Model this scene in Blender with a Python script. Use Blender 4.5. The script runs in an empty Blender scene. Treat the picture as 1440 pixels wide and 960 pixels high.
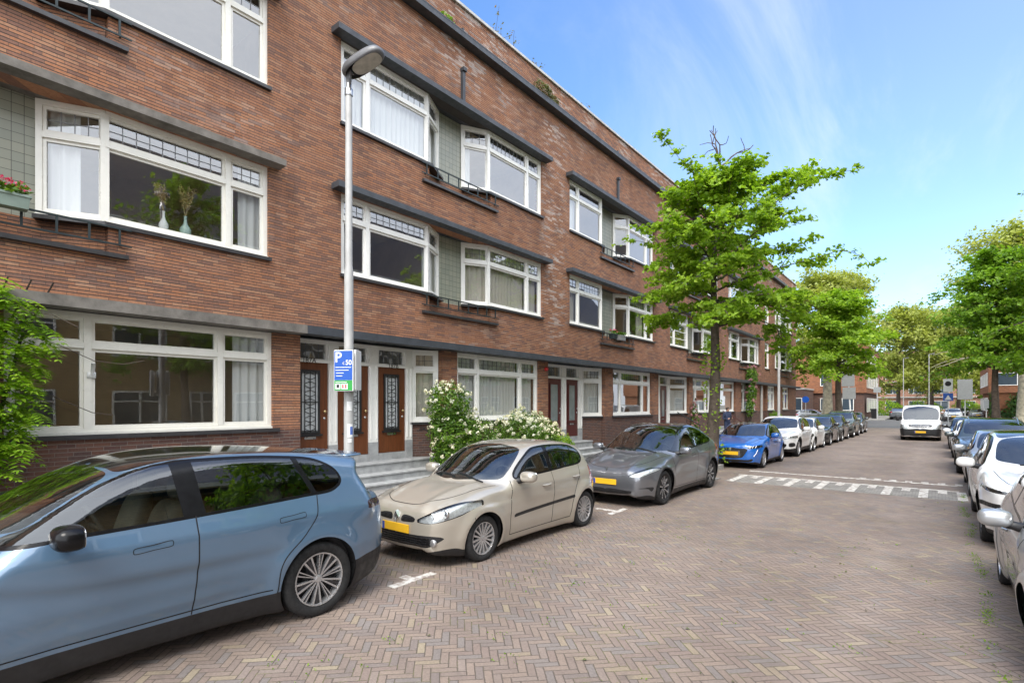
import bpy, bmesh, math, random
import numpy as np
from mathutils import Vector, Matrix
R = math.radians
S = bpy.context.scene
COL = S.collection
random.seed(7)
rng = np.random.default_rng(11)

# ---------------------------------------------------------------- camera
cd = bpy.data.cameras.new('camera')
cam = bpy.data.objects.new('camera', cd); COL.objects.link(cam)
cam.location = (0, 0, 2.08)
cam.rotation_euler = (R(90), 0, R(38.66))
cd.sensor_width = 36; cd.lens = 18.75
cd.shift_y = 88 / 1440
cd.clip_start = .05; cd.clip_end = 2000
S.camera = cam
# ---------------------------------------------------------------- world, sun, exposure
SUN_EL, SUN_AZ = R(54), R(156)       # azimuth measured clockwise from +Y (down the street)
w = bpy.data.worlds.new('World'); S.world = w; w.use_nodes = True
nt = w.node_tree; nt.nodes.clear(); N = nt.nodes.new; L = nt.links.new
out = N('ShaderNodeOutputWorld'); bg = N('ShaderNodeBackground'); L(bg.outputs[0], out.inputs[0])
sky = N('ShaderNodeTexSky'); sky.sky_type = 'NISHITA'; sky.sun_disc = False
sky.sun_elevation = SUN_EL; sky.sun_rotation = SUN_AZ; sky.air_density = 1.0; sky.dust_density = .6; sky.ozone_density = 3.6
tc = N('ShaderNodeTexCoord'); sep = N('ShaderNodeSeparateXYZ'); L(tc.outputs['Generated'], sep.inputs[0])
def wm(op, a, b=None, c=None, clamp=False):
    n = N('ShaderNodeMath'); n.operation = op; n.use_clamp = clamp
    for i, v in enumerate((a, b, c)):
        if v is None: continue
        if isinstance(v, (int, float)): n.inputs[i].default_value = v
        else: L(v, n.inputs[i])
    return n.outputs[0]
zc = wm('MAXIMUM', sep.outputs['Z'], .0)
den = wm('ADD', zc, .16)
cx = wm('DIVIDE', sep.outputs['X'], den); cy = wm('DIVIDE', sep.outputs['Y'], den)
cv = N('ShaderNodeCombineXYZ'); L(cx, cv.inputs[0]); L(cy, cv.inputs[1])
def wnoise(scale, detail, rough, stretch):
    mp = N('ShaderNodeMapping'); mp.inputs['Scale'].default_value = stretch; mp.inputs['Rotation'].default_value = (0, 0, .5)
    L(cv.outputs[0], mp.inputs[0])
    n = N('ShaderNodeTexNoise'); n.inputs['Scale'].default_value = scale; n.inputs['Detail'].default_value = detail
    n.inputs['Roughness'].default_value = rough; n.inputs['Distortion'].default_value = .5
    L(mp.outputs[0], n.inputs['Vector']); return n.outputs['Fac']
n1 = wnoise(1.1, 9, .6, (1, .45, 1)); n2 = wnoise(.35, 4, .5, (1, 1, 1))
# thicker cloud to the east (over the opposite houses) and low over the end of the street
east = wm('MULTIPLY_ADD', sep.outputs['X'], .42, -.03)
low = wm('MULTIPLY', wm('SUBTRACT', .42, zc), .32)
cov = wm('ADD', wm('ADD', wm('MULTIPLY', n1, .62), wm('MULTIPLY', n2, .38)), wm('ADD', wm('ADD', wm('MAXIMUM', east, -.1), wm('MULTIPLY', wm('MAXIMUM', wm('SUBTRACT', .45, sep.outputs['Y']), 0.), .55)), wm('MAXIMUM', low, -.03)))
mr = N('ShaderNodeMapRange'); mr.interpolation_type = 'SMOOTHSTEP'
mr.inputs['From Min'].default_value = .42; mr.inputs['From Max'].default_value = .84
L(cov, mr.inputs['Value'])
hs = N('ShaderNodeHueSaturation'); hs.inputs['Saturation'].default_value = 1.12; hs.inputs['Value'].default_value = .84
L(sky.outputs[0], hs.inputs['Color'])
mx = N('ShaderNodeMix'); mx.data_type = 'RGBA'; wz = wnoise(2.6, 9, .62, (.8, .28, 1)); wr = N('ShaderNodeMapRange'); wr.interpolation_type = 'SMOOTHSTEP'
for k_, v_ in zip(('From Min', 'From Max', 'To Min', 'To Max'), (.47, .74, 0., .62)): wr.inputs[k_].default_value = v_
L(wz, wr.inputs['Value'])
rg_ = wm('MULTIPLY', wm('MULTIPLY_ADD', sep.outputs['X'], 2.2, 1.15, clamp=True), wm('MULTIPLY_ADD', n2, 4., -1.2, clamp=True))
veil = wm('MULTIPLY', wm('MULTIPLY_ADD', sep.outputs['X'], .95, .52, clamp=True), wm('MULTIPLY_ADD', n2, 1.2, .1, clamp=True))
fac_ = wm('MAXIMUM', mr.outputs[0], wm('ADD', wm('MULTIPLY', wr.outputs[0], rg_), wm('MULTIPLY', veil, .45), clamp=True)); L(fac_, mx.inputs['Factor'])
az_ = N('ShaderNodeVectorMath'); az_.operation = 'MULTIPLY'; L(hs.outputs[0], az_.inputs[0]); az_.inputs[1].default_value = (.94, .95, 1.0); L(az_.outputs[0], mx.inputs['A'])
cb = N('ShaderNodeMapRange'); cb.interpolation_type = 'SMOOTHSTEP'                 # clouds facing away from the sun are thinner and dimmer
for k_, v_ in zip(('From Min', 'From Max', 'To Min', 'To Max'), (.25, .75, 1., .42)): cb.inputs[k_].default_value = v_
L(wm('SUBTRACT', sep.outputs['Y'], wm('MULTIPLY', sep.outputs['X'], .55)), cb.inputs['Value'])
cs = N('ShaderNodeVectorMath'); cs.operation = 'SCALE'; cs.inputs[0].default_value = (6.7, 7.0, 7.5); L(cb.outputs[0], cs.inputs['Scale']); L(cs.outputs[0], mx.inputs['B'])
L(mx.outputs['Result'], bg.inputs['Color']); bg.inputs['Strength'].default_value = .115
sd = bpy.data.lights.new('sun', 'SUN'); sd.energy = 1.1; sd.angle = R(30); sd.color = (1, .95, .87)
sun = bpy.data.objects.new('sun', sd); COL.objects.link(sun)
dirv = Vector((math.sin(SUN_AZ) * math.cos(SUN_EL), math.cos(SUN_AZ) * math.cos(SUN_EL), math.sin(SUN_EL)))
sun.rotation_euler = dirv.to_track_quat('Z', 'Y').to_euler()
sun.location = dirv * 60
vs = S.view_settings; vs.view_transform = 'Standard'; vs.look = 'None'; vs.exposure = 1.92; vs.gamma = 1
S.cycles.use_denoising = True
S.cycles.max_bounces = 8; S.cycles.transparent_max_bounces = 16; S.cycles.glossy_bounces = 4; S.cycles.caustics_reflective = False; S.cycles.caustics_refractive = False

# ---------------------------------------------------------------- materials
class NT:
    def __init__(s, name):
        s.m = bpy.data.materials.new(name); s.m.use_nodes = True
        s.t = s.m.node_tree; s.b = s.t.nodes['Principled BSDF']; s.o = s.t.nodes['Material Output']
    def n(s, typ, **kw):
        nd = s.t.nodes.new('ShaderNode' + typ)
        for k, v in kw.items(): setattr(nd, k, v)
        return nd
    def l(s, a, b): s.t.links.new(a, b)
    def set(s, sock, v):
        if isinstance(v, bpy.types.NodeSocket): s.l(v, sock)
        else:
            if isinstance(v, tuple) and len(v) == 3 and sock.type == 'RGBA': v = (*v, 1)
            sock.default_value = v
    def math(s, op, a, b=None, c=None, clamp=False):
        nd = s.n('Math', operation=op, use_clamp=clamp)
        for i, v in enumerate((a, b, c)):
            if v is not None: s.set(nd.inputs[i], v)
        return nd.outputs[0]
    def pos(s):
        return s.n('NewGeometry').outputs['Position']
    def objc(s):
        return s.n('TexCoord').outputs['Object']
    def noise(s, vec, scale, detail=4, rough=.55, col=False, dim='3D'):
        nd = s.n('TexNoise'); nd.noise_dimensions = dim
        if vec is not None: s.l(vec, nd.inputs['Vector'])
        nd.inputs['Scale'].default_value = scale; nd.inputs['Detail'].default_value = detail; nd.inputs['Roughness'].default_value = rough
        return nd.outputs['Color' if col else 'Fac']
    def ramp(s, fac, stops, interp='LINEAR'):
        nd = s.n('ValToRGB'); nd.color_ramp.interpolation = interp; e = nd.color_ramp.elements
        while len(e) < len(stops): e.new(.5)
        for i, (p, c) in enumerate(stops):
            e[i].position = p; e[i].color = (*c, 1) if len(c) == 3 else c
        s.l(fac, nd.inputs[0]); return nd.outputs[0]
    def mix(s, f, a, b, mode='MIX'):
        nd = s.n('Mix', data_type='RGBA', blend_type=mode)
        s.set(nd.inputs['Factor'], f); s.set(nd.inputs['A'], a); s.set(nd.inputs['B'], b); return nd.outputs['Result']
    def mrange(s, v, a, b, c=0., d=1., smooth=True):
        nd = s.n('MapRange'); nd.interpolation_type = 'SMOOTHSTEP' if smooth else 'LINEAR'
        s.set(nd.inputs['Value'], v)
        for k, x in zip(('From Min', 'From Max', 'To Min', 'To Max'), (a, b, c, d)): nd.inputs[k].default_value = x
        return nd.outputs[0]
    def bump(s, h, strength=.5, dist=.01, nrm=None):
        nd = s.n('Bump'); nd.inputs['Strength'].default_value = strength; nd.inputs['Distance'].default_value = dist
        s.l(h, nd.inputs['Height'])
        s.l(nd.outputs[0], s.b.inputs['Normal']); return nd.outputs[0]
    def base(s, c, rough=.6, metal=0., spec=.5):
        s.set(s.b.inputs['Base Color'], c); s.set(s.b.inputs['Roughness'], rough); s.b.inputs['Metallic'].default_value = metal
        s.b.inputs['Specular IOR Level'].default_value = spec
        return s

def plain(name, c, rough=.6, metal=0., var=.12, scale=6., coat=0., spec=.5, bump=0.):
    t = NT(name); f = t.noise(t.objc(), scale, 6, .6)
    lo = tuple(x * (1 - var) for x in c); hi = tuple(min(1, x * (1 + var)) for x in c)
    t.base(t.ramp(f, [(.3, lo), (.7, hi)]), rough, metal, spec)
    t.set(t.b.inputs['Roughness'], t.mrange(t.noise(t.objc(), scale * 2.3, 4), .3, .7, max(.02, rough * .8), min(1, rough * 1.2)))
    if coat: t.b.inputs['Coat Weight'].default_value = coat; t.b.inputs['Coat Roughness'].default_value = .04
    if bump: t.bump(t.noise(t.objc(), scale * 8, 5), bump, .005)
    return t.m

def brick_mat(name, cols, mortar, bw=.235, bh=.062, ms=.009, streak=0., dark=0., stagger=.5, grime=(.85, 1.12), perp=1.5):
    t = NT(name); p = t.pos(); sp = t.n('SeparateXYZ'); t.l(p, sp.inputs[0])
    u = t.math('ADD', sp.outputs['X'], sp.outputs['Y'])
    z = sp.outputs['Z']
    row = t.math('FLOOR', t.math('DIVIDE', z, bh))
    wn = t.n('TexWhiteNoise', noise_dimensions='1D'); t.l(row, wn.inputs['W'])
    off = t.math('ADD', t.math('MULTIPLY', t.math('MODULO', row, 2.), stagger), t.math('MULTIPLY', wn.outputs['Value'], .25))
    ub = t.math('ADD', t.math('DIVIDE', u, bw), off)
    col = t.math('FLOOR', ub); fu = t.math('FRACT', ub); fz = t.math('FRACT', t.math('DIVIDE', z, bh))
    cv = t.n('CombineXYZ'); t.l(col, cv.inputs[0]); t.l(row, cv.inputs[1])
    w2 = t.n('TexWhiteNoise', noise_dimensions='2D'); t.l(cv.outputs[0], w2.inputs['Vector'])
    n = len(cols)
    c = t.ramp(w2.outputs['Value'], [(i / n, cc) for i, cc in enumerate(cols)], 'CONSTANT')
    big = t.noise(p, .35, 5, .6); fine = t.noise(p, 26, 5, .65)
    c = t.mix(1., c, t.ramp(big, [(.25, (grime[0],) * 3), (.75, (grime[1],) * 3)]), 'MULTIPLY')
    c = t.mix(1., c, t.ramp(fine, [(.2, (.72, .72, .72)), (.8, (1.2, 1.2, 1.2))]), 'MULTIPLY')
    du = t.math('MULTIPLY', t.math('MINIMUM', fu, t.math('SUBTRACT', 1., fu)), bw)
    dz = t.math('MULTIPLY', t.math('MINIMUM', fz, t.math('SUBTRACT', 1., fz)), bh)
    d = t.math('MINIMUM', t.math('MULTIPLY', du, perp), dz)
    d = t.math('ADD', d, t.math('MULTIPLY', t.math('SUBTRACT', fine, .5), .006))
    mm = t.mrange(d, ms * .5 - .0015, ms * .5 + .003)
    mor = t.mix(t.noise(p, 3., 3), tuple(x * .7 for x in mortar), tuple(x * 1.3 for x in mortar))
    c = t.mix(mm, mor, c)
    if streak:
        mp = t.n('Mapping'); mp.inputs['Scale'].default_value = (1, .6, 2.2); t.l(p, mp.inputs[0])
        s1 = t.mrange(t.math('ADD', t.noise(mp.outputs[0], 1.3, 6, .65), t.math('MULTIPLY', t.math('SUBTRACT', w2.outputs['Value'], .5), .30)), .50, .70)
        hz = t.math('MAXIMUM', t.math('MAXIMUM', t.math('MULTIPLY', t.mrange(z, 10.7, 12.0), t.mrange(t.noise(p, .3, 2), .35, .6)), t.math('MULTIPLY', t.mrange(t.math('ABSOLUTE', t.math('SUBTRACT', sp.outputs['Y'], 15.8)), .2, 1.1, 1., 0.), t.mrange(z, 3., 6.))), t.math('MULTIPLY', t.mrange(t.noise(p, .22, 3), .5, .7), .6))
        c = t.mix(t.math('MULTIPLY', t.math('MULTIPLY', s1, hz), streak), c, (.52, .47, .43))
    if dark:
        mp = t.n('Mapping'); mp.inputs['Scale'].default_value = (1, 1.6, .35); t.l(p, mp.inputs[0])
        c = t.mix(t.math('MULTIPLY', t.mrange(t.noise(mp.outputs[0], .9, 6, .65), .46, .72), dark), c, t.mix(1., c, (.42, .38, .37), 'MULTIPLY'))
    t.base(c, .85, 0, .3)
    t.bump(t.math('ADD', mm, t.math('MULTIPLY', fine, .35)), .7, .012)
    return t.m

MAT = {}
MAT['brick'] = brick_mat('facade_brick', [(.335, .156, .086), (.30, .138, .079), (.365, .176, .097), (.25, .122, .078), (.345, .154, .080), (.315, .155, .094), (.215, .114, .08), (.37, .196, .115)], (.058, .049, .045), bw=.27, bh=.0565, ms=.012, streak=.6, dark=.38, perp=3.2)
MAT['brick_base'] = brick_mat('plinth_brick', [(.115, .058, .045), (.095, .05, .042), (.135, .068, .05), (.085, .05, .044), (.125, .06, .043)], (.18, .155, .135), bw=.23, bh=.066, ms=.008)
MAT['brick_ochre'] = brick_mat('ochre_brick', [(.46, .32, .15), (.40, .27, .125), (.50, .35, .17), (.42, .28, .12)], (.16, .13, .1))
MAT['brick_orange'] = brick_mat('orange_brick', [(.29, .115, .055), (.25, .10, .05), (.32, .135, .065), (.21, .09, .05)], (.12, .08, .06))
MAT['brick_pink'] = brick_mat('pink_brick', [(.40, .20, .135), (.34, .17, .115), (.44, .23, .16), (.31, .16, .11)], (.25, .2, .17))

def herring_mat():
    t = NT('herringbone_clay_paving'); p = t.pos(); W = .067; n = 3.
    rot = t.n('Mapping'); rot.inputs['Rotation'].default_value = (0, 0, R(45)); t.l(p, rot.inputs[0])
    wob = t.n('VectorMath', operation='SCALE'); t.l(t.noise(p, 1.3, 3, .5, True), wob.inputs[0]); wob.inputs['Scale'].default_value = .05
    ad = t.n('VectorMath', operation='ADD'); t.l(rot.outputs[0], ad.inputs[0]); t.l(wob.outputs[0], ad.inputs[1])
    sp = t.n('SeparateXYZ'); t.l(ad.outputs[0], sp.inputs[0])
    x = t.math('ADD', t.math('DIVIDE', sp.outputs['X'], W), 3000.); y = t.math('ADD', t.math('DIVIDE', sp.outputs['Y'], W), 3000.)
    i = t.math('FLOOR', x); j = t.math('FLOOR', y); fx = t.math('FRACT', x); fy = t.math('FRACT', y)
    m = t.math('FLOORED_MODULO', t.math('SUBTRACT', i, j), 2 * n)
    hor = t.math('LESS_THAN', m, n - .5)
    # along / across inside the brick
    lx = t.math('ADD', m, fx); ly = t.math('ADD', t.math('SUBTRACT', 2 * n - 1, m), fy)
    def sel(a, b):
        return t.math('ADD', t.math('MULTIPLY', hor, a), t.math('MULTIPLY', t.math('SUBTRACT', 1., hor), b))
    al = sel(lx, ly); ac = sel(fy, fx)
    idx = sel(t.math('SUBTRACT', i, m), i); idy = sel(j, t.math('SUBTRACT', j, t.math('SUBTRACT', 2 * n - 1, m)))
    d = t.math('MULTIPLY', t.math('MINIMUM', t.math('MINIMUM', al, t.math('SUBTRACT', n, al)), t.math('MINIMUM', ac, t.math('SUBTRACT', 1., ac))), W)
    cv = t.n('CombineXYZ'); t.l(idx, cv.inputs[0]); t.l(idy, cv.inputs[1]); t.l(hor, cv.inputs[2])
    wn = t.n('TexWhiteNoise', noise_dimensions='3D'); t.l(cv.outputs[0], wn.inputs['Vector'])
    c = t.ramp(wn.outputs['Value'], [(0, (.203, .160, .136)), (.15, (.222, .174, .144)), (.32, (.186, .154, .138)), (.46, (.236, .184, .150)), (.6, (.206, .159, .136)), (.72, (.224, .180, .154)), (.84, (.192, .167, .153)), (.95, (.252, .205, .150)), (.985, (.276, .230, .165))], 'CONSTANT')
    fine = t.noise(p, 45, 5, .7)
    c = t.mix(1., c, t.ramp(fine, [(.2, (.7, .7, .7)), (.8, (1.25, 1.25, 1.25))]), 'MULTIPLY')
    c = t.mix(1., c, t.ramp(t.noise(p, .5, 6, .62), [(.28, (.74, .72, .71)), (.72, (1.2, 1.2, 1.2))]), 'MULTIPLY')
    stn = t.mrange(t.noise(p, 2.3, 4, .5), .66, .74)
    c = t.mix(t.math('MULTIPLY', stn, .35), c, (.10, .085, .075))
    # dust swept pale along the wheel tracks
    spw = t.n('SeparateXYZ'); t.l(p, spw.inputs[0])
    tr = t.math('ADD', t.mrange(t.math('ABSOLUTE', t.math('ADD', spw.outputs['X'], .62)), .0, .55, 1., 0.), t.math('MULTIPLY', t.mrange(t.math('ABSOLUTE', t.math('ADD', spw.outputs['X'], 2.7)), .0, .8, 1., 0.), .6))
    c = t.mix(t.math('MULTIPLY', t.math('MULTIPLY', tr, t.mrange(t.noise(p, 1.1, 6, .7), .35, .75)), .55), c, (.33, .27, .235))
    mm = t.mrange(t.math('ADD', d, t.math('MULTIPLY', t.math('SUBTRACT', fine, .5), .008)), .0015, .0065)
    moss = t.mrange(t.noise(p, .8, 5, .65), .47, .62)
    jc = t.mix(t.math('MULTIPLY', moss, t.mrange(t.noise(p, 9, 3), .4, .6)), (.105, .086, .07), (.155, .15, .065))
    c = t.mix(mm, jc, c)
    t.base(c, .8, 0, .35)
    h = t.math('ADD', t.math('MULTIPLY', mm, 1.), t.math('ADD', t.math('MULTIPLY', fine, .25), t.math('MULTIPLY', wn.outputs['Value'], .35)))
    t.bump(h, .6, .01)
    return t.m
MAT['herring'] = herring_mat()

def slab_mat(name, c, sz=.3, joint=.35, stag=.5):
    t = NT(name); p = t.pos(); sp = t.n('SeparateXYZ'); t.l(p, sp.inputs[0])
    b = t.n('TexBrick'); b.offset = stag; t.l(p, b.inputs['Vector'])
    b.inputs['Scale'].default_value = 1; b.inputs['Brick Width'].default_value = sz; b.inputs['Row Height'].default_value = sz
    b.inputs['Mortar Size'].default_value = .006; b.inputs['Color1'].default_value = (*[x * .85 for x in c], 1); b.inputs['Color2'].default_value = (*[x * 1.15 for x in c], 1)
    b.inputs['Mortar'].default_value = (*[x * joint for x in c], 1)
    cc = t.mix(1., b.outputs['Color'], t.ramp(t.noise(p, 1.2, 7, .65), [(.25, (.7, .7, .7)), (.75, (1.2, 1.2, 1.2))]), 'MULTIPLY')
    t.base(cc, .85, 0, .3); t.bump(t.noise(p, 60, 4), .3, .004)
    return t.m
MAT['slab'] = slab_mat('grey_concrete_paving_tiles', (.27, .255, .24))
MAT['asphalt'] = plain('worn_asphalt', (.10, .098, .095), .85, var=.25, scale=3, bump=.4)
MAT['earth'] = plain('town_ground', (.12, .11, .09), .95, var=.3, scale=.6)
MAT['kerb'] = plain('kerb_concrete', (.30, .29, .27), .85, var=.2, scale=5, bump=.3)
def worn_paint():
    t = NT('worn_white_road_paint'); p = t.pos(); f = t.mrange(t.noise(p, 7, 7, .72), .40, .56)
    t.base(t.mix(f, (.27, .22, .19), (.56, .54, .50)), .8); return t.m
MAT['paint_line'] = worn_paint()
MAT['grey_paver'] = slab_mat('grey_ramp_pavers', (.235, .22, .20), .12, .6)
MAT['white'] = plain('cream_white_gloss_paint', (.74, .72, .65), .32, var=.05, scale=3)
MAT['white2'] = plain('white_gloss_paint', (.78, .77, .73), .32, var=.04, scale=3)
MAT['dark_ledge'] = plain('dark_slate_grey_painted_concrete', (.042, .047, .055), .5, var=.25, scale=4)
MAT['concrete'] = plain('weathered_grey_concrete', (.145, .132, .115), .88, var=.4, scale=3.2, bump=.5)
MAT['dark_sill'] = plain('dark_glazed_sill_tile', (.035, .034, .036), .35, var=.25, scale=8)
MAT['stone'] = plain('blue_grey_step_stone', (.32, .325, .325), .7, var=.22, scale=5, bump=.25)
MAT['coping'] = plain('zinc_coping', (.42, .41, .38), .5, .2, var=.2, scale=4)
MAT['iron'] = plain('dark_green_painted_iron', (.022, .032, .034), .45, .3, var=.2)
MAT['black'] = plain('matt_black', (.014, .014, .015), .5, var=.2)
MAT['lead'] = plain('lead_cames', (.20, .20, .20), .5, .5, var=.2)
MAT['interior'] = plain('room_plaster', (.62, .51, .37), .9, var=.15, scale=1)
MAT['floor_in'] = plain('room_floor', (.12, .08, .05), .6, var=.2, scale=2)
MAT['brass'] = plain('aged_brass', (.6, .45, .22), .3, 1., var=.1)
MAT['steel'] = plain('brushed_steel', (.55, .55, .55), .3, 1., var=.1)
MAT['galv'] = plain('galvanised_grey_paint', (.40, .40, .39), .55, .1, var=.12, scale=4)

def tile_green():
    t = NT('pale_green_glazed_tile'); p = t.pos(); sp = t.n('SeparateXYZ'); t.l(p, sp.inputs[0])
    cv = t.n('CombineXYZ'); t.l(t.math('ADD', sp.outputs['Y'], sp.outputs['X']), cv.inputs[0]); t.l(sp.outputs['Z'], cv.inputs[1])
    b = t.n('TexBrick'); b.offset = 0; t.l(cv.outputs[0], b.inputs['Vector']); b.inputs['Scale'].default_value = 1
    b.inputs['Brick Width'].default_value = .15; b.inputs['Row Height'].default_value = .15; b.inputs['Mortar Size'].default_value = .004
    b.inputs['Color1'].default_value = (.30, .30, .235, 1); b.inputs['Color2'].default_value = (.245, .26, .21, 1); b.inputs['Mortar'].default_value = (.06, .06, .05, 1)
    t.base(b.outputs['Color'], .3); return t.m
MAT['tile'] = tile_green()

def wood(name, c1, c2, rough=.35):
    t = NT(name); p = t.pos(); mp = t.n('Mapping'); mp.inputs['Scale'].default_value = (9, 9, .7); t.l(p, mp.inputs[0])
    f = t.noise(mp.outputs[0], 3.5, 6, .6)
    t.base(t.ramp(f, [(.3, c1), (.7, c2)]), rough); return t.m
MAT['wood'] = wood('varnished_red_brown_wood', (.085, .026, .010), (.155, .05, .018))
MAT['wood_dark'] = wood('dark_red_painted_wood', (.075, .014, .012), (.10, .02, .015))

def glass(name, tint=(.75, .8, .78), f0=.07, wav=.0, gain=1.5):
    t = NT(name); t.t.nodes.remove(t.b)
    tr = t.n('BsdfTransparent'); tr.inputs[0].default_value = (*tint, 1)
    gl = t.n('BsdfGlossy'); gl.inputs['Roughness'].default_value = .0; gl.inputs['Color'].default_value = (.95, .97, 1, 1)
    gm = t.n('NewGeometry'); dp = t.n('VectorMath', operation='DOT_PRODUCT'); t.l(gm.outputs['Normal'], dp.inputs[0]); t.l(gm.outputs['Incoming'], dp.inputs[1])
    k = t.math('POWER', t.math('SUBTRACT', 1., t.math('ABSOLUTE', dp.outputs['Value']), clamp=True), 4.)
    fac = t.math('MULTIPLY_ADD', t.math('MULTIPLY_ADD', k, .96, .04), gain, f0, clamp=True)
    if wav:
        bp = t.n('Bump'); bp.inputs['Strength'].default_value = wav; bp.inputs['Distance'].default_value = .02
        t.l(t.noise(t.pos(), 1.1, 2, .4), bp.inputs['Height']); t.l(bp.outputs[0], gl.inputs['Normal'])
    mx = t.n('MixShader'); t.l(fac, mx.inputs[0]); t.l(tr.outputs[0], mx.inputs[1]); t.l(gl.outputs[0], mx.inputs[2])
    t.l(mx.outputs[0], t.o.inputs[0]); return t.m
MAT['glass'] = glass('window_glass', (.93, .95, .94), .10, .06, 1.9)
MAT['leaded'] = glass('leaded_glass', (.5, .52, .48), .1, .8, 1.6)
def curtain_mat(name, c, tr=.25):
    t = NT(name); t.base(c, .9)
    tl = t.n('BsdfTranslucent'); tl.inputs[0].default_value = (*c, 1)
    mx = t.n('MixShader'); mx.inputs[0].default_value = tr; t.l(t.b.outputs[0], mx.inputs[1]); t.l(tl.outputs[0], mx.inputs[2]); t.l(mx.outputs[0], t.o.inputs[0])
    return t.m
MAT['curtain'] = curtain_mat('white_net_curtain', (.82, .82, .80))
MAT['curtain2'] = curtain_mat('beige_curtain', (.70, .64, .56))
MAT['frost'] = plain('frosted_white_glass', (.5, .52, .52), .5)

# ---------------------------------------------------------------- mesh helpers
def world_off(p):
    v = Vector((0, 0, 0))
    while p is not None: v += p.location; p = p.parent
    return v
def tag(o, label=None, cat=None, group=None, kind=None):
    for k, v in (('label', label), ('category', cat), ('group', group), ('kind', kind)):
        if v: o[k] = v
    return o
def empty(name, loc, rz=0, label=None, cat=None, group=None):
    o = bpy.data.objects.new(name, None); COL.objects.link(o); o.location = loc; o.rotation_euler = (0, 0, rz); o.empty_display_size = .2
    return tag(o, label, cat, group)
def mesh_obj(name, V, F, mat, parent=None, smooth=False, nrm=None, local=False):
    me = bpy.data.meshes.new(name)
    V = np.asarray(V, dtype=float)
    if parent is not None and not local: V = V - np.array(world_off(parent))
    me.from_pydata(V.tolist() if len(V) else [], [], [tuple(int(i) for i in f) for f in F] if not isinstance(F, np.ndarray) else F.tolist())
    mats = mat if isinstance(mat, (list, tuple)) else [mat]
    for m in mats: me.materials.append(MAT[m] if isinstance(m, str) else m)
    if smooth: me.polygons.foreach_set('use_smooth', [True] * len(me.polygons))
    me.update()
    if nrm is not None: me.normals_split_custom_set_from_vertices([tuple(x) for x in nrm])
    o = bpy.data.objects.new(name, me); COL.objects.link(o)
    if parent is not None: o.parent = parent
    return o
class MB:
    def __init__(s): s.v = []; s.f = []
    def add(s, vs, fs):
        b = len(s.v); s.v += [tuple(p) for p in vs]; s.f += [tuple(b + i for i in f) for f in fs]; return s
    BF = [(0, 3, 2, 1), (4, 5, 6, 7), (0, 1, 5, 4), (1, 2, 6, 5), (2, 3, 7, 6), (3, 0, 4, 7)]
    def box(s, x0, x1, y0, y1, z0, z1):
        if x0 > x1: x0, x1 = x1, x0
        if y0 > y1: y0, y1 = y1, y0
        return s.add([(x0, y0, z0), (x1, y0, z0), (x1, y1, z0), (x0, y1, z0), (x0, y0, z1), (x1, y0, z1), (x1, y1, z1), (x0, y1, z1)], s.BF)
    def seg(s, p0, p1, s0, s1, d0, d1, z0, z1):
        """box along plan segment p0->p1; d outward (to the right of travel)"""
        p0 = Vector(p0); p1 = Vector(p1); t = (p1 - p0).normalized(); n = Vector((t.y, -t.x))
        q = [p0 + t * a + n * b for a, b in ((s0, d0), (s0, d1), (s1, d1), (s1, d0))]
        return s.add([(*a, z0) for a in q] + [(*a, z1) for a in q], [(0, 3, 2, 1)[::-1], (4, 5, 6, 7)[::-1], (0, 1, 5, 4)[::-1], (1, 2, 6, 5)[::-1], (2, 3, 7, 6)[::-1], (3, 0, 4, 7)[::-1]] if False else s.BF)
    def quad(s, a, b, c, d): return s.add([a, b, c, d], [(0, 1, 2, 3)])
    def tube(s, pts, rad, n=8, cap=True):
        pts = [Vector(p) for p in pts]; k = len(pts)
        rad = [rad] * k if isinstance(rad, (int, float)) else rad
        vs = []; fs = []; up = None
        for i, p in enumerate(pts):
            t = (pts[min(i + 1, k - 1)] - pts[max(i - 1, 0)]).normalized()
            if up is None: up = Vector((0, 0, 1)) if abs(t.z) < .9 else Vector((1, 0, 0))
            a = t.cross(up).normalized(); b = a.cross(t).normalized(); up = b
            for j in range(n):
                an = 2 * math.pi * j / n
                vs.append(p + (a * math.cos(an) + b * math.sin(an)) * rad[i])
        for i in range(k - 1):
            for j in range(n):
                fs.append((i * n + j, i * n + (j + 1) % n, (i + 1) * n + (j + 1) % n, (i + 1) * n + j))
        if cap: fs += [tuple(range(n)), tuple((k - 1) * n + j for j in reversed(range(n)))]
        return s.add(vs, fs)
    def lathe(s, prof, c, n=24, ax='z'):
        vs = []; fs = []
        for r, h in prof:
            for j in range(n):
                an = 2 * math.pi * j / n; a, b = r * math.cos(an), r * math.sin(an)
                vs.append({'z': (c[0] + a, c[1] + b, c[2] + h), 'y': (c[0] + a, c[1] + h, c[2] + b), 'x': (c[0] + h, c[1] + a, c[2] + b)}[ax])
        for i in range(len(prof) - 1):
            for j in range(n): fs.append((i * n + j, i * n + (j + 1) % n, (i + 1) * n + (j + 1) % n, (i + 1) * n + j))
        return s.add(vs, fs)
    def prism(s, poly, z0, z1):
        n = len(poly)
        return s.add([(*p, z0) for p in poly] + [(*p, z1) for p in poly], [tuple(reversed(range(n))), tuple(range(n, 2 * n))] + [(i, (i + 1) % n, n + (i + 1) % n, n + i) for i in range(n)])
    def build(s, name, mat, parent=None, smooth=False, local=False, bevel=0):
        o = mesh_obj(name, s.v, s.f, mat, parent, smooth, local=local)
        if bevel:
            b = o.modifiers.new('bevel', 'BEVEL'); b.width = bevel; b.segments = 2; b.limit_method = 'ANGLE'
        return o
def structure(o): o['kind'] = 'structure'; return o
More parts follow.
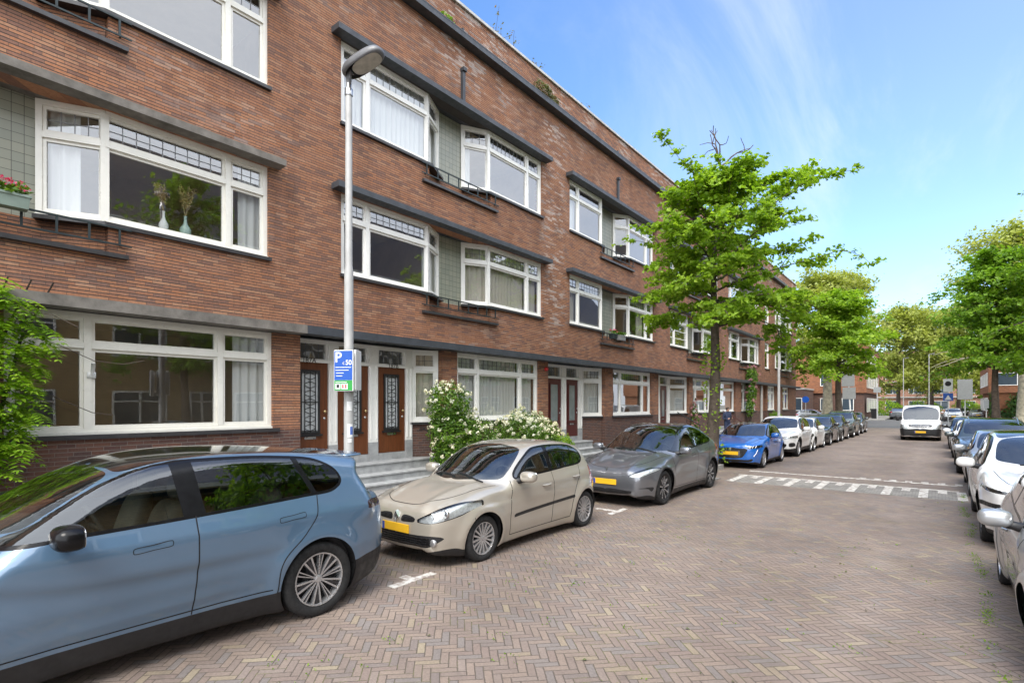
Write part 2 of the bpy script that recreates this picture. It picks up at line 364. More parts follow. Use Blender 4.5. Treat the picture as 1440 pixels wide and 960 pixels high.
def text_mesh(txt, size, mat, parent, loc, rot, name='lettering', ext=.001, bold=False, align='CENTER'):
    c = bpy.data.curves.new('t', 'FONT'); c.body = txt; c.size = size; c.extrude = ext; c.align_x = align; c.align_y = 'CENTER'
    if bold: c.offset = size * .02
    o = bpy.data.objects.new('t', c); COL.objects.link(o)
    dg = bpy.context.evaluated_depsgraph_get(); me = bpy.data.meshes.new_from_object(o.evaluated_get(dg))
    bpy.data.objects.remove(o); me.name = name
    me.transform(Matrix.Translation(Vector(loc) - (world_off(parent) if parent else Vector())) @ rot.to_4x4())
    me.materials.clear(); me.materials.append(MAT[mat] if isinstance(mat, str) else mat)
    o = bpy.data.objects.new(name, me); COL.objects.link(o); o.parent = parent
    return o
def copy_tree(o, parent=None):
    c = o.copy(); COL.objects.link(c)
    if parent is not None: c.parent = parent
    for ch in list(o.children): copy_tree(ch, c)
    return c

# ---------------------------------------------------------------- ground and roads
KX = -6.85                      # kerb face on the left
def sheet(name, x0, x1, y0, y1, z, mat):
    return structure(MB().quad((x0, y0, z), (x1, y0, z), (x1, y1, z), (x0, y1, z)).build(name, mat))
sheet('ground', -900, 900, -300, 1500, -.03, 'earth')
sheet('road', KX, 2.75, -30, 57.2, 0, 'herring')
sheet('road', -60, 60, 57.2, 84, .0, 'asphalt')
sheet('road', -5.5, 2.5, 84, 175, .002, 'asphalt')
def pavement(name, x0, x1, y0, y1, kerbside):
    structure(MB().box(x0, x1, y0, y1, -.05, .10).build(name, 'slab'))
pavement('pavement', -11.6, KX - .15, -30, 56.4, 1)
pavement('pavement', 2.9, 7.2, -30, 56.4, 1)
pavement('pavement', -60, -5.7, 84.2, 200, 1)
pavement('pavement', 2.7, 60, 84.2, 200, 1)
def kerb(x0, x1, y0, y1):
    return structure(MB().box(x0, x1, y0, y1, -.05, .115).build('kerb', 'kerb', bevel=.015))
kerb(KX - .15, KX, -30, 56.4); kerb(2.75, 2.9, -30, 56.4); kerb(-5.7, -5.5, 84, 200); kerb(2.5, 2.7, 84, 200)
kerb(-60, -5.7, 84.0, 84.2); kerb(2.7, 60, 84.0, 84.2)
sheet('kerb_strip', -60, 60, 56.95, 57.25, .006, 'kerb')
# raised crossing with painted teeth
structure(MB().box(-4.55, .35, 14.9, 16.4, -.02, .004).build('ramp_strip', 'grey_paver'))
ln = MB()
for y in (17.55, 16.4): ln.box(-4.6, .38, y, y + .13, 0, .009)
for i in range(15):
    x = -4.5 + i * .345
    ln.box(x, x + .17, (14.95 if i % 2 == 0 else 15.9), 16.397, 0, .009)
    if i > 7: ln.box(x, x + .15, 17.683, 17.95, 0, .009)
structure(ln.build('crossing_marking', 'paint_line'))
ln = MB()
for y, k in ((-1.2, .3), (4.2, .14), (9.35, .42)):
    ln.box(-4.91, -4.80, y - .33, y + .33, 0, .008); ln.box(-4.913 - k, -4.913, y - .055, y + .055, 0, .008)
structure(ln.build('parking_marking', 'paint_line'))
# ---------------------------------------------------------------- terrace houses on the left
X0 = -10.7          # facade plane
def wall_grid(mb, y0, y1, z0, z1, holes, depth=.32):
    ys = sorted({y0, y1, *[a for h in holes for a in h[:2] if y0 < a < y1]}); zs = sorted({z0, z1, *[a for h in holes for a in h[2:] if z0 < a < z1]})
    for a, b in zip(ys, ys[1:]):
        for c, d in zip(zs, zs[1:]):
            my, mz = (a + b) / 2, (c + d) / 2
            if any(h[0] < my < h[1] and h[2] < mz < h[3] for h in holes): continue
            mb.quad((X0, a, c), (X0, b, c), (X0, b, d), (X0, a, d))
    def inside(y, z): return y0 < y < y1 and z0 < z < z1 and any(h[0] < y < h[1] and h[2] < z < h[3] for h in holes)
    e = .004; xd = X0 - depth
    for a, b in zip(ys, ys[1:]):
        for z in zs:
            up, dn = inside((a + b) / 2, z + e), inside((a + b) / 2, z - e)
            if up != dn and z0 < z < z1: mb.quad((X0, a, z), (X0, b, z), (xd, b, z), (xd, a, z))
    for c, d in zip(zs, zs[1:]):
        for y in ys:
            r, l = inside(y + e, (c + d) / 2), inside(y - e, (c + d) / 2)
            if r != l and y0 < y < y1: mb.quad((X0, y, c), (X0, y, d), (xd, y, d), (xd, y, c))

def curtain_obj(win, p0, p1, s0, s1, z0, z1, mat='curtain', off=-.16, amp=.035, wl=.16):
    p0 = Vector(p0); p1 = Vector(p1); t = (p1 - p0).normalized(); n = Vector((t.y, -t.x))
    k = max(6, int((s1 - s0) / .02)); V = []; F = []; ph = random.random() * 6
    for i in range(k + 1):
        s = s0 + (s1 - s0) * i / k
        d = off + amp * math.sin(ph + s / wl * 2 * math.pi + .8 * math.sin(s * 5 + ph)) * (.7 + .3 * math.sin(s * 9))
        q = p0 + t * s + n * d; V += [(*q, z0), (*q, z1)]
    for i in range(k): F.append((2 * i, 2 * i + 2, 2 * i + 3, 2 * i + 1))
    return mesh_obj('curtain', V, F, mat, win, True)

def window(house, segs, z0, z1, lead=True, white='white', tr=.3, curt=None, name='window', sill=True, lites=True, split=None):
    """segs: list of (p0, p1, [relative light widths], end posts)"""
    fr = MB(); pn = MB(); ld = MB(); hz = z1 - z0
    zt = z1 - tr * hz; curtains = []
    for si, (p0, p1, ws) in enumerate(segs):
        Ln = (Vector(p1) - Vector(p0)).length; post = .10; tot = sum(ws)
        first, last = (0.0 if si else .085), (0.0 if si < len(segs) - 1 else .085)
        a0 = first; a1 = Ln - last
        avail = a1 - a0 - post * (len(ws) - 1)
        fr.seg(p0, p1, 0, Ln, -.07, .03, z0, z0 + .085); fr.seg(p0, p1, 0, Ln, -.07, .03, z1 - .09, z1)
        fr.seg(p0, p1, -.0, Ln, .028, .075, z0 - .012, z0 + .028)
        if first: fr.seg(p0, p1, 0, first, -.072, .028, z0 + .085, z1 - .09)
        if last: fr.seg(p0, p1, Ln - last, Ln, -.072, .028, z0 + .085, z1 - .09)
        if si: fr.seg(p0, p1, -.07, .05, -.075, .035, z0 + .04, z1 - .045)
        s = a0
        for i, wd in enumerate(ws):
            wl = avail * wd / tot; e = s + wl
            if i < len(ws) - 1: fr.seg(p0, p1, e, e + post, -.068, .034, z0 + .083, z1 - .088)
            if tr:
                fr.seg(p0, p1, s, e, -.066, .045, zt - .045, zt + .045)
                cells = ((z0 + .085, zt - .045, 0), (zt + .045, z1 - .09, 1))
            else: cells = ((z0 + .085, z1 - .09, 0),)
            for (c0, c1, top) in cells:
                f = .05
                for a, b, c, d in ((s, s + f, c0, c1), (e - f, e, c0, c1), (s + f, e - f, c0, c0 + f), (s + f, e - f, c1 - f, c1)):
                    fr.seg(p0, p1, a, b, -.05, .002, c, d)
                if not top and lites == 'bars':
                    for q in (1, 2): fr.seg(p0, p1, s + f, e - f, -.045, 0, c0 + (c1 - c0) * q / 3 - .015, c0 + (c1 - c0) * q / 3 + .015)
                pv = Vector(p0); tt = (Vector(p1) - pv).normalized(); nn = Vector((tt.y, -tt.x)); dd = nn * -.025
                A = pv + tt * (s + f) + dd; B = pv + tt * (e - f) + dd
                pn.quad((*A, c0 + f), (*B, c0 + f), (*B, c1 - f), (*A, c1 - f))
                if top and lead:
                    kx = max(2, round((wl - 2 * f) / .2)); kz = 2
                    for q in range(1, kx): fr_s = s + f + (wl - 2 * f) * q / kx; ld.seg(p0, p1, fr_s - .006, fr_s + .006, -.03, -.017, c0 + f, c1 - f)
                    for q in range(1, kz): zz = c0 + f + (c1 - c0 - 2 * f) * q / kz; ld.seg(p0, p1, s + f, e - f, -.0305, -.0165, zz - .006, zz + .006)
            curtains.append((p0, p1, s, e))
            s = e + post
    wn = fr.build(name, white, house)
    pn.build('pane', 'glass', wn)
    if ld.v: ld.build('leading', 'lead', wn)
    for c in (curt or []):
        li, f0, f1 = c[:3]; mat = c[3] if len(c) > 3 else 'curtain'
        p0, p1, s, e = curtains[li]
        top = c[4] if len(c) > 4 else 1.
        curtain_obj(wn, p0, p1, s + (e - s) * f0, s + (e - s) * f1, z0 + .05, z0 + (z1 - .05 - z0) * top, mat)
    return wn

DN = .5   # niche depth
def upper_bay(house, holes, cfg, zs, zl, fl, ledge, white):
    ys, ye, flat, wa = cfg['ys'], cfg['ye'], cfg['flat'], cfg['wa']
    xf = X0 - .09; xb = X0 - DN
    a = (xf, ys); b = (xf, ys + flat); c = (xb, ys + flat + wa); d = (xb, ye - flat - wa); e = (xf, ye - flat); f = (xf, ye)
    holes += [(ys, ye, zs, zl), (ys + flat - .02, ye - flat + .02, zs - .5, zs)]
    cu = cfg.get('curt' + fl, (None, None)); ld = cfg.get('lead' + fl, (True, True)); br = cfg.get('bars' + fl, (True, True))
    window(house, [(a, b, [.62, 1.85]), (b, c, [1])], zs, zl, lead=ld[0], white=white, curt=cu[0], lites=br[0])
    window(house, [(d, e, [1]), (e, f, [1.85, .62])], zs, zl, lead=ld[1], white=white, curt=cu[1], lites=br[1])
    MB().quad((xb - .003, c[1] - .1, zs - .06), (xb - .003, d[1] + .1, zs - .06), (xb - .003, d[1] + .1, zl), (xb - .003, c[1] - .1, zl)).build('niche_tiling', 'tile', house)
    MB().box(xb - .1, xb + .02, c[1] - .1, d[1] + .1, zs - .5, zs - .06).build('parapet', 'brick', house)
    # low brick sides and floor of the little balcony
    for p, q in ((b, c), (d, e)): MB().seg(p, q, 0, (Vector(q) - Vector(p)).length, -.12, -.02, zs - .5, zs - .075).build('parapet', 'brick', house)
    def plan_sill(pts):
        pts = [Vector(p) for p in pts]; o_ = []; i_ = []
        for k in range(3):
            nn = Vector((0, 0))
            for g in (k - 1, k):
                if 0 <= g < 2: t_ = (pts[g + 1] - pts[g]).normalized(); nn += Vector((t_.y, -t_.x))
            nn = nn.normalized(); o_.append(pts[k] + nn * .165); i_.append(pts[k] - nn * .08)
        V = [(*p, z) for z in (zs - .072, zs - .006) for p in o_ + i_]
        F = []
        for k in (0, 1): F += [(k, k + 3, k + 4, k + 1), (6 + k, 7 + k, 10 + k, 9 + k), (k, k + 1, k + 7, k + 6), (k + 4, k + 3, k + 9, k + 10)]
        F += [(0, 6, 9, 3), (2, 5, 11, 8)]
        MB().add(V, F).build('window_sill', cfg.get('sill', 'dark_sill'), house)
    plan_sill([(a[0], a[1] - .03), b, c]); plan_sill([d, e, (f[0], f[1] + .03)])
    g0, g1 = ys + flat - .28, ye - flat + .28
    MB().box(xb + .001, X0 + .10, g0, g1, zs - .57, zs - .5).build('balcony_ledge', 'dark_sill', house)
    r = MB()
    for z in (zs - .36, zs - .09): r.box(X0 + .05, X0 + .075, g0 - .05, g1 + .05, z, z + .028)
    n = 8
    for i in range(n):
        y = g0 + .12 + (g1 - g0 - .24) * i / (n - 1); r.box(X0 + .053, X0 + .072, y - .016, y + .016, zs - .34, zs - .085)
    for y in (g0 + .1, g1 - .1): r.box(X0 - .0, X0 + .055, y - .012, y + .012, zs - .352, zs - .335)
    r.build('balcony_rail', 'iron', house)
    m = MB(); m.box(X0 - DN - .1, X0 + .30, ys - .25, ye + .22, zl + .003, zl + .135)
    m.build('lintel_ledge', ledge, house)

def house_block(key, y0, y1, label, cfgs, gf_holes, ledge, white, gf_ledge, extra_holes=()):
    h = empty('terraced_house', (X0, (y0 + y1) / 2, 0), 0, label, 'house', 'brick houses of the terrace')
    holes = list(extra_holes)
    for cfg in cfgs:
        for fl, (zs, zl) in (('1', (5.07, 6.93)), ('2', (8.55, 10.45))):
            upper_bay(h, holes, cfg, zs, zl, fl, ledge[fl], white)
            # rooms behind
    m = MB(); wall_grid(m, y0, y1, 1.56, 13.45, holes + [g for g in gf_holes])
    if y1 > 56: m.quad((X0, y1, 0), (X0 - 9, y1, 0), (X0 - 9, y1, 13.45), (X0, y1, 13.45))
    m.quad((X0 - .003, y0, 13.45), (X0 - .003, y1, 13.45), (X0 - 9, y1, 13.45), (X0 - 9, y0, 13.45))
    m.build('wall', 'brick', h)
    cuts = sorted([g for g in gf_holes if g[2] < 1.5]); ed = [y0] + [v for g in cuts for v in g[:2]] + [y1]
    for a, b in zip(ed[0::2], ed[1::2]):
        if b - a > .02:
            m = MB(); m.quad((X0, a, 0), (X0, b, 0), (X0, b, 1.56), (X0, a, 1.56)); m.quad((X0, a, 0), (X0 - .32, a, 0), (X0 - .32, a, 1.56), (X0, a, 1.56)); m.quad((X0, b, 0), (X0 - .32, b, 0), (X0 - .32, b, 1.56), (X0, b, 1.56))
            m.build('plinth', 'brick_base', h)
    # rooms
    m = MB(); xb = X0 - 4.2
    m.quad((xb, y0, .5), (xb, y1, .5), (xb, y1, 12), (xb, y0, 12))
    for y in (y0 + .05, y1 - .05, (y0 + y1) / 2): m.quad((X0 - .55, y, .5), (xb, y, .5), (xb, y, 12), (X0 - .55, y, 12))
    for z in (3.75, 4.05, 7.35, 7.75, 10.9): m.quad((X0 - .33, y0, z), (X0 - .33, y1, z), (xb, y1, z), (xb, y0, z))
    m.build('room', 'interior', h)
    m = MB(); m.box(X0 - .02, X0 + .28, y0, y1, 12.38, 12.52); m.box(X0 + .2, X0 + .285, y0, y1, 12.52, 12.56); m.build('roof_gutter', 'dark_ledge', h)
    m = MB(); m.box(X0 - .25, X0 + .07, y0, y1, 13.452, 13.53); m.build('roof_coping', 'coping', h)
    for a, b, z in gf_ledge:
        m = MB(); m.box(X0 - .62, X0 + .38, a, b, 3.56, 3.72); m.box(X0 - .61, X0 + .37, a, b, 3.72, 3.735); m.build('ground_floor_ledge', z, h)
    st = MB()
    for cfg in cfgs:
        yc = (cfg['ys'] + cfg['ye']) / 2
        st.box(X0, X0 + .09, yc - .05, yc + .05, 10.66, 11.66); st.box(X0, X0 + .14, yc - .07, yc + .07, 11.6, 11.7)
        st.box(X0, X0 + .06, yc - .03, yc + .03, 12.57, 12.85)
    if st.v: st.build('roof_outlet', 'dark_ledge', h)
    return h

def gf_window(h, y0, y1, ws, white, curt=None, z0=1.6, z1=3.555, lead=True, white_sill=False, tr=.27):
    xf = X0 - .1
    wn = window(h, [((xf, y0), (xf, y1), ws)], z0, z1, lead=lead, white=white, curt=curt, tr=tr)
    MB().box(X0 - .1, X0 + .06, y0 - .1, y1 + .12, z0 - .085, z0 - .014).build('window_sill', 'dark_sill', h)
    return wn

XD = -11.2
def front_door(h, y0, y1, mat, style='lattice', handle_right=True, z0=.83, z1=3.03):
    d = MB(); x = XD + .02
    d.box(x - .05, x, y0, y1, z0, z1)
    gy0, gy1 = (y0 + .24, y1 - .26) if style == 'lattice' else (y0 + .22, y1 - .22)
    gz0, gz1 = z0 + .62, z1 - .22
    do = d.build('front_door', mat, h, bevel=.004)
    # raised glazing surround
    m = MB()
    for a, b, c, e in ((gy0 - .05, gy0, gz0 - .05, gz1 + .05), (gy1, gy1 + .05, gz0 - .05, gz1 + .05), (gy0, gy1, gz1, gz1 + .05), (gy0, gy1, gz0 - .05, gz0)): m.box(x, x + .03, a, b, c, e)
    m.box(x, x + .05, gy0 - .1, gy1 + .1, gz0 - .1, gz0 - .06)
    m.build('glazing_surround', mat if style != 'lattice' else 'black', do)
    MB().box(x, x + .006, gy0, gy1, gz0, gz1).build('door_glass', 'frost' if style == 'lattice' else 'frost2', do)
    if style == 'lattice':
        m = MB(); n = 7
        for i in range(3):
            yy = gy0 + (gy1 - gy0) * (i + .5) / 3; m.box(x + .022, x + .034, yy - .008, yy + .008, gz0, gz1)
        wd = (gy1 - gy0) * .62; c = (gy0 + gy1) / 2
        for k in range(n):
            za = gz0 + (gz1 - gz0) * (k + .1) / n; zb = gz0 + (gz1 - gz0) * (k + .9) / n; zm = (za + zb) / 2
            for s in (-1, 1):
                m.tube([(x + .028, c, zb), (x + .028, c + s * wd / 2, zm + .03), (x + .028, c + s * wd / 2, zm - .03), (x + .028, c, za)], .008, 5)
        for zz in (gz0 + .02, gz1 - .02, (gz0 + gz1) / 2): m.box(x + .02, x + .034, gy0, gy1, zz - .009, zz + .009)
        m.build('door_grille', 'black', do)
    yh = y1 - .10 if handle_right else y0 + .1
    m = MB(); m.lathe([(.0, .07), (.028, .065), (.036, .045), (.028, .025), (.012, .018), (.012, 0)], (x, yh, z0 + 1.08), 12, 'x'); m.build('door_knob', 'brass' if style == 'lattice' else 'steel', do, True)
    m = MB(); m.lathe([(.0, .018), (.026, .016), (.03, 0)], (x, yh + .01, z0 + .92), 12, 'x'); m.build('door_lock', 'steel', do, True)
    MB().box(x, x + .012, (y0 + y1) / 2 - .14, (y0 + y1) / 2 + .14, gz0 - .17, gz0 - .115).build('letter_slot', 'steel', do)
    return do

def entrance(h, r0, r1, doors, ang, white, dmat, style, number=None, steps=None, curt=None):
    """doors: list of (y0,y1); ang: (y0,y1) of the slanted side window"""
    x = XD; fr = MB()
    zt0, zt1 = 3.03, 3.555
    ends = sorted(doors); edges = [r0] + [v for d in ends for v in d] + [ang[0]]
    st = MB()
    for a, b in zip(edges[0::2], edges[1::2]):
        if b - a > .02:
            fr.box(x - .1, x + .06, a, b, 1.12, zt1)
            if b - a > .1:
                fr.box(x + .06, x + .085, a + .03, a + .06, 1.2, zt0); fr.box(x + .06, x + .085, b - .06, b - .03, 1.2, zt0)
            st.box(x - .1, x + .07, a, b, .64, 1.12)
    pns = []; ld = MB()
    for a, b in ends:
        pn = MB(); pns.append(pn)
        st.box(x - .1, x + .03, a, b, .64, .825)
        fr.box(x - .1, x + .05, a, b, zt0, zt0 + .09); fr.box(x - .1, x + .05, a, b, zt1 - .09, zt1)
        for p, q in ((a, a + .06), (b - .06, b)): fr.box(x - .09, x + .02, p, q, zt0 + .09, zt1 - .09)
        pn.quad((x - .04, a + .06, zt0 + .09), (x - .04, b - .06, zt0 + .09), (x - .04, b - .06, zt1 - .09), (x - .04, a + .06, zt1 - .09))
        for i in range(1, 5):
            yy = a + .06 + (b - a - .12) * i / 5; ld.box(x - .035, x - .025, yy - .006, yy + .006, zt0 + .09, zt1 - .09)
        zz = (zt0 + zt1) / 2; ld.box(x - .036, x - .024, a + .06, b - .06, zz - .006, zz + .006)
    fr.box(x + .05, x + .09, r0, ang[0], zt0 - .0, zt0 + .06)
    fo = fr.build('door_frame', white, h)
    for pn in pns: pn.build('transom_pane', 'leaded', fo)
    ld.build('leading', 'lead', fo)
    st.build('stone_base', 'stone', h)
    for a, b in ends: front_door(h, a + .01, b - .01, dmat, style)
    # slanted side window with brick below
    p0 = (x + .0, ang[0]); p1 = (X0 - .16, ang[1])
    wn = window(h, [(p0, p1, [1])], 1.6, zt1, lead=True, white=white, tr=.27, curt=curt or [(0, 0, 1, 'curtain2')])
    Ln = (Vector(p1) - Vector(p0)).length
    MB().seg(p0, p1, -.03, Ln + .03, -.06, .10, 1.525, 1.588).build('window_sill', 'dark_sill', h)
    m = MB(); m.seg(p0, p1, 0, Ln, -.1, .02, .0, 1.525); m.build('plinth', 'brick_base', h)
    m = MB(); m.quad((x - .12, r0, .64), (x - .12, ang[0] + .3, .64), (x - .12, ang[0] + .3, 3.6), (x - .12, r0, 3.6)); m.quad((X0 - .3, r0 + .001, .1), (x - .12, r0 + .001, .1), (x - .12, r0 + .001, 3.56), (X0 - .3, r0 + .001, 3.56)); m.build('recess_wall', 'interior', h)
    s0, s1 = steps
    q = MB(); q.box(x - .05, X0 - .02, s0, s1, .0, .64); q.box(X0 - .02, X0 - .0, s0, s1, 0, .64)
    q = MB(); q.box(x - .05, -10.74, s0, s1, .0, .60); q.box(x - .05, -10.71, s0, s1, .60, .645)
    q.box(-10.74, -10.40, s0, s1 + .35, .0, .37); q.box(-10.74, -10.37, s0, s1 + .36, .37, .415)
    q.box(-10.40, -10.10, s0, s1 + .7, .0, .19); q.box(-10.40, -10.07, s0, s1 + .71, .19, .235)
    q.build('front_steps', 'stone', h, bevel=.008)
    if number:
        for i, (nm, yy) in enumerate(number): text_mesh(nm, .16, 'black', fo, (x + .095, yy, zt0 + .035), Matrix(((0, 0, 1), (1, 0, 0), (0, 1, 0))), 'house_number')

MAT['frost2'] = plain('pale_hall_glass', (.22, .25, .24), .12, var=.25, scale=1.5)
DL = 'dark_ledge'
C = 'curtain'; C2 = 'curtain2'
# house 0 : nearest, weathered concrete ledges
h0 = house_block(0, -9.5, 6.06, 'nearest brick house at the left edge with weathered grey concrete ledges', [
    dict(ys=-2.55, ye=5.41, flat=2.72, wa=.8, curt1=([(0, 0, 1)], [(0, 0.0, .55), (2, .35, 1, C)]), curt2=(None, [(0, 0, .0001)]), lead1=(True, True), lead2=(False, True))],
    [(1.45, 5.5, 1.56, 3.56)], {'1': 'concrete', '2': 'concrete'}, 'white', [(-9.5, 6.05, 'concrete')])
w0 = gf_window(h0, 1.45, 5.5, [.92, 2.05, .92], 'white', [(2, .3, 1, C), (1, .0, .0001)], lead=False)
# house 1
h1 = house_block(1, 6.06, 15.9, 'brick house behind the tall near lamp post with three varnished wooden front doors', [
    dict(ys=7.1, ye=15.05, flat=2.73, wa=.78, curt1=([(0, 0, .6), (2, 0, 1, C)], [(0, 0, 1, C2), (1, 0, 1, C2), (2, 0, 1, C2)]), curt2=([(0, 0, 1), (1, 0, 1), (2, 0, 1)], [(0, 0, .3)]))],
    [(6.1, 10.3, .0, 3.56), (10.88, 14.85, 1.56, 3.56), (15.4, 15.9, 0, 3.56)], {'1': DL, '2': DL}, 'white2', [(6.052, 15.9, DL)])
entrance(h1, 6.1, 10.3, [(6.15, 7.07), (7.3, 8.2), (8.47, 9.38)], (9.6, 10.28), 'white2', 'wood', 'lattice', [('187A', 6.55), ('187', 7.75), ('187B', 8.93)], (6.1, 10.25))
gf_window(h1, 10.88, 14.85, [.85, 2.1, .85], 'white2', [(0, 0, 1, C), (1, 0, 1, C), (2, 0, 1, C)])
# house 2
h2 = house_block(2, 15.9, 25.4, 'brick house with two dark red doors behind the flowering bushes, left of the street tree', [
    dict(ys=16.8, ye=24.3, flat=2.52, wa=.7, curt1=([(0, .4, 1, C2)], [(1, .6, 1, C2)]), curt2=([(0, .5, 1, C)], None), lead2=(False, False))],
    [(15.9, 19.5, .0, 3.56), (20.18, 24.0, 1.56, 3.56), (24.85, 25.4, 0, 3.56)], {'1': DL, '2': DL}, 'white2', [(15.9, 25.4, DL)])
entrance(h2, 15.41, 19.5, [(16.0, 16.95), (17.25, 18.15)], (18.42, 19.46), 'white2', 'wood_dark', 'plain', None, (15.41, 18.55), [(0, 0, 1, C)])
gf_window(h2, 20.18, 24.0, [.7, 2.2, .7], 'white2', [(1, .0, .0001)])
# house 3
h3 = house_block(3, 25.4, 34.9, 'brick house partly hidden by the street tree trunk and crown', [
    dict(ys=26.3, ye=33.9, flat=2.52, wa=.7, curt1=([(0, 0, .7, C2)], [(1, .3, .7, C)]), bars1=('bars', True), lead2=(False, True))],
    [(25.4, 28.95, .0, 3.56), (29.5, 32.5, 1.56, 3.56), (33.3, 34.9, 0, 3.56)], {'1': DL, '2': DL}, 'white2', [(25.4, 34.9, DL)])
entrance(h3, 24.86, 28.95, [(26.05, 26.95)], (27.3, 28.92), 'white2', 'wood_dark', 'plain', None, (25.4, 27.4), [(0, 0, 1, C, .65)])
gf_window(h3, 29.5, 32.5, [.6, 1.8, .6], 'white2', [(1, 0, 1, C, .4)])
# house 4
h4 = house_block(4, 34.9, 44.5, 'brick house right of the tree trunk with a climbing rose on its front', [
    dict(ys=36.0, ye=43.6, flat=2.5, wa=.7, curt1=([(1, 0, .5, C)], [(1, .5, 1, C2), (2, 0, 1, C)]), curt2=([(0, 0, 1)], [(2, 0, 1)]))],
    [(34.9, 37.55, .0, 3.56), (38.9, 42.6, 1.56, 3.56)], {'1': DL, '2': DL}, 'white2', [(34.9, 43.2, DL)])
entrance(h4, 33.31, 37.55, [(33.8, 34.75)], (35.1, 37.52), 'white2', 'wood_dark', 'plain', None, (33.3, 36), [(0, 0, 1, C2)])
gf_window(h4, 38.9, 42.6, [.8, 2, .8], 'white2', [(0, 0, 1), (1, 0, 1, C)])
# house 5
h5 = house_block(5, 44.5, 57.0, 'last brick house of the terrace on the corner of the side street', [
    dict(ys=48.6, ye=55.4, flat=2.2, wa=.7, curt1=([(1, .3, .8, C)], [(1, .5, 1, C)]), curt2=([(0, 0, 1)], [(1, 0, 1)]))],
    [(44.9, 45.9, .1, 3.5), (46.2, 48.6, 1.56, 3.56), (51.4, 53.8, 1.56, 3.56)], {'1': DL, '2': DL}, 'white2', [(43.2, 57.2, DL)], [(45.3, 46.7, 4.9, 6.95), (45.3, 46.7, 8.4, 10.45)])
for z0, z1 in ((4.9, 6.95), (8.4, 10.45)):
    window(h5, [((X0 - .09, 45.3), (X0 - .09, 46.7), [1])], z0, z1, white='white2')
    MB().box(X0 - .05, X0 + .06, 45.2, 46.8, z0 - .07, z0 - .013).build('window_sill', 'dark_sill', h5)
front_door(h5, 44.95, 45.85, 'wood_dark', 'plain', z0=.3, z1=3.0)
gf_window(h5, 46.2, 48.6, [1, 1], 'white2', [(0, 0, 1), (1, 0, 1)])
gf_window(h5, 51.4, 53.8, [1, 1], 'white2', [(0, 0, .5), (1, .5, 1)])
MB().tube([(X0 + .08, 43.9, 0), (X0 + .08, 43.9, 3.5)], .09, 8).build('drain_pipe', 'coping', h5)

# ---------------------------------------------------------------- houses across the street (mirrored in the window panes)
MAT['roof_tile'] = plain('dark_glazed_roof_tile', (.05, .045, .045), .4, var=.3, scale=9)
MAT['dark_pane'] = plain('dark_pane', (.05, .07, .09), .05, var=.2, scale=.6)
def opposite_house(y0):
    XR = 7.2
    h = empty('row_house', (XR, y0 + 4.8, 0), 0, 'ochre brick row house with dark tiled roof, mirrored in the window panes', 'house', 'houses across the street mirrored in the panes')
    MB().box(XR - .55, XR - .45, y0, y0 + 9.6, 10.22, 10.395).build('gutter', 'white', h); MB().box(XR, XR + 8, y0, y0 + 9.6, 0, 10.4).build('wall', 'brick_ochre', h)
    m = MB(); m.add([(XR - .5, y0, 10.402), (XR - .5, y0 + 9.6, 10.402), (XR + 4, y0 + 9.6, 15.6), (XR + 4, y0, 15.6), (XR + 8.5, y0 + 9.6, 10.402), (XR + 8.5, y0, 10.402)], [(0, 3, 2, 1), (3, 5, 4, 2), (0, 5, 3), (1, 2, 4), (0, 1, 4, 5)]); m.build('roof', 'roof_tile', h)
    for zz, hh in ((1.0, 1.7), (4.2, 1.8), (7.5, 1.7)):
        for yy, ww in ((1.0, 2.2), (4.2, 1.1), (6.3, 2.4)):
            fr = MB(); a, b = y0 + yy, y0 + yy + ww
            for p, q, r, s in ((a, a + .09, zz, zz + hh), (b - .09, b, zz, zz + hh), (a + .09, b - .09, zz, zz + .09), (a + .09, b - .09, zz + hh - .09, zz + hh), (a + .09, b - .09, zz + hh * .68, zz + hh * .68 + .07), ((a + b) / 2 - .05, (a + b) / 2 + .05, zz + .09, zz + hh - .09)): fr.box(XR - .06, XR - .002, p, q, r, s)
            f = fr.build('window', 'white', h); MB().box(XR - .03, XR - .003, a + .09, b - .09, zz + .09, zz + hh - .09).build('pane', 'dark_pane', f)
for k in range(6): opposite_house(-3.2 + 9.62 * k)
# ---------------------------------------------------------------- cars: bodies grown from their side, plan and section curves
def crom(pts, closed=True, step=.02):
    P = np.array(pts, float); n = len(P); out = []
    for i in range(n if closed else n - 1):
        p1, p2 = P[i], P[(i + 1) % n]
        p0 = P[(i - 1) % n] if closed or i > 0 else 2 * p1 - p2
        p3 = P[(i + 2) % n] if closed or i < n - 2 else 2 * p2 - p1
        d = lambda a, b: max(np.linalg.norm(a - b) ** .5, 1e-4)
        t0 = 0; t1 = d(p0, p1); t2 = t1 + d(p1, p2); t3 = t2 + d(p2, p3)
        m = max(2, int(np.linalg.norm(p2 - p1) / step)); t = np.linspace(t1, t2, m, endpoint=False)[:, None]
        A1 = (t1 - t) / (t1 - t0) * p0 + (t - t0) / (t1 - t0) * p1; A2 = (t2 - t) / (t2 - t1) * p1 + (t - t1) / (t2 - t1) * p2; A3 = (t3 - t) / (t3 - t2) * p2 + (t - t2) / (t3 - t2) * p3
        B1 = (t2 - t) / (t2 - t0) * A1 + (t - t0) / (t2 - t0) * A2; B2 = (t3 - t) / (t3 - t1) * A2 + (t - t1) / (t3 - t1) * A3
        out.append((t2 - t) / (t2 - t1) * B1 + (t - t1) / (t2 - t1) * B2)
    if not closed: out.append(P[-1:])
    return np.concatenate(out)
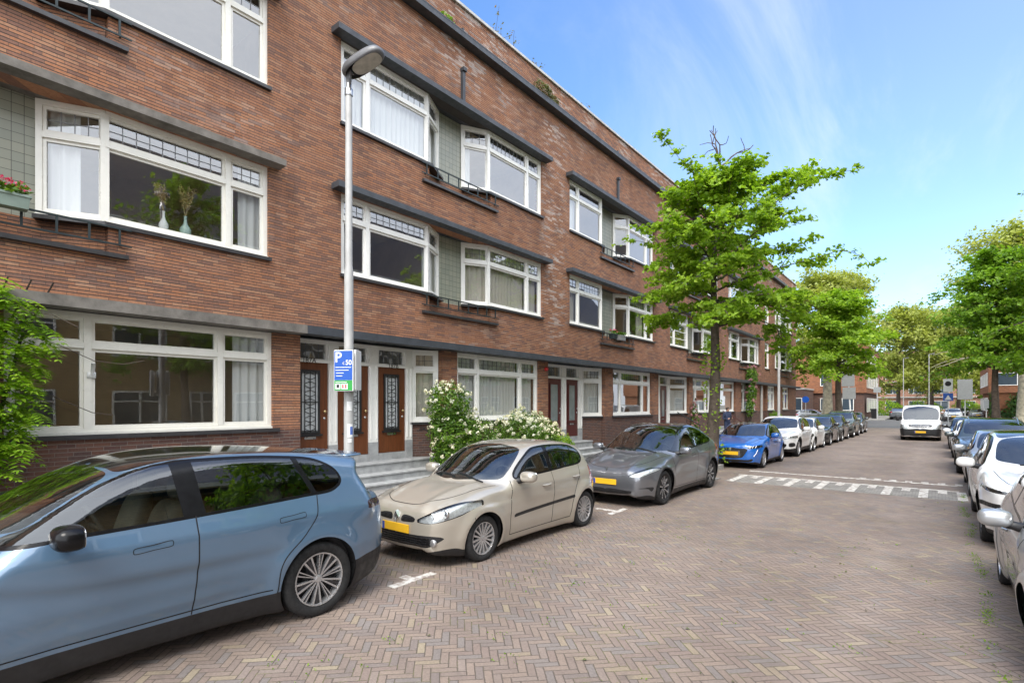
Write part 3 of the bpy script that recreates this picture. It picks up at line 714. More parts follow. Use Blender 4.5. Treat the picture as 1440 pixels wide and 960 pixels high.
def poly_sdf(P, X, Y):
    """signed distance (negative inside) to closed polygon P"""
    sh = X.shape; x = X.ravel(); y = Y.ravel(); res = np.empty(x.size)
    A = P; B = np.roll(P, -1, 0); E = B - A; L2 = (E ** 2).sum(1) + 1e-12
    for c in range(0, x.size, 20000):
        px = x[c:c + 20000, None]; py = y[c:c + 20000, None]
        wx = px - A[None, :, 0]; wy = py - A[None, :, 1]
        h = np.clip((wx * E[:, 0] + wy * E[:, 1]) / L2, 0, 1)
        d = np.sqrt(((wx - h * E[:, 0]) ** 2 + (wy - h * E[:, 1]) ** 2).min(1))
        cond = (A[:, 1] <= py) != (B[:, 1] <= py)
        xi = A[:, 0] + (py - A[:, 1]) * E[:, 0] / np.where(np.abs(E[:, 1]) < 1e-9, 1e-9, E[:, 1])
        ins = (np.logical_and(cond, px < xi).sum(1) % 2) == 1
        res[c:c + 20000] = np.where(ins, -d, d)
    return res.reshape(sh)
class Table:
    def __init__(s, P, x0, x1, y0, y1, h=.0125, blur=2):
        s.x0, s.y0, s.h = x0, y0, h
        gx = np.arange(x0, x1 + h, h); gy = np.arange(y0, y1 + h, h)
        T = poly_sdf(P, *np.meshgrid(gx, gy, indexing='ij'))
        for _ in range(blur):
            Q = np.pad(T, 1, mode='edge'); T = (Q[:-2, 1:-1] + Q[2:, 1:-1] + Q[1:-1, :-2] + Q[1:-1, 2:] + 2 * T) / 6
        s.T = T
    def __call__(s, x, y):
        T = s.T; fx = np.clip((x - s.x0) / s.h, 0, T.shape[0] - 1.001); fy = np.clip((y - s.y0) / s.h, 0, T.shape[1] - 1.001)
        i = fx.astype(int); j = fy.astype(int); a = fx - i; b = fy - j
        return (T[i, j] * (1 - a) + T[i + 1, j] * a) * (1 - b) + (T[i, j + 1] * (1 - a) + T[i + 1, j + 1] * a) * b
def smax(a, b, k): h = np.clip(.5 + .5 * (a - b) / k, 0, 1); return b + (a - b) * h + k * h * (1 - h)
def smin(a, b, k): return -smax(-a, -b, k)
def surface_nets(f, lo, hi, h):
    ax = [np.arange(lo[i], hi[i] + h, h) for i in range(3)]
    G = np.meshgrid(*ax, indexing='ij'); D = f(*G); n = np.array(D.shape)
    ins = D < 0; acc = np.zeros((*(n - 1), 3)); cnt = np.zeros(n - 1)
    c = [(0, 0, 0), (1, 0, 0), (0, 1, 0), (1, 1, 0), (0, 0, 1), (1, 0, 1), (0, 1, 1), (1, 1, 1)]
    sl = lambda o: tuple(slice(o[k], n[k] - 1 + o[k]) for k in range(3))
    for a in range(8):
        for b in range(a + 1, 8):
            if sum(abs(np.array(c[a]) - c[b])) != 1: continue
            da, db = D[sl(c[a])], D[sl(c[b])]; m = (da < 0) != (db < 0)
            t = np.where(m, da / np.where(m, da - db, 1), 0)
            for k in range(3): acc[..., k] += np.where(m, c[a][k] + t * (c[b][k] - c[a][k]), 0)
            cnt += m
    act = cnt > 0; idx = -np.ones(n - 1, int); idx[act] = np.arange(act.sum())
    cell = np.argwhere(act); V = (cell + acc[act] / cnt[act][:, None]) * h + np.array(lo)
    F = []
    for k in range(3):
        u, v = (k + 1) % 3, (k + 2) % 3
        o = [0, 0, 0]; o[k] = 1
        A = ins[tuple(slice(0, n[q] - o[q]) for q in range(3))]; B = ins[tuple(slice(o[q], n[q]) for q in range(3))]
        e = np.argwhere(A != B)
        e = e[(e[:, u] > 0) & (e[:, v] > 0) & (e[:, u] < n[u] - 1) & (e[:, v] < n[v] - 1)]
        flip = A[tuple(e.T)]
        q = []
        for du, dv in ((1, 1), (0, 1), (0, 0), (1, 0)):
            t = e.copy(); t[:, u] -= du; t[:, v] -= dv; q.append(idx[tuple(t.T)])
        q = np.stack(q, 1); q[~flip] = q[~flip][:, ::-1]; F.append(q)
    F = np.concatenate(F); F = F[(F >= 0).all(1)]
    return V, F
def split(V, F, f):
    """cut triangles along f = 0; returns V, inside faces (f<0), outside faces"""
    s = f < 0; k = s[F].sum(1)
    if (k == 3).all() or (k == 0).all(): return V, F[k == 3], F[k == 0]
    ins = [F[k == 3]]; outs = [F[k == 0]]; edges = {}; newV = []; n0 = len(V)
    def mid(a, b):
        key = (a, b) if a < b else (b, a)
        if key not in edges:
            t = f[a] / (f[a] - f[b]); t = min(max(t, .0005), .9995)
            edges[key] = n0 + len(newV); newV.append(V[a] + (V[b] - V[a]) * t)
        return edges[key]
    ni, no = [], []
    for tri in F[(k == 1) | (k == 2)]:
        one = s[tri].sum() == 1
        for r in range(3):
            if s[tri[r]] == one and (s[tri[(r + 1) % 3]] != one) and (s[tri[(r + 2) % 3]] != one):
                a, b, c = int(tri[r]), int(tri[(r + 1) % 3]), int(tri[(r + 2) % 3]); break
        p, q = mid(a, b), mid(a, c)
        (ni if one else no).append((a, p, q)); (no if one else ni).extend(((p, b, c), (p, c, q)))
    if newV: V = np.concatenate([V, np.array(newV)])
    if ni: ins.append(np.array(ni))
    if no: outs.append(np.array(no))
    return V, np.concatenate(ins), np.concatenate(outs)

def paint(name, c, metal=.45, rough=.32, dirt=.0):
    metal *= .9; rough += .03
    t = NT(name); p = t.objc()
    f = t.noise(p, 1.6, 5, .6)
    t.base(t.ramp(f, [(.3, tuple(x * .95 for x in c)), (.7, tuple(min(1, x * 1.05) for x in c))]), rough, metal)
    t.b.inputs['Coat Weight'].default_value = 1; t.b.inputs['Coat Roughness'].default_value = .012; t.b.inputs['Coat IOR'].default_value = 1.85
    return t.m
MAT['car_glass'] = glass('tinted_car_glass', (.30, .34, .33), .06, 0, 1.4)
MAT['car_glass_dark'] = glass('privacy_car_glass', (.10, .115, .12), .05, 0, 1.25)
MAT['screen_glass'] = glass('windscreen_glass', (.62, .70, .66), .07, 0, 1.5)
MAT['lens'] = glass('clear_lamp_lens', (.88, .9, .9), .05, 0, 1.2)
MAT['tyre'] = plain('tyre_rubber', (.013, .013, .0135), .85, var=.3, scale=9, bump=.2)
MAT['trim'] = plain('black_plastic_trim', (.013, .013, .0145), .5, var=.25, scale=8)
MAT['gloss_black'] = plain('gloss_black_trim', (.008, .008, .009), .12, var=.1, coat=1)
MAT['satin_black'] = plain('satin_black_trim', (.006, .006, .007), .22, var=.1, spec=.25)
MAT['chrome'] = plain('chrome_trim', (.75, .76, .78), .1, 1, var=.05)
MAT['alloy'] = plain('silver_alloy', (.52, .52, .53), .32, .75, var=.1)
MAT['alloy_dark'] = plain('dark_alloy', (.05, .05, .055), .35, .6, var=.1)
MAT['reflector'] = plain('lamp_reflector', (.66, .67, .68), .38, .45, var=.3, scale=22)
MAT['tail_red'] = plain('red_lamp_lens', (.35, .012, .012), .15, var=.2, coat=1)
MAT['plate'] = plain('yellow_number_plate', (.78, .45, .02), .45, var=.06)
MAT['plate_blue'] = plain('plate_blue_strip', (.02, .06, .35), .45, var=.05)
MAT['cabin'] = plain('charcoal_upholstery', (.03, .03, .033), .8, var=.25)
MAT['cabin_beige'] = plain('pale_upholstery', (.30, .28, .25), .7, var=.15)
MAT['gap'] = plain('shadow_gap', (.006, .006, .007), .9, var=.1)
MAT['seam'] = plain('seam_grey', (.05, .05, .05), .7, var=.1)

class Body:
    def __init__(s, sp, h):
        s.sp = sp; L, W, H = sp['L'], sp['W'], sp['H']; s.L, s.W, s.H = L, W, H
        ext = (-.3, L + .3, -.3, H + .4)
        s.tub = Table(crom(sp['tub']), *ext); s.gh = Table(crom(sp['gh']), *ext)
        pl = sp['plan']; full = pl + [(a, -b) for a, b in reversed(pl)]
        s.plan = Table(crom(full), -.3, L + .3, -W - .3, W + .3)
        s.sec = np.array(sp['sec'], float); s.ax = sp['axles']; s.rw = sp['rw']
        s.h = h
    def d(s, S_, w, z):
        sp = s.sp; w = np.abs(w)
        ins = np.interp(z, s.sec[:, 0], s.sec[:, 1])
        for a in s.ax:
            r = np.sqrt((S_ - a) ** 2 + (z - s.rw) ** 2)
            ins = ins - sp.get('flare', .02) * np.exp(-((r - s.rw - .07) / .09) ** 2) * (z < s.rw + .55)
        mid = np.clip((S_ - s.ax[0] - .4) / .5, 0, 1) * np.clip((s.ax[1] - .4 - S_) / .5, 0, 1)
        ins = ins + mid * sp.get('waist', .018) * np.exp(-((z - sp.get('waist_z', .52)) / .13) ** 2)
        if 'crease' in sp:
            zc, dz, am = sp['crease']; ins = ins + am * np.clip((z - (zc + (S_ - s.L / 2) * sp.get('crease_slope', .03))) / dz, 0, 1) * np.clip((S_ - .5) / .5, 0, 1)
        if 'under' in sp:
            z0, sl_, am, dz = sp['under']; ins = ins + am * np.clip((z0 + sl_ * np.clip(S_ - s.ax[0], 0, 9) ** 1.6 - z) / dz, 0, 1) * mid
        # bonnet ridges
        ct = sp.get('crown', .07)
        zz = z + ct * (w / s.W) ** 2.4
        if 'ridge' in sp:
            rw_, ra = sp['ridge']; fr = np.clip((sp['cowl'] + .3 - S_) / .3, 0, 1)
            wr = rw_ + .1 * np.clip(S_ / sp['cowl'], 0, 1)
            zz = zz - ra * fr * (np.exp(-((w - wr) / .09) ** 2)) + ra * .6 * fr * np.exp(-(w / .22) ** 2)
        dl = smax(s.tub(S_, zz), s.plan(S_, w + ins), sp.get('kb', .09))
        ws = w / s.W
        m = np.clip((S_ - sp['cowl'] - .3) / (s.L - sp['cowl'] - .6), 0, 1)
        sg = S_ - sp.get('kf', .22) * ws ** 2 * (1 - m) + sp.get('kr', .18) * ws ** 2 * m
        dg1 = s.gh(sg, z + sp.get('crown_roof', .07) * ws ** 2.2)
        belt = sp['belt']
        wl = sp['wg'] - sp.get('tumble', .42) * np.maximum(z - belt, -.15) - .03 * ((S_ - s.L * .52) / (s.L * .5)) ** 2 - sp.get('taper', .06) * np.clip((S_ - s.L * .55) / (s.L * .45), 0, 1) ** 1.5
        dg2 = (w - wl) * .92
        dg = smax(dg1, dg2, sp.get('kg', .09))
        return smin(dl, dg, sp.get('ku', .05))
    def grad(s, P, e=.012):
        g = np.stack([s.d(P[:, 0] + e, P[:, 1], P[:, 2]) - s.d(P[:, 0] - e, P[:, 1], P[:, 2]),
                      s.d(P[:, 0], P[:, 1] + e, P[:, 2]) - s.d(P[:, 0], P[:, 1] - e, P[:, 2]),
                      s.d(P[:, 0], P[:, 1], P[:, 2] + e) - s.d(P[:, 0], P[:, 1], P[:, 2] - e)], 1) / (2 * e)
        return g
    def proj(s, P, it=2):
        for _ in range(it):
            g = s.grad(P); d = s.d(P[:, 0], P[:, 1], P[:, 2]); P = P - np.clip(d / ((g ** 2).sum(1) + 1e-6), -.03, .03)[:, None] * g
        return P
    def shoot(s, A, axis, sign=1, start=None):
        """first hit coming from outside along axis; A = (n,3) with that axis ignored"""
        A = np.array(A, float); n = 500
        lim = {0: (-.05, s.L + .05), 1: (0, s.W + .12), 2: (0, s.H + .1)}[axis]
        t = np.linspace(*lim, n) if sign < 0 else np.linspace(lim[1], lim[0], n)
        best = np.full(len(A), t[-1])
        P = np.repeat(A[:, None, :], n, 1); P[:, :, axis] = t[None]
        D = s.d(P[..., 0], P[..., 1], P[..., 2]); hit = D < 0; k = hit.argmax(1)
        ok = hit.any(1); kk = np.maximum(k, 1); i = np.arange(len(A))
        d0, d1 = D[i, kk - 1], D[i, kk]; f = d0 / np.where(np.abs(d0 - d1) < 1e-9, 1, d0 - d1)
        A[:, axis] = np.where(ok, t[kk - 1] + (t[kk] - t[kk - 1]) * f, np.nan)
        return A

def rim_mesh(r, style, n, wd):
    """returns dict material -> MB ; wheel centred on origin, axis along x, outer face towards +x"""
    ty = MB(); h = wd / 2
    ty.lathe([(r * .70, -h * .9), (r * .80, -h), (r * .93, -h), (r * .985, -h * .82), (r, -h * .5), (r, h * .5), (r * .985, h * .82), (r * .93, h), (r * .80, h * 1.0), (r * .72, h * .88), (r * .69, h * .8)], (0, 0, 0), 40, 'x')
    for q in (-.45, -.15, .15, .45): ty.lathe([(r * 1.0015, h * (q - .02)), (r * .985, h * q), (r * 1.0015, h * (q + .02))], (0, 0, 0), 40, 'x')
    ri = MB(); ro = r * .705
    ri.lathe([(ro, h * .86), (ro * 1.0, h * .92), (ro * .95, h * .9), (ro * .93, h * .72), (ro * .91, h * .2)], (0, 0, 0), 40, 'x')
    bk = MB(); bk.lathe([(ro * .97, h * .25), (0, h * .2)], (0, 0, 0), 32, 'x'); bk.lathe([(ro * .6, h * .42), (ro * .58, h * .45), (ro * .2, h * .45), (0, h * .45)], (0, 0, 0), 24, 'x')
    hub = r * .115; xo = h * .82
    ri.lathe([(0, h * .80), (hub * .55, h * .80), (hub * .95, h * .74), (hub * 1.1, h * .5)], (0, 0, 0), 20, 'x')
    def spoke(an, w0, w1, r0, r1, skew=0., x0=None, x1=None, mb=ri):
        x0 = x0 or h * .74; x1 = x1 or h * .86
        q = []
        for (rr, ww, xx, sk) in ((r0, w0, x0, 0), (r1, w1, x1, skew)):
            for sgn in (-1, 1):
                for dx in (0, -.045):
                    a = an + sk; c, s_ = math.cos(a), math.sin(a)
                    yy = rr * c - sgn * ww / 2 * s_; zz = rr * s_ + sgn * ww / 2 * c
                    q.append((xx + dx, yy, zz))
        mb.add(q, [(0, 2, 6, 4), (0, 4, 5, 1), (2, 3, 7, 6), (1, 5, 7, 3), (4, 6, 7, 5)])
    dk = MB()
    for k in range(n):
        an = 2 * math.pi * k / n + .2; st = 2 * math.pi / n
        if style == 'twin':
            for s_ in (-1, 1): spoke(an + s_ * .1, .022, .024, hub * .9, ro * .94, s_ * st * .14)
        elif style == 'multi':
            spoke(an, .03, .02, hub * .9, ro * .95, 0)
            spoke(an + st / 2, .02, .022, hub, ro * .95, 0)
        elif style == 'spokes':
            for s_ in (-1, 1): spoke(an + s_ * .10, .013, .019, hub * .9, ro * .95, s_ * .07); 
            spoke(an, .022, .03, hub, ro * .95, 0, h * .70, h * .80, dk)
            [spoke(an + st / 2 + s_ * .05, .007, .011, hub, ro * .95, s_ * .03) for s_ in (-1, 1)]
        elif style == 'blade':
            spoke(an, .06, .085, hub * .8, ro * .95, .18); 
        elif style == 'turbine':
            spoke(an, .03, .06, hub * .9, ro * .95, .12); spoke(an + .13, .014, .024, hub * .9, ro * .95, .1, h * .745, h * .865, dk)
    return ty, ri, bk, dk

WHEELS = {}
def add_wheel(root, x, y, r, wd, side, style, n, mats):
    key = (r, wd, style, n)
    if key not in WHEELS: WHEELS[key] = rim_mesh(r, style, n, wd)
    ty, ri, bk, dk = WHEELS[key]
    an = random.random() * 6; ca, sa = math.cos(an), math.sin(an)
    def tf(mb):
        return [(x + side * p[0], y + side * (p[1] * ca - p[2] * sa), r + (p[1] * sa + p[2] * ca) - .006) for p in mb.v]
    o = mesh_obj('wheel', tf(ty), ty.f, 'tyre', root, True, local=True)
    rm = mesh_obj('rim', tf(ri), ri.f, mats[0], o, False, local=True)
    mesh_obj('brake_disc', tf(bk), bk.f, 'gap', o, False, local=True)
    if dk.v: mesh_obj('rim_inlay', tf(dk), dk.f, mats[1], o, False, local=True)
    return o

def superell(c, r, e=.6, n=14, m=20, cut=None):
    vs = []; fs = []
    sg = lambda v, p: math.copysign(abs(v) ** p, v)
    for i in range(n + 1):
        a = -math.pi / 2 + math.pi * i / n
        for j in range(m):
            b = 2 * math.pi * j / m
            p = [c[0] + r[0] * sg(math.cos(a), e) * sg(math.cos(b), e), c[1] + r[1] * sg(math.cos(a), e) * sg(math.sin(b), e), c[2] + r[2] * sg(math.sin(a), e)]
            if cut and p[1] > cut: p[1] = cut
            vs.append(p)
    for i in range(n):
        for j in range(m): fs.append((i * m + j, i * m + (j + 1) % m, (i + 1) * m + (j + 1) % m, (i + 1) * m + j))
    return vs, fs

def build_car(sp, label, cat='car', group=None, h=None, name='parked_car'):
    h = h or sp.get('res', .04)
    B = Body(sp, h); L, W, H = B.L, B.W, B.H
    root = empty(name, (0, 0, 0), 0, label, cat, group)
    V, Q = surface_nets(B.d, (-.1, -2 * h, .1), (L + .1, W + .12, H + .1), h)
    V = B.proj(V)
    F = np.concatenate([Q[:, [0, 1, 2]], Q[:, [0, 2, 3]]])
    V, _, F = split(V, F, V[:, 1].copy())                        # keep the right half
    parts = {}
    def field(fn):
        n = B.grad(V); n /= np.linalg.norm(n, axis=1)[:, None] + 1e-9
        return fn(V[:, 0], V[:, 1], V[:, 2], n)
    def cut(fn, key, src):
        nonlocal V
        f = field(fn); V2, i, o = split(V, src, f); V = V2
        if key: parts.setdefault(key, []).append(i)
        return i, o
    # wheel openings
    for a in B.ax:
        ra = B.rw + sp.get('arch_gap', .045)
        _, F = cut(lambda S_, w, z, n: np.maximum(np.sqrt((S_ - a) ** 2 + (z - B.rw) ** 2) - ra, W - .42 - w), None, F)
    P2 = lambda k: crom(sp[k], True, .03)
    # windscreen / rear screen in plan
    def plan_field(k, zmin):
        P = P2(k)
        return lambda S_, w, z, n: np.maximum(np.maximum(poly_sdf(P, S_, w), zmin - z), .05 - n[:, 2])
    if 'roofglass' in sp:
        _, F = cut(plan_field('roofglass', H - .3), 'roof_panel', F)
    if 'screen' in sp:
        _, F = cut(plan_field('screen', sp['belt'] - .12), 'windscreen', F)
    if 'rear_screen' in sp:
        _, F = cut(plan_field('rear_screen', sp['belt'] - .05), 'rear_window', F)
    # side glass with black surround
    def side_field(P, zmin, off=0.):
        return lambda S_, w, z, n: np.maximum(np.maximum(poly_sdf(P, S_, z) - off, zmin - z), .25 - n[:, 1])
    D = P2('dlo')
    ins, F = cut(side_field(D, sp['belt'] - .2, .026), None, F)
    gl, ring = cut(side_field(D, sp['belt'] - .2, 0.), None, ins)
    parts['window_trim'] = [ring]
    for (a0, a1, zt0, zt1) in sp['pillars']:                     # dark pillars between the panes
        def pf(S_, w, z, n):
            c = a0 + (a1 - a0) * np.clip((z - sp['belt']) / (H - sp['belt']), -.2, 1.2)
            return np.abs(S_ - c) - zt0
        # two one-sided cuts give crisp pillar edges
        f1 = lambda S_, w, z, n: (a0 + (a1 - a0) * (z - sp['belt']) / (H - sp['belt']) - zt0) - S_
        f2 = lambda S_, w, z, n: S_ - (a0 + (a1 - a0) * (z - sp['belt']) / (H - sp['belt']) + zt0)
        right, left = cut(f1, None, gl)
        pil, right2 = cut(f2, None, right)
        parts['window_trim'].append(pil)
        if zt1: parts.setdefault('side_window', []).append(left); gl = right2
        else: parts.setdefault('side_window', []).append(left); gl = right2
    parts.setdefault('side_window_rear' if sp.get('dark_rear') else 'side_window', []).append(gl)
    # lamps, grilles on the nose and tail
    for key, lst in sp.get('front', {}).items():
        for poly, smx in lst:
            P = crom(poly, True, .02)
            _, F = cut(lambda S_, w, z, n: np.maximum(poly_sdf(P, w, z), S_ - smx), key, F)
    for key, lst in sp.get('rear', {}).items():
        for poly, smn in lst:
            P = crom(poly, True, .02)
            _, F = cut(lambda S_, w, z, n: np.maximum(poly_sdf(P, w, z), smn - S_), key, F)
    for key, lst in sp.get('side', {}).items():
        for poly in lst:
            P = crom(poly, True, .02) if len(poly) > 4 else np.array(poly, float)
            _, F = cut(lambda S_, w, z, n: np.maximum(poly_sdf(P, S_, z), .3 - n[:, 1]), key, F)
    if 'cladding' in sp:
        C_ = np.array(sp['cladding'], float)
        def cf(S_, w, z, n):
            f = z - np.interp(S_, C_[:, 0], C_[:, 1])
            if sp.get('arch_clad'):
                for a in B.ax: f = np.minimum(f, np.sqrt((S_ - a) ** 2 + (z - B.rw) ** 2) - B.rw - .045 - sp['arch_clad'])
            return f
        _, F = cut(cf, 'cladding', F)
    parts['body'] = [F]
    # vertex normals, gently smoothed over the mesh
    Nn = B.grad(V); Nn /= np.linalg.norm(Nn, axis=1)[:, None] + 1e-9
    allF = np.concatenate([f for l in parts.values() for f in l if len(f)])
    for _ in range(1):
        acc = Nn.copy(); k = np.ones(len(V))
        for a, b in ((0, 1), (1, 2), (2, 0)):
            np.add.at(acc, allF[:, a], Nn[allF[:, b]]); np.add.at(acc, allF[:, b], Nn[allF[:, a]]); np.add.at(k, allF[:, a], 1); np.add.at(k, allF[:, b], 1)
        Nn = acc / np.linalg.norm(acc, axis=1)[:, None]
    toW = lambda P: np.stack([P[:, 1], P[:, 0] - L / 2, P[:, 2]], 1)
    # normals across the symmetry plane
    Nn[np.abs(V[:, 1]) < .002, 1] = 0; Nn /= np.linalg.norm(Nn, axis=1)[:, None] + 1e-9
    def emit(nm, fs, mat, parent, sides=(1, -1), off=0.):
        fs = [f for f in fs if len(f)]
        if not fs: return None
        F_ = np.concatenate(fs); used, inv = np.unique(F_, return_inverse=True); F_ = inv.reshape(F_.shape)
        P = toW(V[used] + Nn[used] * off); N_ = np.stack([Nn[used][:, 1], Nn[used][:, 0], Nn[used][:, 2]], 1)
        VV = []; FF = []; NN = []; b = 0
        for sd_ in sides:
            m = np.array([sd_, 1, 1]); VV.append(P * m); NN.append(N_ * m)
            FF.append((F_[:, ::-1] if sd_ > 0 else F_) + b); b += len(P)
        return mesh_obj(nm, np.concatenate(VV), np.concatenate(FF), mat, parent, True, np.concatenate(NN), local=True)
    mats = sp['mats']
    body = emit('body', parts['body'], mats['body'], root)
    for sd_ in (1, -1): emit('window_trim', parts['window_trim'], 'satin_black', root, (sd_,))
    if 'cladding' in parts: emit('cladding', parts['cladding'], mats.get('cladding', 'trim'), root)
    if 'roof_panel' in parts: emit('roof_panel', parts['roof_panel'], mats.get('roof', 'gloss_black'), root)
    if 'windscreen' in parts: emit('windscreen', parts['windscreen'], 'screen_glass', root)
    if 'rear_window' in parts: emit('rear_window', parts['rear_window'], 'car_glass_dark', root)
    for sd_ in (1, -1):
        for k, m in (('side_window', 'car_glass'), ('side_window_rear', 'car_glass_dark')):
            for f in parts.get(k, []):
                if len(f): emit('side_window', [f], m, root, (sd_,))
        for k, m in (('headlight', 'lens'), ('tail_light', 'tail_red'), ('fog_light', 'lens'), ('daylight_strip', 'lens')):
            if k in parts:
                o = emit(k, parts[k], mats.get('tail', m) if k == 'tail_light' else m, root, (sd_,))
                if m == 'lens': emit('reflector', parts[k], mats.get('reflector', 'reflector'), o, (sd_,), -.035)
    for k, m in (('grille', 'trim'), ('bumper_insert', 'trim'), ('side_strip', 'trim'), ('chrome_strip', 'chrome'), ('bumper_lip', 'trim'), ('tail_strip', 'tail_red'), ('badge', 'chrome')):
        if k in parts: emit(k, parts[k], m, root)
    # shut lines as thin dark ribbons lying on the surface
    def ribbon(pts, axis, wd=.0035, sign=1, both=True, mat='gap', nm='shut_line', off=.0012, closed=False):
        P = crom(pts, closed, .03) if len(pts) > 2 else np.linspace(pts[0], pts[1], 12)
        if closed: P = np.concatenate([P, P[:1]])
        T = np.gradient(P, axis=0); T /= np.linalg.norm(T, axis=1)[:, None] + 1e-9; Nr = np.stack([-T[:, 1], T[:, 0]], 1)
        o = [k for k in range(3) if k != axis]; rows = []
        for sgn in (-1, 1):
            A = np.zeros((len(P), 3)); A[:, o] = P + Nr * wd * sgn; A = B.shoot(A, axis, sign); rows.append(A)
        if np.isnan(rows[0]).any() or np.isnan(rows[1]).any(): return None
        A = np.concatenate(rows); g = B.grad(A); A = A + g / (np.linalg.norm(g, axis=1)[:, None] + 1e-9) * off
        n = len(P); fs = [(i, i + 1, n + i + 1, n + i) for i in range(n - 1)]
        return toW(A), fs
    rb = MB()
    for axis, key, sign in ((1, 'gaps_side', 1), (2, 'gaps_top', 1), (0, 'gaps_front', -1)):
        for g in sp.get(key, []):
            r_ = ribbon(g, axis, .0052 * sp.get('gapw', 1), sign)
            if r_:
                if axis == 1:
                    for m in (1, -1): MB().add((r_[0] * np.array([m, 1, 1])).tolist(), r_[1]).build('shut_line', 'gap', root, local=True)
                else:
                    q = MB(); k = len(r_[0]) // 2; A = r_[0]; m_ = np.array([-1, 1, 1])
                    q.add(A.tolist(), r_[1]); q.add((A * m_).tolist(), r_[1])
                    if g[0][0 if axis == 0 else 1] < .02: q.add([A[0].tolist(), A[k].tolist(), (A[k] * m_).tolist(), (A[0] * m_).tolist()], [(0, 1, 2, 3)])
                    q.build('shut_line', 'gap', root, local=True)
    for nm, axis, pts, wd, m in sp.get('strips', []):
        r_ = ribbon(pts, axis, wd, 1 if axis else -1, off=.006)
        if r_:
            q = MB()
            for s_ in (1, -1): q.add((r_[0] * np.array([s_, 1, 1])).tolist(), r_[1])
            q.build(nm, m, root, local=True)
    # wheels and arches
    wd = sp.get('tw', .22); st, n, wm_ = sp['rim']
    am = MB()
    for a in B.ax:
        for sd_ in (1, -1):
            xo = W - wd / 2 - sp.get('wheel_in', .035)
            add_wheel(root, sd_ * xo, a - L / 2, B.rw, wd, sd_, st, n, wm_)
            ra = B.rw + sp.get('arch_gap', .045) + .012; k = 20; ring = []
            for i in range(k + 1):
                an = math.radians(-28 + 236 * i / k); yy = a - L / 2 + ra * math.cos(an); zz = B.rw + ra * math.sin(an)
                ring += [(sd_ * (W - .018 - np.interp(zz, B.sec[:, 0], B.sec[:, 1])), yy, zz), (sd_ * (W - .5), yy, zz)]
            am.add(ring, [(2 * i, 2 * i + 2, 2 * i + 3, 2 * i + 1) for i in range(k)])
            am.add([(sd_ * (W - .5), a - L / 2 - ra, .12), (sd_ * (W - .5), a - L / 2 + ra, .12), (sd_ * (W - .5), a - L / 2 + ra, B.rw + ra), (sd_ * (W - .5), a - L / 2 - ra, B.rw + ra)], [(0, 1, 2, 3)])
    am.build('wheel_arch', 'gap', root, local=True)
    # cabin
    zb = sp['belt']; c = sp['cowl'] - L / 2; iw = W - .17
    m = MB(); m.box(-iw, iw, c + .25, L / 2 - .45, .38, .42); m.box(-iw, iw, L / 2 - 1.0, L / 2 - .4, .4, zb - .12)
    for s_ in (1, -1): m.box(s_ * (iw - .02), s_ * (iw + .02), c + .3, L / 2 - .5, .4, zb - .09)
    m.build('cabin_lining', mats.get('lining', 'cabin'), root, local=True)
    vs, fs = superell((0, c + .42, zb - .14), (iw, .3, .13), .5); mesh_obj('dashboard', vs, fs, mats.get('dash', 'cabin'), root, True, local=True)
    m = MB(); tw = [(math.cos(t), math.sin(t)) for t in np.linspace(0, 2 * math.pi, 17)]
    sx = sp.get('drv', 1) * W * .40
    m.tube([(sx + .18 * a, c + .86 - .07 * b, zb - .06 + .17 * b) for a, b in tw], .016, 6); m.box(sx - .17, sx + .17, c + .85, c + .87, zb - .075, zb - .045); m.build('steering_wheel', 'cabin', root, True, local=True)
    ys = sp.get('seat_y', sp['cowl'] + 1.28) - L / 2
    for x in (-W * .40, W * .40):
        for yy in (ys, ys + .88):
            sm = mats.get('seats', 'cabin'); q = MB()
            vs, fs = superell((x, yy - .22, .58), (.24, .26, .10), .5); q.add(vs, fs)
            lean = .30
            vs, fs = superell((0, 0, 0), (.235, .09, .34), .55); vs = [(x + a, yy + .08 + b + cc * lean, .92 + cc - .02) for a, b, cc in vs]; q.add(vs, fs)
            vs, fs = superell((x, yy + .22, min(1.33, H - .26)), (.13, .06, .09), .6); q.add(vs, fs)
            q.build('seat', sm, root, True, local=True)
    # mirrors
    my, mz, mxs = sp['mirror']; mr_ = sp.get('mirror_size', (.125, .085, .08))
    for sd_ in (1, -1):
        A = B.shoot([[my, 0, mz - .03]], 1)[0]; xw = A[1] if A[1] == A[1] else W * .9
        vs, fs = superell((sd_ * (xw + mr_[0] + .045), my - L / 2 - .02, mz + .045), mr_, .72, cut=my - L / 2 + .045)
        mo = mesh_obj('wing_mirror', vs, fs, mats.get('mirror', mats['body']), root, True, local=True)
        q = MB(); q.tube([(sd_ * (xw - .06), my - L / 2 - .03, mz - .035), (sd_ * (xw + .05), my - L / 2 - .02, mz - .01), (sd_ * (xw + .13), my - L / 2 - .01, mz + .0)], [.05, .04, .035], 8); q.build('mirror_arm', 'trim', mo, True, local=True)
        vs, fs = superell((sd_ * (xw + mr_[0] + .045), my - L / 2 + .046, mz + .045), (mr_[0] * .88, .004, mr_[2] * .85), .6); mesh_obj('mirror_glass', vs, fs, 'chrome', mo, True, local=True)
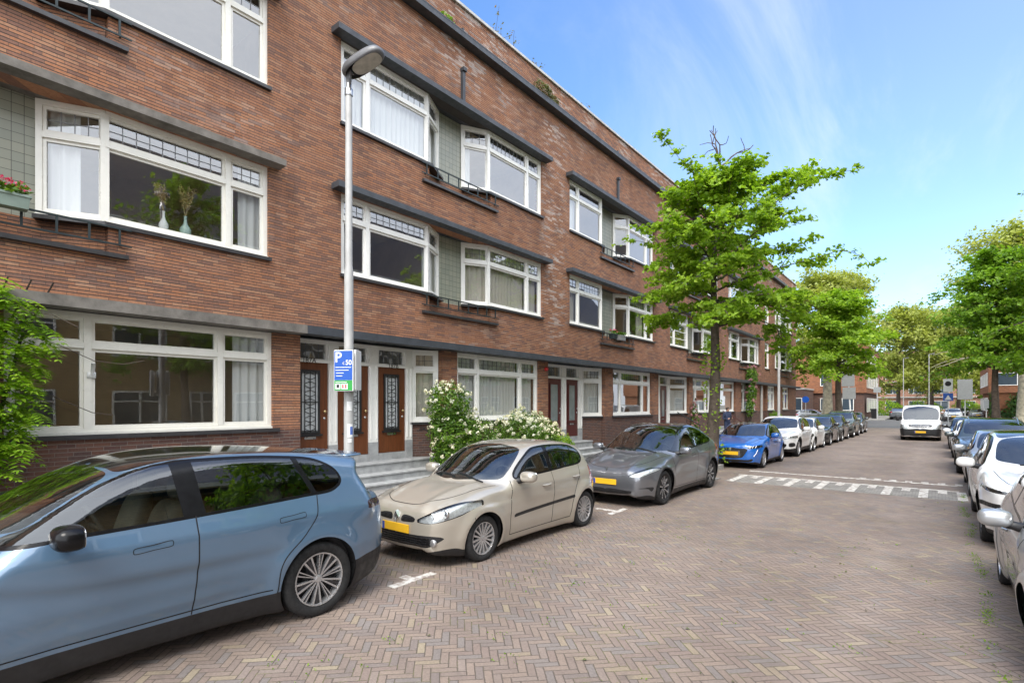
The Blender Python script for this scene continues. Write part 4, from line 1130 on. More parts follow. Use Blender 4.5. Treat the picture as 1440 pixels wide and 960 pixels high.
    # door handles
    for hy, hz in sp.get('handles', []):
        A = B.shoot([[hy, 0, hz]], 1)[0]
        for sd_ in (1, -1):
            if sp.get('flush_handles'):
                q_ = [(-.125, -.022), (-.132, -.016), (-.132, .012), (-.125, .018), (.0, .026), (.125, .034), (.132, .028), (.132, .000), (.125, -.006), (.0, -.014)]; r_ = ribbon([(hy + a_, hz + b_) for a_, b_ in q_], 1, .0028, 1, closed=True)
                if r_: mesh_obj('door_handle', r_[0] * np.array([sd_, 1, 1]), r_[1], 'gap', root, local=True)
            else:
                q = MB(); x = A[1]; y = hy - L / 2
                q.tube([(sd_ * (x - .005), y - .11, hz), (sd_ * (x + .028), y - .07, hz + .004), (sd_ * (x + .03), y + .05, hz + .006), (sd_ * (x - .005), y + .1, hz + .004)], .014, 8)
                q.build('door_handle', mats.get('handle', mats['body']), root, True, local=True)
    # number plate
    if 'plate' in sp:
        pz, pw = sp['plate']; A = B.shoot([[0, .0, pz], [0, .25, pz]], 0, -1); y = min(A[0, 0], A[1, 0]) - L / 2 - .012
        a = MB(); a.box(-pw, pw, y - .006, y + .01, pz - .055, pz + .055); po = a.build('number_plate', 'plate', root, local=True, bevel=.004)
        MB().box(pw * -1 + .003, -pw + .045, y - .008, y - .0055, pz - .05, pz + .05).build('plate_band', 'plate_blue', po, local=True)
    for fn in sp.get('extra', []): fn(root, B, sp)
    return root
# ---------------------------------------------------------------- car shapes
def plan(L, W, nose=.62, tail=.74, fr=.16):
    return [(0, 0), (.005, .3 * W), (.05, nose * W), (fr, .84 * W), (fr + .25, .945 * W), (L * .24, .995 * W), (L * .5, .99 * W), (L * .78, W), (L - .45, .965 * W), (L - .16, .86 * W), (L - .05, tail * W), (L - .005, .4 * W), (L, 0)]
SEC_SUV = [(.1, .10), (.25, .065), (.4, .03), (.62, .0), (.78, .004), (.92, .02), (1.05, .05), (1.2, .09), (1.5, .16)]
SEC_HAT = [(.1, .10), (.22, .06), (.36, .025), (.56, .0), (.70, .004), (.82, .018), (.95, .05), (1.1, .09), (1.4, .16)]

def emblem_diamond(root, B, sp):
    z = .615; A = B.shoot([[0, 0, z]], 0, -1)[0]; y = A[0] - B.L / 2 - .012; m = MB(); k = .052; t = .028
    o = [(0, -k * 1.5), (k, 0), (0, k * 1.5), (-k, 0)]
    V = [(a, y - .012, z + b) for a, b in o] + [(a * .5, y - .012, z + b * .5) for a, b in o] + [(a * 1.15, y + .03, z + b * 1.15) for a, b in o]
    m.add(V, [(i, (i + 1) % 4, 4 + (i + 1) % 4, 4 + i) for i in range(4)] + [(8 + i, 8 + (i + 1) % 4, (i + 1) % 4, i) for i in range(4)]); m.build('emblem', 'chrome', root, local=True)
def emblem_at(z, kind):
    def f(root, B, sp):
        A = B.shoot([[0, 0, z]], 0, -1)[0]; y = A[0] - B.L / 2 - .01; m = MB(); r = sp.get('emb_r', .055)
        if kind == 'ring':
            m.lathe([(r * .84, 0), (r * .84, -.012), (r, -.012), (r * 1.02, .015)], (0, y, z), 20, 'y')
            for s in (-1, 1): m.tube([(s * r * .55, y - .008, z + r * .6), (s * r * .22, y - .008, z - r * .6)], .005, 4); m.tube([(s * r * .18, y - .008, z + r * .6), (s * r * .22 * .6, y - .008, z - .1 * r)], .004, 4)
        elif kind == 'star':
            m.lathe([(r * .88, 0), (r * .88, -.012), (r, -.012), (r * 1.02, .015)], (0, y, z), 20, 'y')
            for a in (90, 210, 330): m.tube([(0, y - .01, z), (r * .9 * math.cos(R(a)), y - .01, z + r * .9 * math.sin(R(a)))], [.014, .004], 5)
        elif kind == 'shield':
            p = [(-r * .8, r), (r * .8, r), (r * .75, -r * .2), (0, -r * 1.1), (-r * .75, -r * .2)]
            m.add([(a, y - .012, z + b) for a, b in p] + [(a * 1.1, y + .02, z + b * 1.1) for a, b in p], [(4, 3, 2, 1, 0)] + [(i, (i + 1) % 5, 5 + (i + 1) % 5, 5 + i) for i in range(5)])
        elif kind == 'tee':
            m.add([(-r * .6, y - .006, z + r * .7), (r * .6, y - .006, z + r * .7), (r * .5, y - .006, z + r * .45), (r * .15, y - .006, z + r * .4), (0, y - .006, z - r * .8), (-r * .15, y - .006, z + r * .4), (-r * .5, y - .006, z + r * .45)], [(6, 5, 4, 3, 2, 1, 0)])
        m.build('emblem', 'chrome', root, local=True)
    return f
def wipers(root, B, sp):
    pts = []
    for (x0, x1, s0, s1) in ((.05, -.45, sp['cowl'] + .05, sp['cowl'] + .16), (.55, .08, sp['cowl'] + .10, sp['cowl'] + .12)):
        xs = np.linspace(x0, x1, 9); ss = np.linspace(s0, s1, 9)
        A = B.shoot(np.stack([ss, np.abs(xs), xs * 0], 1), 2)
        q = MB(); q.tube([(x, s - B.L / 2, a[2] + .015) for x, s, a in zip(xs, ss, A)], .011, 5); q.build('wiper', 'trim', root, local=True)
def slats(z0, z1, n, w0, w1, mat='gloss_black', dz=.011, out=.01):
    def f(root, B, sp):
        for i in range(n):
            m = MB(); z = z0 + (z1 - z0) * (i + .5) / n
            for sg in (1, -1) if w0 > 0 else (1,):
                if w0 > 0: m = MB()
                ws = np.linspace(w0 if w0 > 0 else -w1, w1, 15)
                A = B.shoot(np.stack([ws * 0, np.abs(ws), ws * 0 + z], 1), 0, -1)
                if np.isnan(A).any(): continue
                m.tube([(sg * w_, a[0] - B.L / 2 - out * .4, z) for w_, a in zip(ws, A)], dz, 6); m.build('grille_slat', mat, root, True, local=True)
    return f
def fog(z, w, r=.05):
    def f(root, B, sp):
        A = B.shoot([[0, w, z]], 0, -1)[0]
        for s in (1, -1):
            m = MB(); m.lathe([(0, -.004), (r * .8, -.008), (r, .0), (r, .03)], (s * w, A[0] - B.L / 2 - .012, z), 16, 'y'); m.build('fog_light', 'alloy', root, True, local=True)
    return f
def bulbs(lst, r=.055):
    """round projector barrels seen inside the clear headlights"""
    def f(root, B, sp):
        for (w_, z) in lst:
            A = B.shoot([[0, w_, z]], 0, -1)[0]
            for s in (1, -1):
                m = MB(); m.lathe([(r, .03), (r, -.002), (r * .86, .0), (r * .8, .025), (r * .5, .012), (0, .004)], (s * w_, A[0] - B.L / 2 + .045, z), 18, 'y'); m.build('lamp_barrel', 'chrome', root, True, local=True)
    return f
def rails(s0, s1, mat='trim', w=.78):
    def f(root, B, sp):
        ss = np.linspace(s0, s1, 14); W = sp['wg'] - .3
        for s in (1, -1):
            A = B.shoot(np.stack([ss, ss * 0 + W, ss * 0], 1), 2)
            z = A[:, 2] + .045 * np.sin(np.linspace(0, math.pi, 14)) ** .35
            q = MB(); q.tube([(s * W, a - B.L / 2, zz) for a, zz in zip(ss, z)], .017, 7); q.build('roof_rail', mat, root, True, local=True)
    return f
def spoiler(s, z, w):
    def f(root, B, sp):
        vs, fs = superell((0, s - B.L / 2, z), (w, .17, .022), .5); mesh_obj('rear_spoiler', vs, fs, sp['mats']['body'], root, True, local=True)
    return f
def led_claws(lst, wd=.012, mat=None):
    def f(root, B, sp):
        for pts in lst:
            P = np.array(pts, float); P = np.linspace(P[0], P[-1], 10) if len(P) == 2 else crom(P, False, .03)
            A = B.shoot(np.stack([P[:, 0] * 0, P[:, 0], P[:, 1]], 1), 0, -1)
            if np.isnan(A).any(): continue
            for s in (1, -1):
                q = MB(); q.tube([(s * a[1], a[0] - B.L / 2 - .004, a[2]) for a in A], wd, 6); q.build('daytime_lamp', mat or 'led', root, True, local=True)
    return f
MAT['led'] = plain('white_led_lamp', (.85, .87, .9), .2, var=.03)

def hexc(r, g, b): return (r, g, b)
P = {}
P['blue'] = paint('steel_blue_car_paint', (.092, .168, .265), .4, .3)
P['beige'] = paint('champagne_beige_car_paint', (.43, .395, .335), .4, .3)
P['grey'] = paint('mid_grey_metallic_car_paint', (.175, .185, .205), .75, .3)
P['royal'] = paint('bright_royal_blue_car_paint', (.002, .125, .50), .1, .3)
P['white'] = paint('white_car_paint', (.78, .78, .77), 0, .4)
P['silver'] = paint('silver_car_paint', (.38, .395, .41), .6, .32)
P['black'] = paint('black_car_paint', (.012, .013, .015), .1, .3)
P['greygreen'] = paint('grey_green_car_paint', (.13, .15, .135), .4, .35)
P['darkgreen'] = paint('dark_grey_green_car_paint', (.045, .06, .058), .4, .3)
P['charcoal'] = paint('charcoal_car_paint', (.06, .065, .07), .5, .3)

MAT['smoked_red'] = plain('smoked_dark_red_lens', (.03, .008, .009), .12, var=.3, coat=1)
MAT['cabin_taupe'] = plain('taupe_upholstery', (.13, .12, .105), .7, var=.15)
SPEC = {}
SPEC['suv_blue'] = dict(L=4.80, W=.965, H=1.66, axles=(.93, 3.84), rw=.365, tw=.245, res=.027, under=(.45, .012, .028, .08), belt=1.15, cowl=1.32, wg=.925, tumble=.42,
    tub=[(.04, .28), (.0, .45), (.0, .66), (.05, .80), (.16, .89), (.5, .985), (1.0, 1.07), (1.35, 1.115), (1.8, 1.125), (2.75, 1.145), (3.9, 1.185), (4.4, 1.175), (4.68, 1.12), (4.755, 1.0), (4.74, .82), (4.79, .62), (4.76, .44), (4.66, .3), (4.3, .21), (2.4, .2), (.4, .2)],
    gh=[(1.2, .95), (1.32, 1.115), (1.66, 1.315), (2.05, 1.51), (2.4, 1.615), (2.85, 1.66), (3.4, 1.65), (3.9, 1.61), (4.3, 1.555), (4.52, 1.50), (4.50, 1.40), (4.62, 1.18), (4.66, .95), (3, .8)],
    plan=plan(4.80, .965), sec=SEC_SUV, crown=.08, waist=.020, waist_z=.52, crease=(.93, .03, .016), flare=.026, kb=.075, ku=.035,
    dlo=[(1.50, 1.150), (1.62, 1.235), (1.90, 1.40), (2.2, 1.525), (2.5, 1.575), (3.0, 1.585), (3.5, 1.56), (3.9, 1.50), (4.10, 1.38), (4.13, 1.29), (4.03, 1.225), (3.7, 1.205), (2.8, 1.175), (2.0, 1.155)],
    pillars=[(2.72, 2.66, .085, 1), (3.84, 3.62, .03, 1)], dark_rear=True,
    screen=[(1.36, 0), (1.44, .4), (1.66, .74), (1.78, .74), (2.18, .60), (2.2, .3), (2.2, 0), (1.9, -.3)], roofglass=[(2.24, 0), (2.24, .4), (2.28, .62), (2.6, .66), (3.6, .64), (4.1, .6), (4.16, .4), (4.16, 0), (3.2, -.3)],
    rear_screen=[(4.50, 0), (4.5, .55), (4.64, .6), (4.7, 0), (4.6, -.3)],
    cladding=[(0, .42), (.5, .40), (1.3, .345), (3.3, .345), (3.4, .35), (4.2, .46), (4.8, .52)],
    rear=dict(tail_light=[([(.50, .96), (.72, .955), (.97, .985), (.99, 1.05), (.8, 1.045), (.5, 1.03)], 4.42)], bumper_insert=[([(0, .32), (.7, .32), (.72, .42), (0, .42)], 4.6)]),
    front=dict(headlight=[([(.45, .70), (.8, .70), (.98, .74), (.95, .8), (.5, .76)], .5)]),
    gaps_side=[[(1.32, 1.10), (1.36, .8), (1.33, .5), (1.36, .33)], [(2.72, 1.16), (2.722, .8), (2.715, .55), (2.70, .35)], [(3.84, 1.19), (3.80, 1.0), (3.68, .85), (3.44, .62), (3.40, .35)], [(1.36, .385), (2.4, .382), (3.36, .385)]],
    handles=[(2.40, .975), (3.55, 1.01)], flush_handles=True, mirror=(1.88, 1.135, 0), mirror_size=(.135, .10, .085),
    rim=('spokes', 5, ('alloy', 'alloy_dark')), wheel_in=.025, drv=1, seat_y=2.55,
    mats=dict(body=P['blue'], tail='smoked_red', trim='satin_black', mirror='satin_black', seats='cabin_taupe', dash='cabin'),
    extra=[spoiler(4.47, 1.512, .60), wipers])

SPEC['beige'] = dict(L=3.99, W=.86, H=1.49, axles=(.82, 3.395), rw=.305, tw=.2, res=.028, belt=1.03, cowl=1.0, wg=.80, tumble=.36, kf=.36, kg=.12,
    tub=[(.07, .24), (.0, .36), (.0, .50), (.03, .64), (.115, .755), (.4, .87), (.75, .955), (1.0, .985), (1.3, 1.0), (2.3, 1.015), (3.3, 1.06), (3.7, 1.045), (3.88, .96), (3.92, .8), (3.96, .6), (3.98, .45), (3.9, .28), (3.6, .19), (2, .18), (.4, .18)],
    gh=[(.92, .85), (1.0, .985), (1.35, 1.195), (1.75, 1.39), (2.1, 1.465), (2.5, 1.49), (3.0, 1.475), (3.4, 1.42), (3.64, 1.35), (3.78, 1.2), (3.86, 1.02), (3.86, .85), (2.5, .7)],
    plan=plan(3.99, .86, .67, .78, .17), sec=SEC_HAT, crown=.085, waist=.014, crease=(.74, .03, .014), kb=.075, ku=.035, flare=.035, ridge=(.40, .022),
    dlo=[(1.52, 1.035), (1.58, 1.10), (1.85, 1.27), (2.1, 1.375), (2.35, 1.405), (2.9, 1.395), (3.25, 1.35), (3.42, 1.25), (3.45, 1.16), (3.38, 1.11), (2.8, 1.075), (2.0, 1.045)],
    pillars=[(2.43, 2.42, .05, 1), (3.19, 3.12, .012, 1)],
    screen=[(1.03, 0), (1.1, .35), (1.33, .68), (1.45, .69), (1.93, .55), (1.98, .3), (2.0, 0), (1.5, -.3)],
    rear_screen=[(3.64, 0), (3.62, .5), (3.76, .58), (3.83, 0), (3.7, -.3)],
    front=dict(headlight=[([(.37, .600), (.50, .583), (.68, .60), (.80, .655), (.845, .735), (.85, .80), (.80, .825), (.70, .80), (.54, .70)], .80)],
        grille=[([(.085, .575), (.105, .645), (.20, .655), (.35, .625), (.345, .59), (.20, .57)], .4), ([(0, .285), (0, .415), (.30, .425), (.64, .43), (.72, .405), (.64, .33), (.55, .285), (.3, .28), (0, .28)], .5)],
        bumper_lip=[([(0, .10), (0, .215), (.5, .22), (.78, .245), (.80, .10)], .55)]),
    rear=dict(tail_light=[([(.62, .72), (.60, .95), (.72, 1.02), (.9, .95), (.9, .74)], 3.62)]),
    side=dict(side_strip=[[(1.45, .475), (1.45, .525), (3.02, .60), (3.02, .55)]]),
    gaps_side=[[(1.42, .99), (1.385, .8), (1.36, .5), (1.38, .24)], [(2.43, 1.03), (2.44, .7), (2.42, .4), (2.42, .24)], [(3.30, 1.07), (3.25, .9), (3.08, .72), (2.97, .5), (2.93, .25)], [(1.38, .24), (2.93, .25)], [(.60, .615), (.62, .5), (.57, .42)]],
    gaps_top=[[(.16, .0), (.17, .25), (.26, .43), (.55, .60), (.95, .66), (1.2, .70)]],
    handles=[(2.24, .845), (3.12, .885)], mirror=(1.60, 1.0, 0), plate=(.485, .26), rim=('twin', 8, ('alloy', 'alloy_dark')), wheel_in=.03, drv=1, seat_y=2.25,
    mats=dict(body=P['beige'], trim='trim'),
    extra=[emblem_diamond, wipers, slats(.30, .41, 4, 0, .58), fog(.345, .62, .048), bulbs([(.55, .655), (.70, .70)], .06), slats(.59, .64, 3, .11, .33, 'trim', .006)])

SPEC['grey'] = dict(L=4.75, W=.955, H=1.62, axles=(.88, 3.77), rw=.355, tw=.25, res=.032, belt=1.06, cowl=1.22, wg=.89, tumble=.43, kf=.34,
    tub=[(.05, .27), (.0, .42), (.005, .58), (.05, .69), (.16, .775), (.4, .86), (.75, .94), (1.05, .995), (1.3, 1.02), (2.5, 1.05), (3.8, 1.12), (4.4, 1.14), (4.66, 1.10), (4.71, .95), (4.73, .65), (4.68, .4), (4.4, .23), (2.4, .2), (.4, .2)],
    gh=[(1.1, .85), (1.22, 1.01), (1.6, 1.235), (2.0, 1.45), (2.35, 1.565), (2.75, 1.615), (3.2, 1.60), (3.7, 1.49), (4.2, 1.315), (4.58, 1.15), (4.62, .95), (3, .8)],
    plan=plan(4.75, .955, .72, .78, .15), sec=SEC_HAT, crown=.09, waist=.02, kb=.08, ku=.04, crease=(.80, .04, .02), flare=.03, ridge=(.48, .025),
    dlo=[(1.55, 1.06), (1.66, 1.14), (2.0, 1.35), (2.3, 1.475), (2.7, 1.525), (3.1, 1.505), (3.55, 1.42), (3.9, 1.29), (4.03, 1.20), (3.9, 1.16), (3.3, 1.125), (2.3, 1.085)],
    pillars=[(2.78, 2.76, .035, 1)],
    screen=[(1.27, 0), (1.34, .4), (1.58, .74), (1.72, .75), (2.22, .60), (2.3, .3), (2.32, 0), (1.8, -.3)], roofglass=[(2.36, 0), (2.34, .35), (2.28, .61), (2.6, .66), (3.4, .64), (3.9, .6), (4.0, .3), (4.0, 0), (3.2, -.3)],
    front=dict(headlight=[([(.50, .635), (.62, .62), (.80, .655), (.92, .73), (.94, .785), (.84, .80), (.70, .75)], .95)],
        grille=[([(0, .275), (0, .345), (.45, .35), (.60, .335), (.55, .29), (.3, .27), (0, .27)], .45), ([(.70, .40), (.86, .42), (.9, .41), (.87, .33), (.86, .335), (.84, .385)], .6)],
        bumper_lip=[([(0, .1), (0, .215), (.6, .22), (.84, .25), (.9, .1)], .6)]),
    rear=dict(tail_light=[([(.62, .92), (.62, 1.05), (.95, 1.06), (.97, .95)], 4.3)]),
    gaps_side=[[(1.42, 1.03), (1.40, .8), (1.42, .5), (1.45, .3)], [(2.78, 1.09), (2.79, .7), (2.77, .4), (2.75, .28)], [(3.85, 1.15), (3.75, 1.0), (3.5, .75), (3.38, .55), (3.33, .29)], [(1.45, .3), (3.33, .29)]],
    gaps_top=[[(.17, .0), (.19, .3), (.3, .52), (.6, .66), (1.0, .74), (1.3, .78)]],
    cladding=[(0, .0), (.5, .23), (1.3, .265), (3.3, .265), (4.2, .34), (4.75, .36)], arch_clad=.03,
    handles=[(2.5, .93), (3.5, .975)], flush_handles=True, mirror=(1.66, 1.03, 0), plate=(.50, .26), rim=('turbine', 9, ('alloy_dark', 'alloy')), wheel_in=.025, seat_y=2.5,
    mats=dict(body=P['grey'], trim='gloss_black', seats='cabin', reflector='reflector'), emb_r=.05,
    extra=[emblem_at(.725, 'tee'), slats(.28, .34, 2, 0, .5, 'gap', .006), wipers])

SPEC['royal'] = dict(L=4.05, W=.872, H=1.435, axles=(.85, 3.39), rw=.315, tw=.205, res=.032, belt=1.0, cowl=1.17, wg=.81, tumble=.38, kf=.3,
    tub=[(.08, .22), (.01, .36), (.0, .52), (.01, .68), (.07, .775), (.3, .85), (.7, .915), (1.0, .955), (1.25, .975), (2.3, .99), (3.3, 1.035), (3.75, 1.02), (3.93, .9), (3.95, .65), (4.02, .5), (3.95, .3), (3.6, .19), (2, .18), (.4, .18)],
    gh=[(1.05, .85), (1.17, .965), (1.5, 1.165), (1.9, 1.355), (2.25, 1.42), (2.6, 1.435), (3.1, 1.40), (3.5, 1.31), (3.72, 1.18), (3.84, 1.0), (3.84, .85), (2.5, .7)],
    plan=plan(4.05, .872, .66, .76, .15), sec=SEC_HAT, crown=.07, waist=.02, crease=(.72, .06, .016), flare=.035, ridge=(.42, .022),
    dlo=[(1.55, 1.0), (1.62, 1.06), (1.92, 1.24), (2.2, 1.335), (2.6, 1.35), (3.0, 1.325), (3.35, 1.24), (3.46, 1.14), (3.36, 1.09), (2.7, 1.045), (2.0, 1.015)],
    pillars=[(2.5, 2.49, .045, 1)],
    screen=[(1.21, 0), (1.28, .35), (1.48, .68), (1.6, .69), (2.06, .55), (2.12, .3), (2.13, 0), (1.6, -.3)], roofglass=[(2.15, 0), (2.14, .3), (2.1, .56), (2.4, .6), (3.2, .57), (3.45, .5), (3.5, 0), (3, -.3)],
    front=dict(headlight=[([(.52, .655), (.70, .665), (.86, .70), (.86, .755), (.72, .745), (.55, .72)], .6)],
        grille=[([(0, .36), (0, .655), (.3, .66), (.53, .64), (.47, .5), (.38, .38), (.25, .345), (0, .34)], .4), ([(0, .235), (0, .29), (.5, .30), (.68, .33), (.64, .25), (.4, .23)], .45)],
        bumper_lip=[([(0, .1), (0, .20), (.5, .205), (.74, .225), (.8, .1)], .5)]),
    gaps_side=[[(1.44, .96), (1.40, .8), (1.38, .5), (1.40, .25)], [(2.5, 1.0), (2.5, .7), (2.48, .4), (2.48, .25)], [(3.3, 1.05), (3.26, .9), (3.1, .7), (3.0, .5), (2.96, .26)]],
    gaps_top=[[(.14, .0), (.15, .3), (.25, .52), (.6, .62), (1.0, .67), (1.25, .71)]],
    handles=[(2.3, .83), (3.15, .87)], mirror=(1.66, .99, 0), plate=(.50, .26), rim=('blade', 6, ('alloy', 'alloy_dark')), wheel_in=.025,
    cladding=[(0, 0), (.6, .2), (1.3, .235), (3.0, .235), (3.9, .3)], arch_clad=.028,
    mats=dict(body=P['royal'], trim='gloss_black', reflector='alloy_dark'), emb_r=.055,
    extra=[emblem_at(.625, 'shield'), led_claws([[(.62, .735), (.60, .675)], [(.69, .74), (.67, .68)], [(.76, .745), (.74, .685)], [(.79, .63), (.76, .52), (.70, .41)]], .011), slats(.38, .6, 6, 0, .36, 'chrome', .004)])

def suv(L, H, W, paint_, **kw):
    k = L / 4.35; q = H / 1.60
    X = lambda pts: [(a * k, b * q) for a, b in pts]
    d = dict(L=L, W=W, H=H, axles=(.88 * k, 3.50 * k), rw=.345, tw=.225, res=.045, belt=1.08 * q, cowl=1.14 * k, wg=W - .055, tumble=.36,
        tub=X([(.06, .27), (.0, .42), (.0, .62), (.02, .80), (.10, .90), (.4, .97), (.8, 1.02), (1.14, 1.05), (1.5, 1.065), (2.5, 1.08), (3.6, 1.12), (4.05, 1.11), (4.24, 1.0), (4.28, .8), (4.33, .6), (4.28, .4), (3.9, .24), (2, .22), (.4, .22)]),
        gh=X([(1.0, .9), (1.14, 1.05), (1.45, 1.26), (1.8, 1.46), (2.1, 1.555), (2.5, 1.60), (3.1, 1.59), (3.7, 1.53), (4.0, 1.45), (4.12, 1.25), (4.2, 1.05), (4.2, .9), (2.5, .7)]),
        plan=plan(L, W, .7, .78, .13), sec=SEC_SUV, crown=.06, waist=.02, crease=(.9, .06, .012), flare=.03, ridge=(.5, .02),
        dlo=X([(1.5, 1.085), (1.58, 1.16), (1.82, 1.35), (2.1, 1.47), (2.5, 1.50), (3.1, 1.49), (3.6, 1.42), (3.84, 1.28), (3.78, 1.19), (3.3, 1.15), (2.4, 1.115)]),
        pillars=[(2.5 * k, 2.48 * k, .05, 1), (3.3 * k, 3.24 * k, .02, 1)], dark_rear=True,
        screen=[(1.2 * k, 0), (1.27 * k, .35), (1.47 * k, .70), (1.56 * k, .71), (1.95 * k, .60), (2.0 * k, .3), (2.01 * k, 0), (1.6 * k, -.3)],
        front=dict(headlight=[([(.50, .72), (.74, .73), (.9, .76), (.9, .83), (.7, .825), (.5, .80)], .6)],
            grille=[([(0, .69), (0, .82), (.3, .825), (.48, .80), (.48, .73), (.3, .69), (0, .685)], .4), ([(0, .34), (0, .52), (.55, .53), (.60, .50), (.5, .36), (.3, .33)], .4), ([(.68, .42), (.68, .55), (.82, .57), (.84, .44)], .5)]),
        gaps_side=[[(1.4 * k, 1.05), (1.36 * k, .8), (1.36 * k, .4)], [(2.5 * k, 1.1), (2.5 * k, .35)], [(3.35 * k, 1.12), (3.25 * k, .85), (3.05 * k, .6), (3.0 * k, .35)]],
        gaps_top=[[(.16, .0), (.18, .3), (.26, .6), (.6, .70), (1.2 * k, .76)]],
        cladding=[(0, .33), (.6, .36), (1.3 * k, .33), (3 * k, .33), (3.8 * k, .42), (L, .46)], arch_clad=.06,
        handles=[(2.3 * k, .95 * q), (3.15 * k, .98 * q)], mirror=(1.62 * k, 1.06 * q, 0), plate=(.59, .26), rim=('blade', 5, ('alloy', 'alloy_dark')), wheel_in=.02,
        mats=dict(body=P[paint_], trim='gloss_black'), extra=[])
    d.update(kw); return d
SPEC['suv_white'] = suv(4.23, 1.57, .905, 'white', extra=[emblem_at(.80, 'ring'), slats(.71, .81, 3, 0, .45, 'chrome', .004), slats(.36, .5, 3, 0, .5)], emb_r=.06, res=.04)
SPEC['suv_greygreen'] = suv(4.4, 1.63, .91, 'greygreen', extra=[rails(1.9, 3.9), slats(.72, .81, 4, 0, .45, 'chrome', .005)])
SPEC['suv_split'] = suv(4.76, 1.62, .95, 'white', rw=.365, res=.036, arch_clad=.0, cladding=[(0, .30), (.9, .25), (3.4, .25), (4.75, .36)], roofglass=[(2.25, 0), (2.25, .35), (2.2, .62), (2.6, .66), (3.6, .64), (4.1, .55), (4.15, 0), (3.2, -.3)],
    front=dict(daylight_strip=[([(.40, .80), (.70, .82), (.96, .855), (.97, .885), (.7, .865), (.42, .845)], .8)], grille=[([(.62, .42), (.64, .66), (.80, .68), (.97, .66), (.97, .62), (.80, .61), (.75, .56), (.74, .46), (.70, .40)], .7), ([(0, .28), (0, .36), (.6, .37), (.55, .29)], .4)]),
    rim=('turbine', 9, ('alloy_dark', 'alloy')), extra=[wipers], flush_handles=True, mats=dict(body=P['white'], trim='gloss_black', reflector='alloy_dark', mirror=P['white']), gaps_front=[[(.66, .42), (.68, .6), (.80, .64), (.9, .63)]])
SPEC['suv_dark'] = suv(4.55, 1.64, .925, 'darkgreen', extra=[rails(1.95, 4.1, 'chrome'), slats(.72, .81, 3, 0, .46, 'chrome', .005), slats(.36, .5, 3, 0, .5), led_claws([[(.55, .80), (.72, .80), (.88, .83)]], .008)], res=.04, roofglass=[(2.2, 0), (2.2, .35), (2.15, .6), (2.6, .62), (3.4, .6), (3.8, .5), (3.85, 0), (3.2, -.3)])

def hatch(L, H, W, paint_, **kw):
    k = L / 4.05; q = H / 1.46; b = SPEC['royal']
    X = lambda pts: [(p * k, z * q) for p, z in pts]
    d = dict(b); d.update(L=L, W=W, H=H, axles=(.85 * k, 3.39 * k), res=.045, tub=X([(a, z * 1.015) for a, z in b['tub']]), gh=X([(a, z * 1.018) for a, z in b['gh']]), plan=plan(L, W, .64, .76, .17), belt=1.0 * q, cowl=1.17 * k, wg=W - .06,
        dlo=X([(a, z * 1.017) for a, z in b['dlo']]), pillars=[(2.5 * k, 2.49 * k, .045, 1)], screen=[(a * k, w_) for a, w_ in b['screen']], rear_screen=[(3.5 * k, 0), (3.5 * k, .5), (3.68 * k, .58), (3.76 * k, 0), (3.6 * k, -.3)],
        front=dict(headlight=[([(.45, .62), (.66, .62), (.86, .68), (.86, .77), (.7, .75), (.5, .70)], .65)], grille=[([(0, .63), (0, .70), (.3, .70), (.43, .68), (.42, .635), (0, .625)], .4), ([(0, .27), (0, .40), (.55, .41), (.62, .39), (.5, .28)], .45), ([(.64, .30), (.64, .42), (.8, .43), (.8, .32)], .5)], bumper_lip=[([(0, .1), (0, .21), (.5, .215), (.74, .235), (.8, .1)], .5)]),
        rear=dict(tail_light=[([(.55, .72), (.55, .88), (.9, .9), (.9, .74)], 3.6 * k)]),
        mats=dict(body=P[paint_], trim='trim'), cladding=None, extra=[emblem_at(.70, 'ring'), slats(.29, .4, 3, 0, .5)], emb_r=.05, plate=(.5, .26), rim=('twin', 5, ('alloy', 'alloy_dark')), gapw=1, ridge=(.45, .015))
    for kk in ('roofglass', 'cladding', 'arch_clad'): d.pop(kk, None)
    d['gaps_side'] = [[(a * k, z) for a, z in g] for g in b['gaps_side']]; d['handles'] = [(a * k, z * q) for a, z in b['handles']]; d['mirror'] = (1.66 * k, .995 * q, 0)
    d.update(kw); return d
SPEC['hatch_silver'] = hatch(4.30, 1.46, .895, 'silver', res=.032, extra=[wipers, slats(.29, .4, 3, 0, .5)], strips=[('chrome_strip', 1, [(1.66, 1.035), (1.98, 1.255), (2.32, 1.382), (2.76, 1.40), (3.2, 1.372), (3.56, 1.275)], .009, 'chrome')])
SPEC['hatch_white'] = hatch(4.05, 1.45, .87, 'white'); SPEC['hatch_black'] = hatch(4.1, 1.47, .875, 'black'); SPEC['hatch_charcoal'] = hatch(4.0, 1.5, .87, 'charcoal')

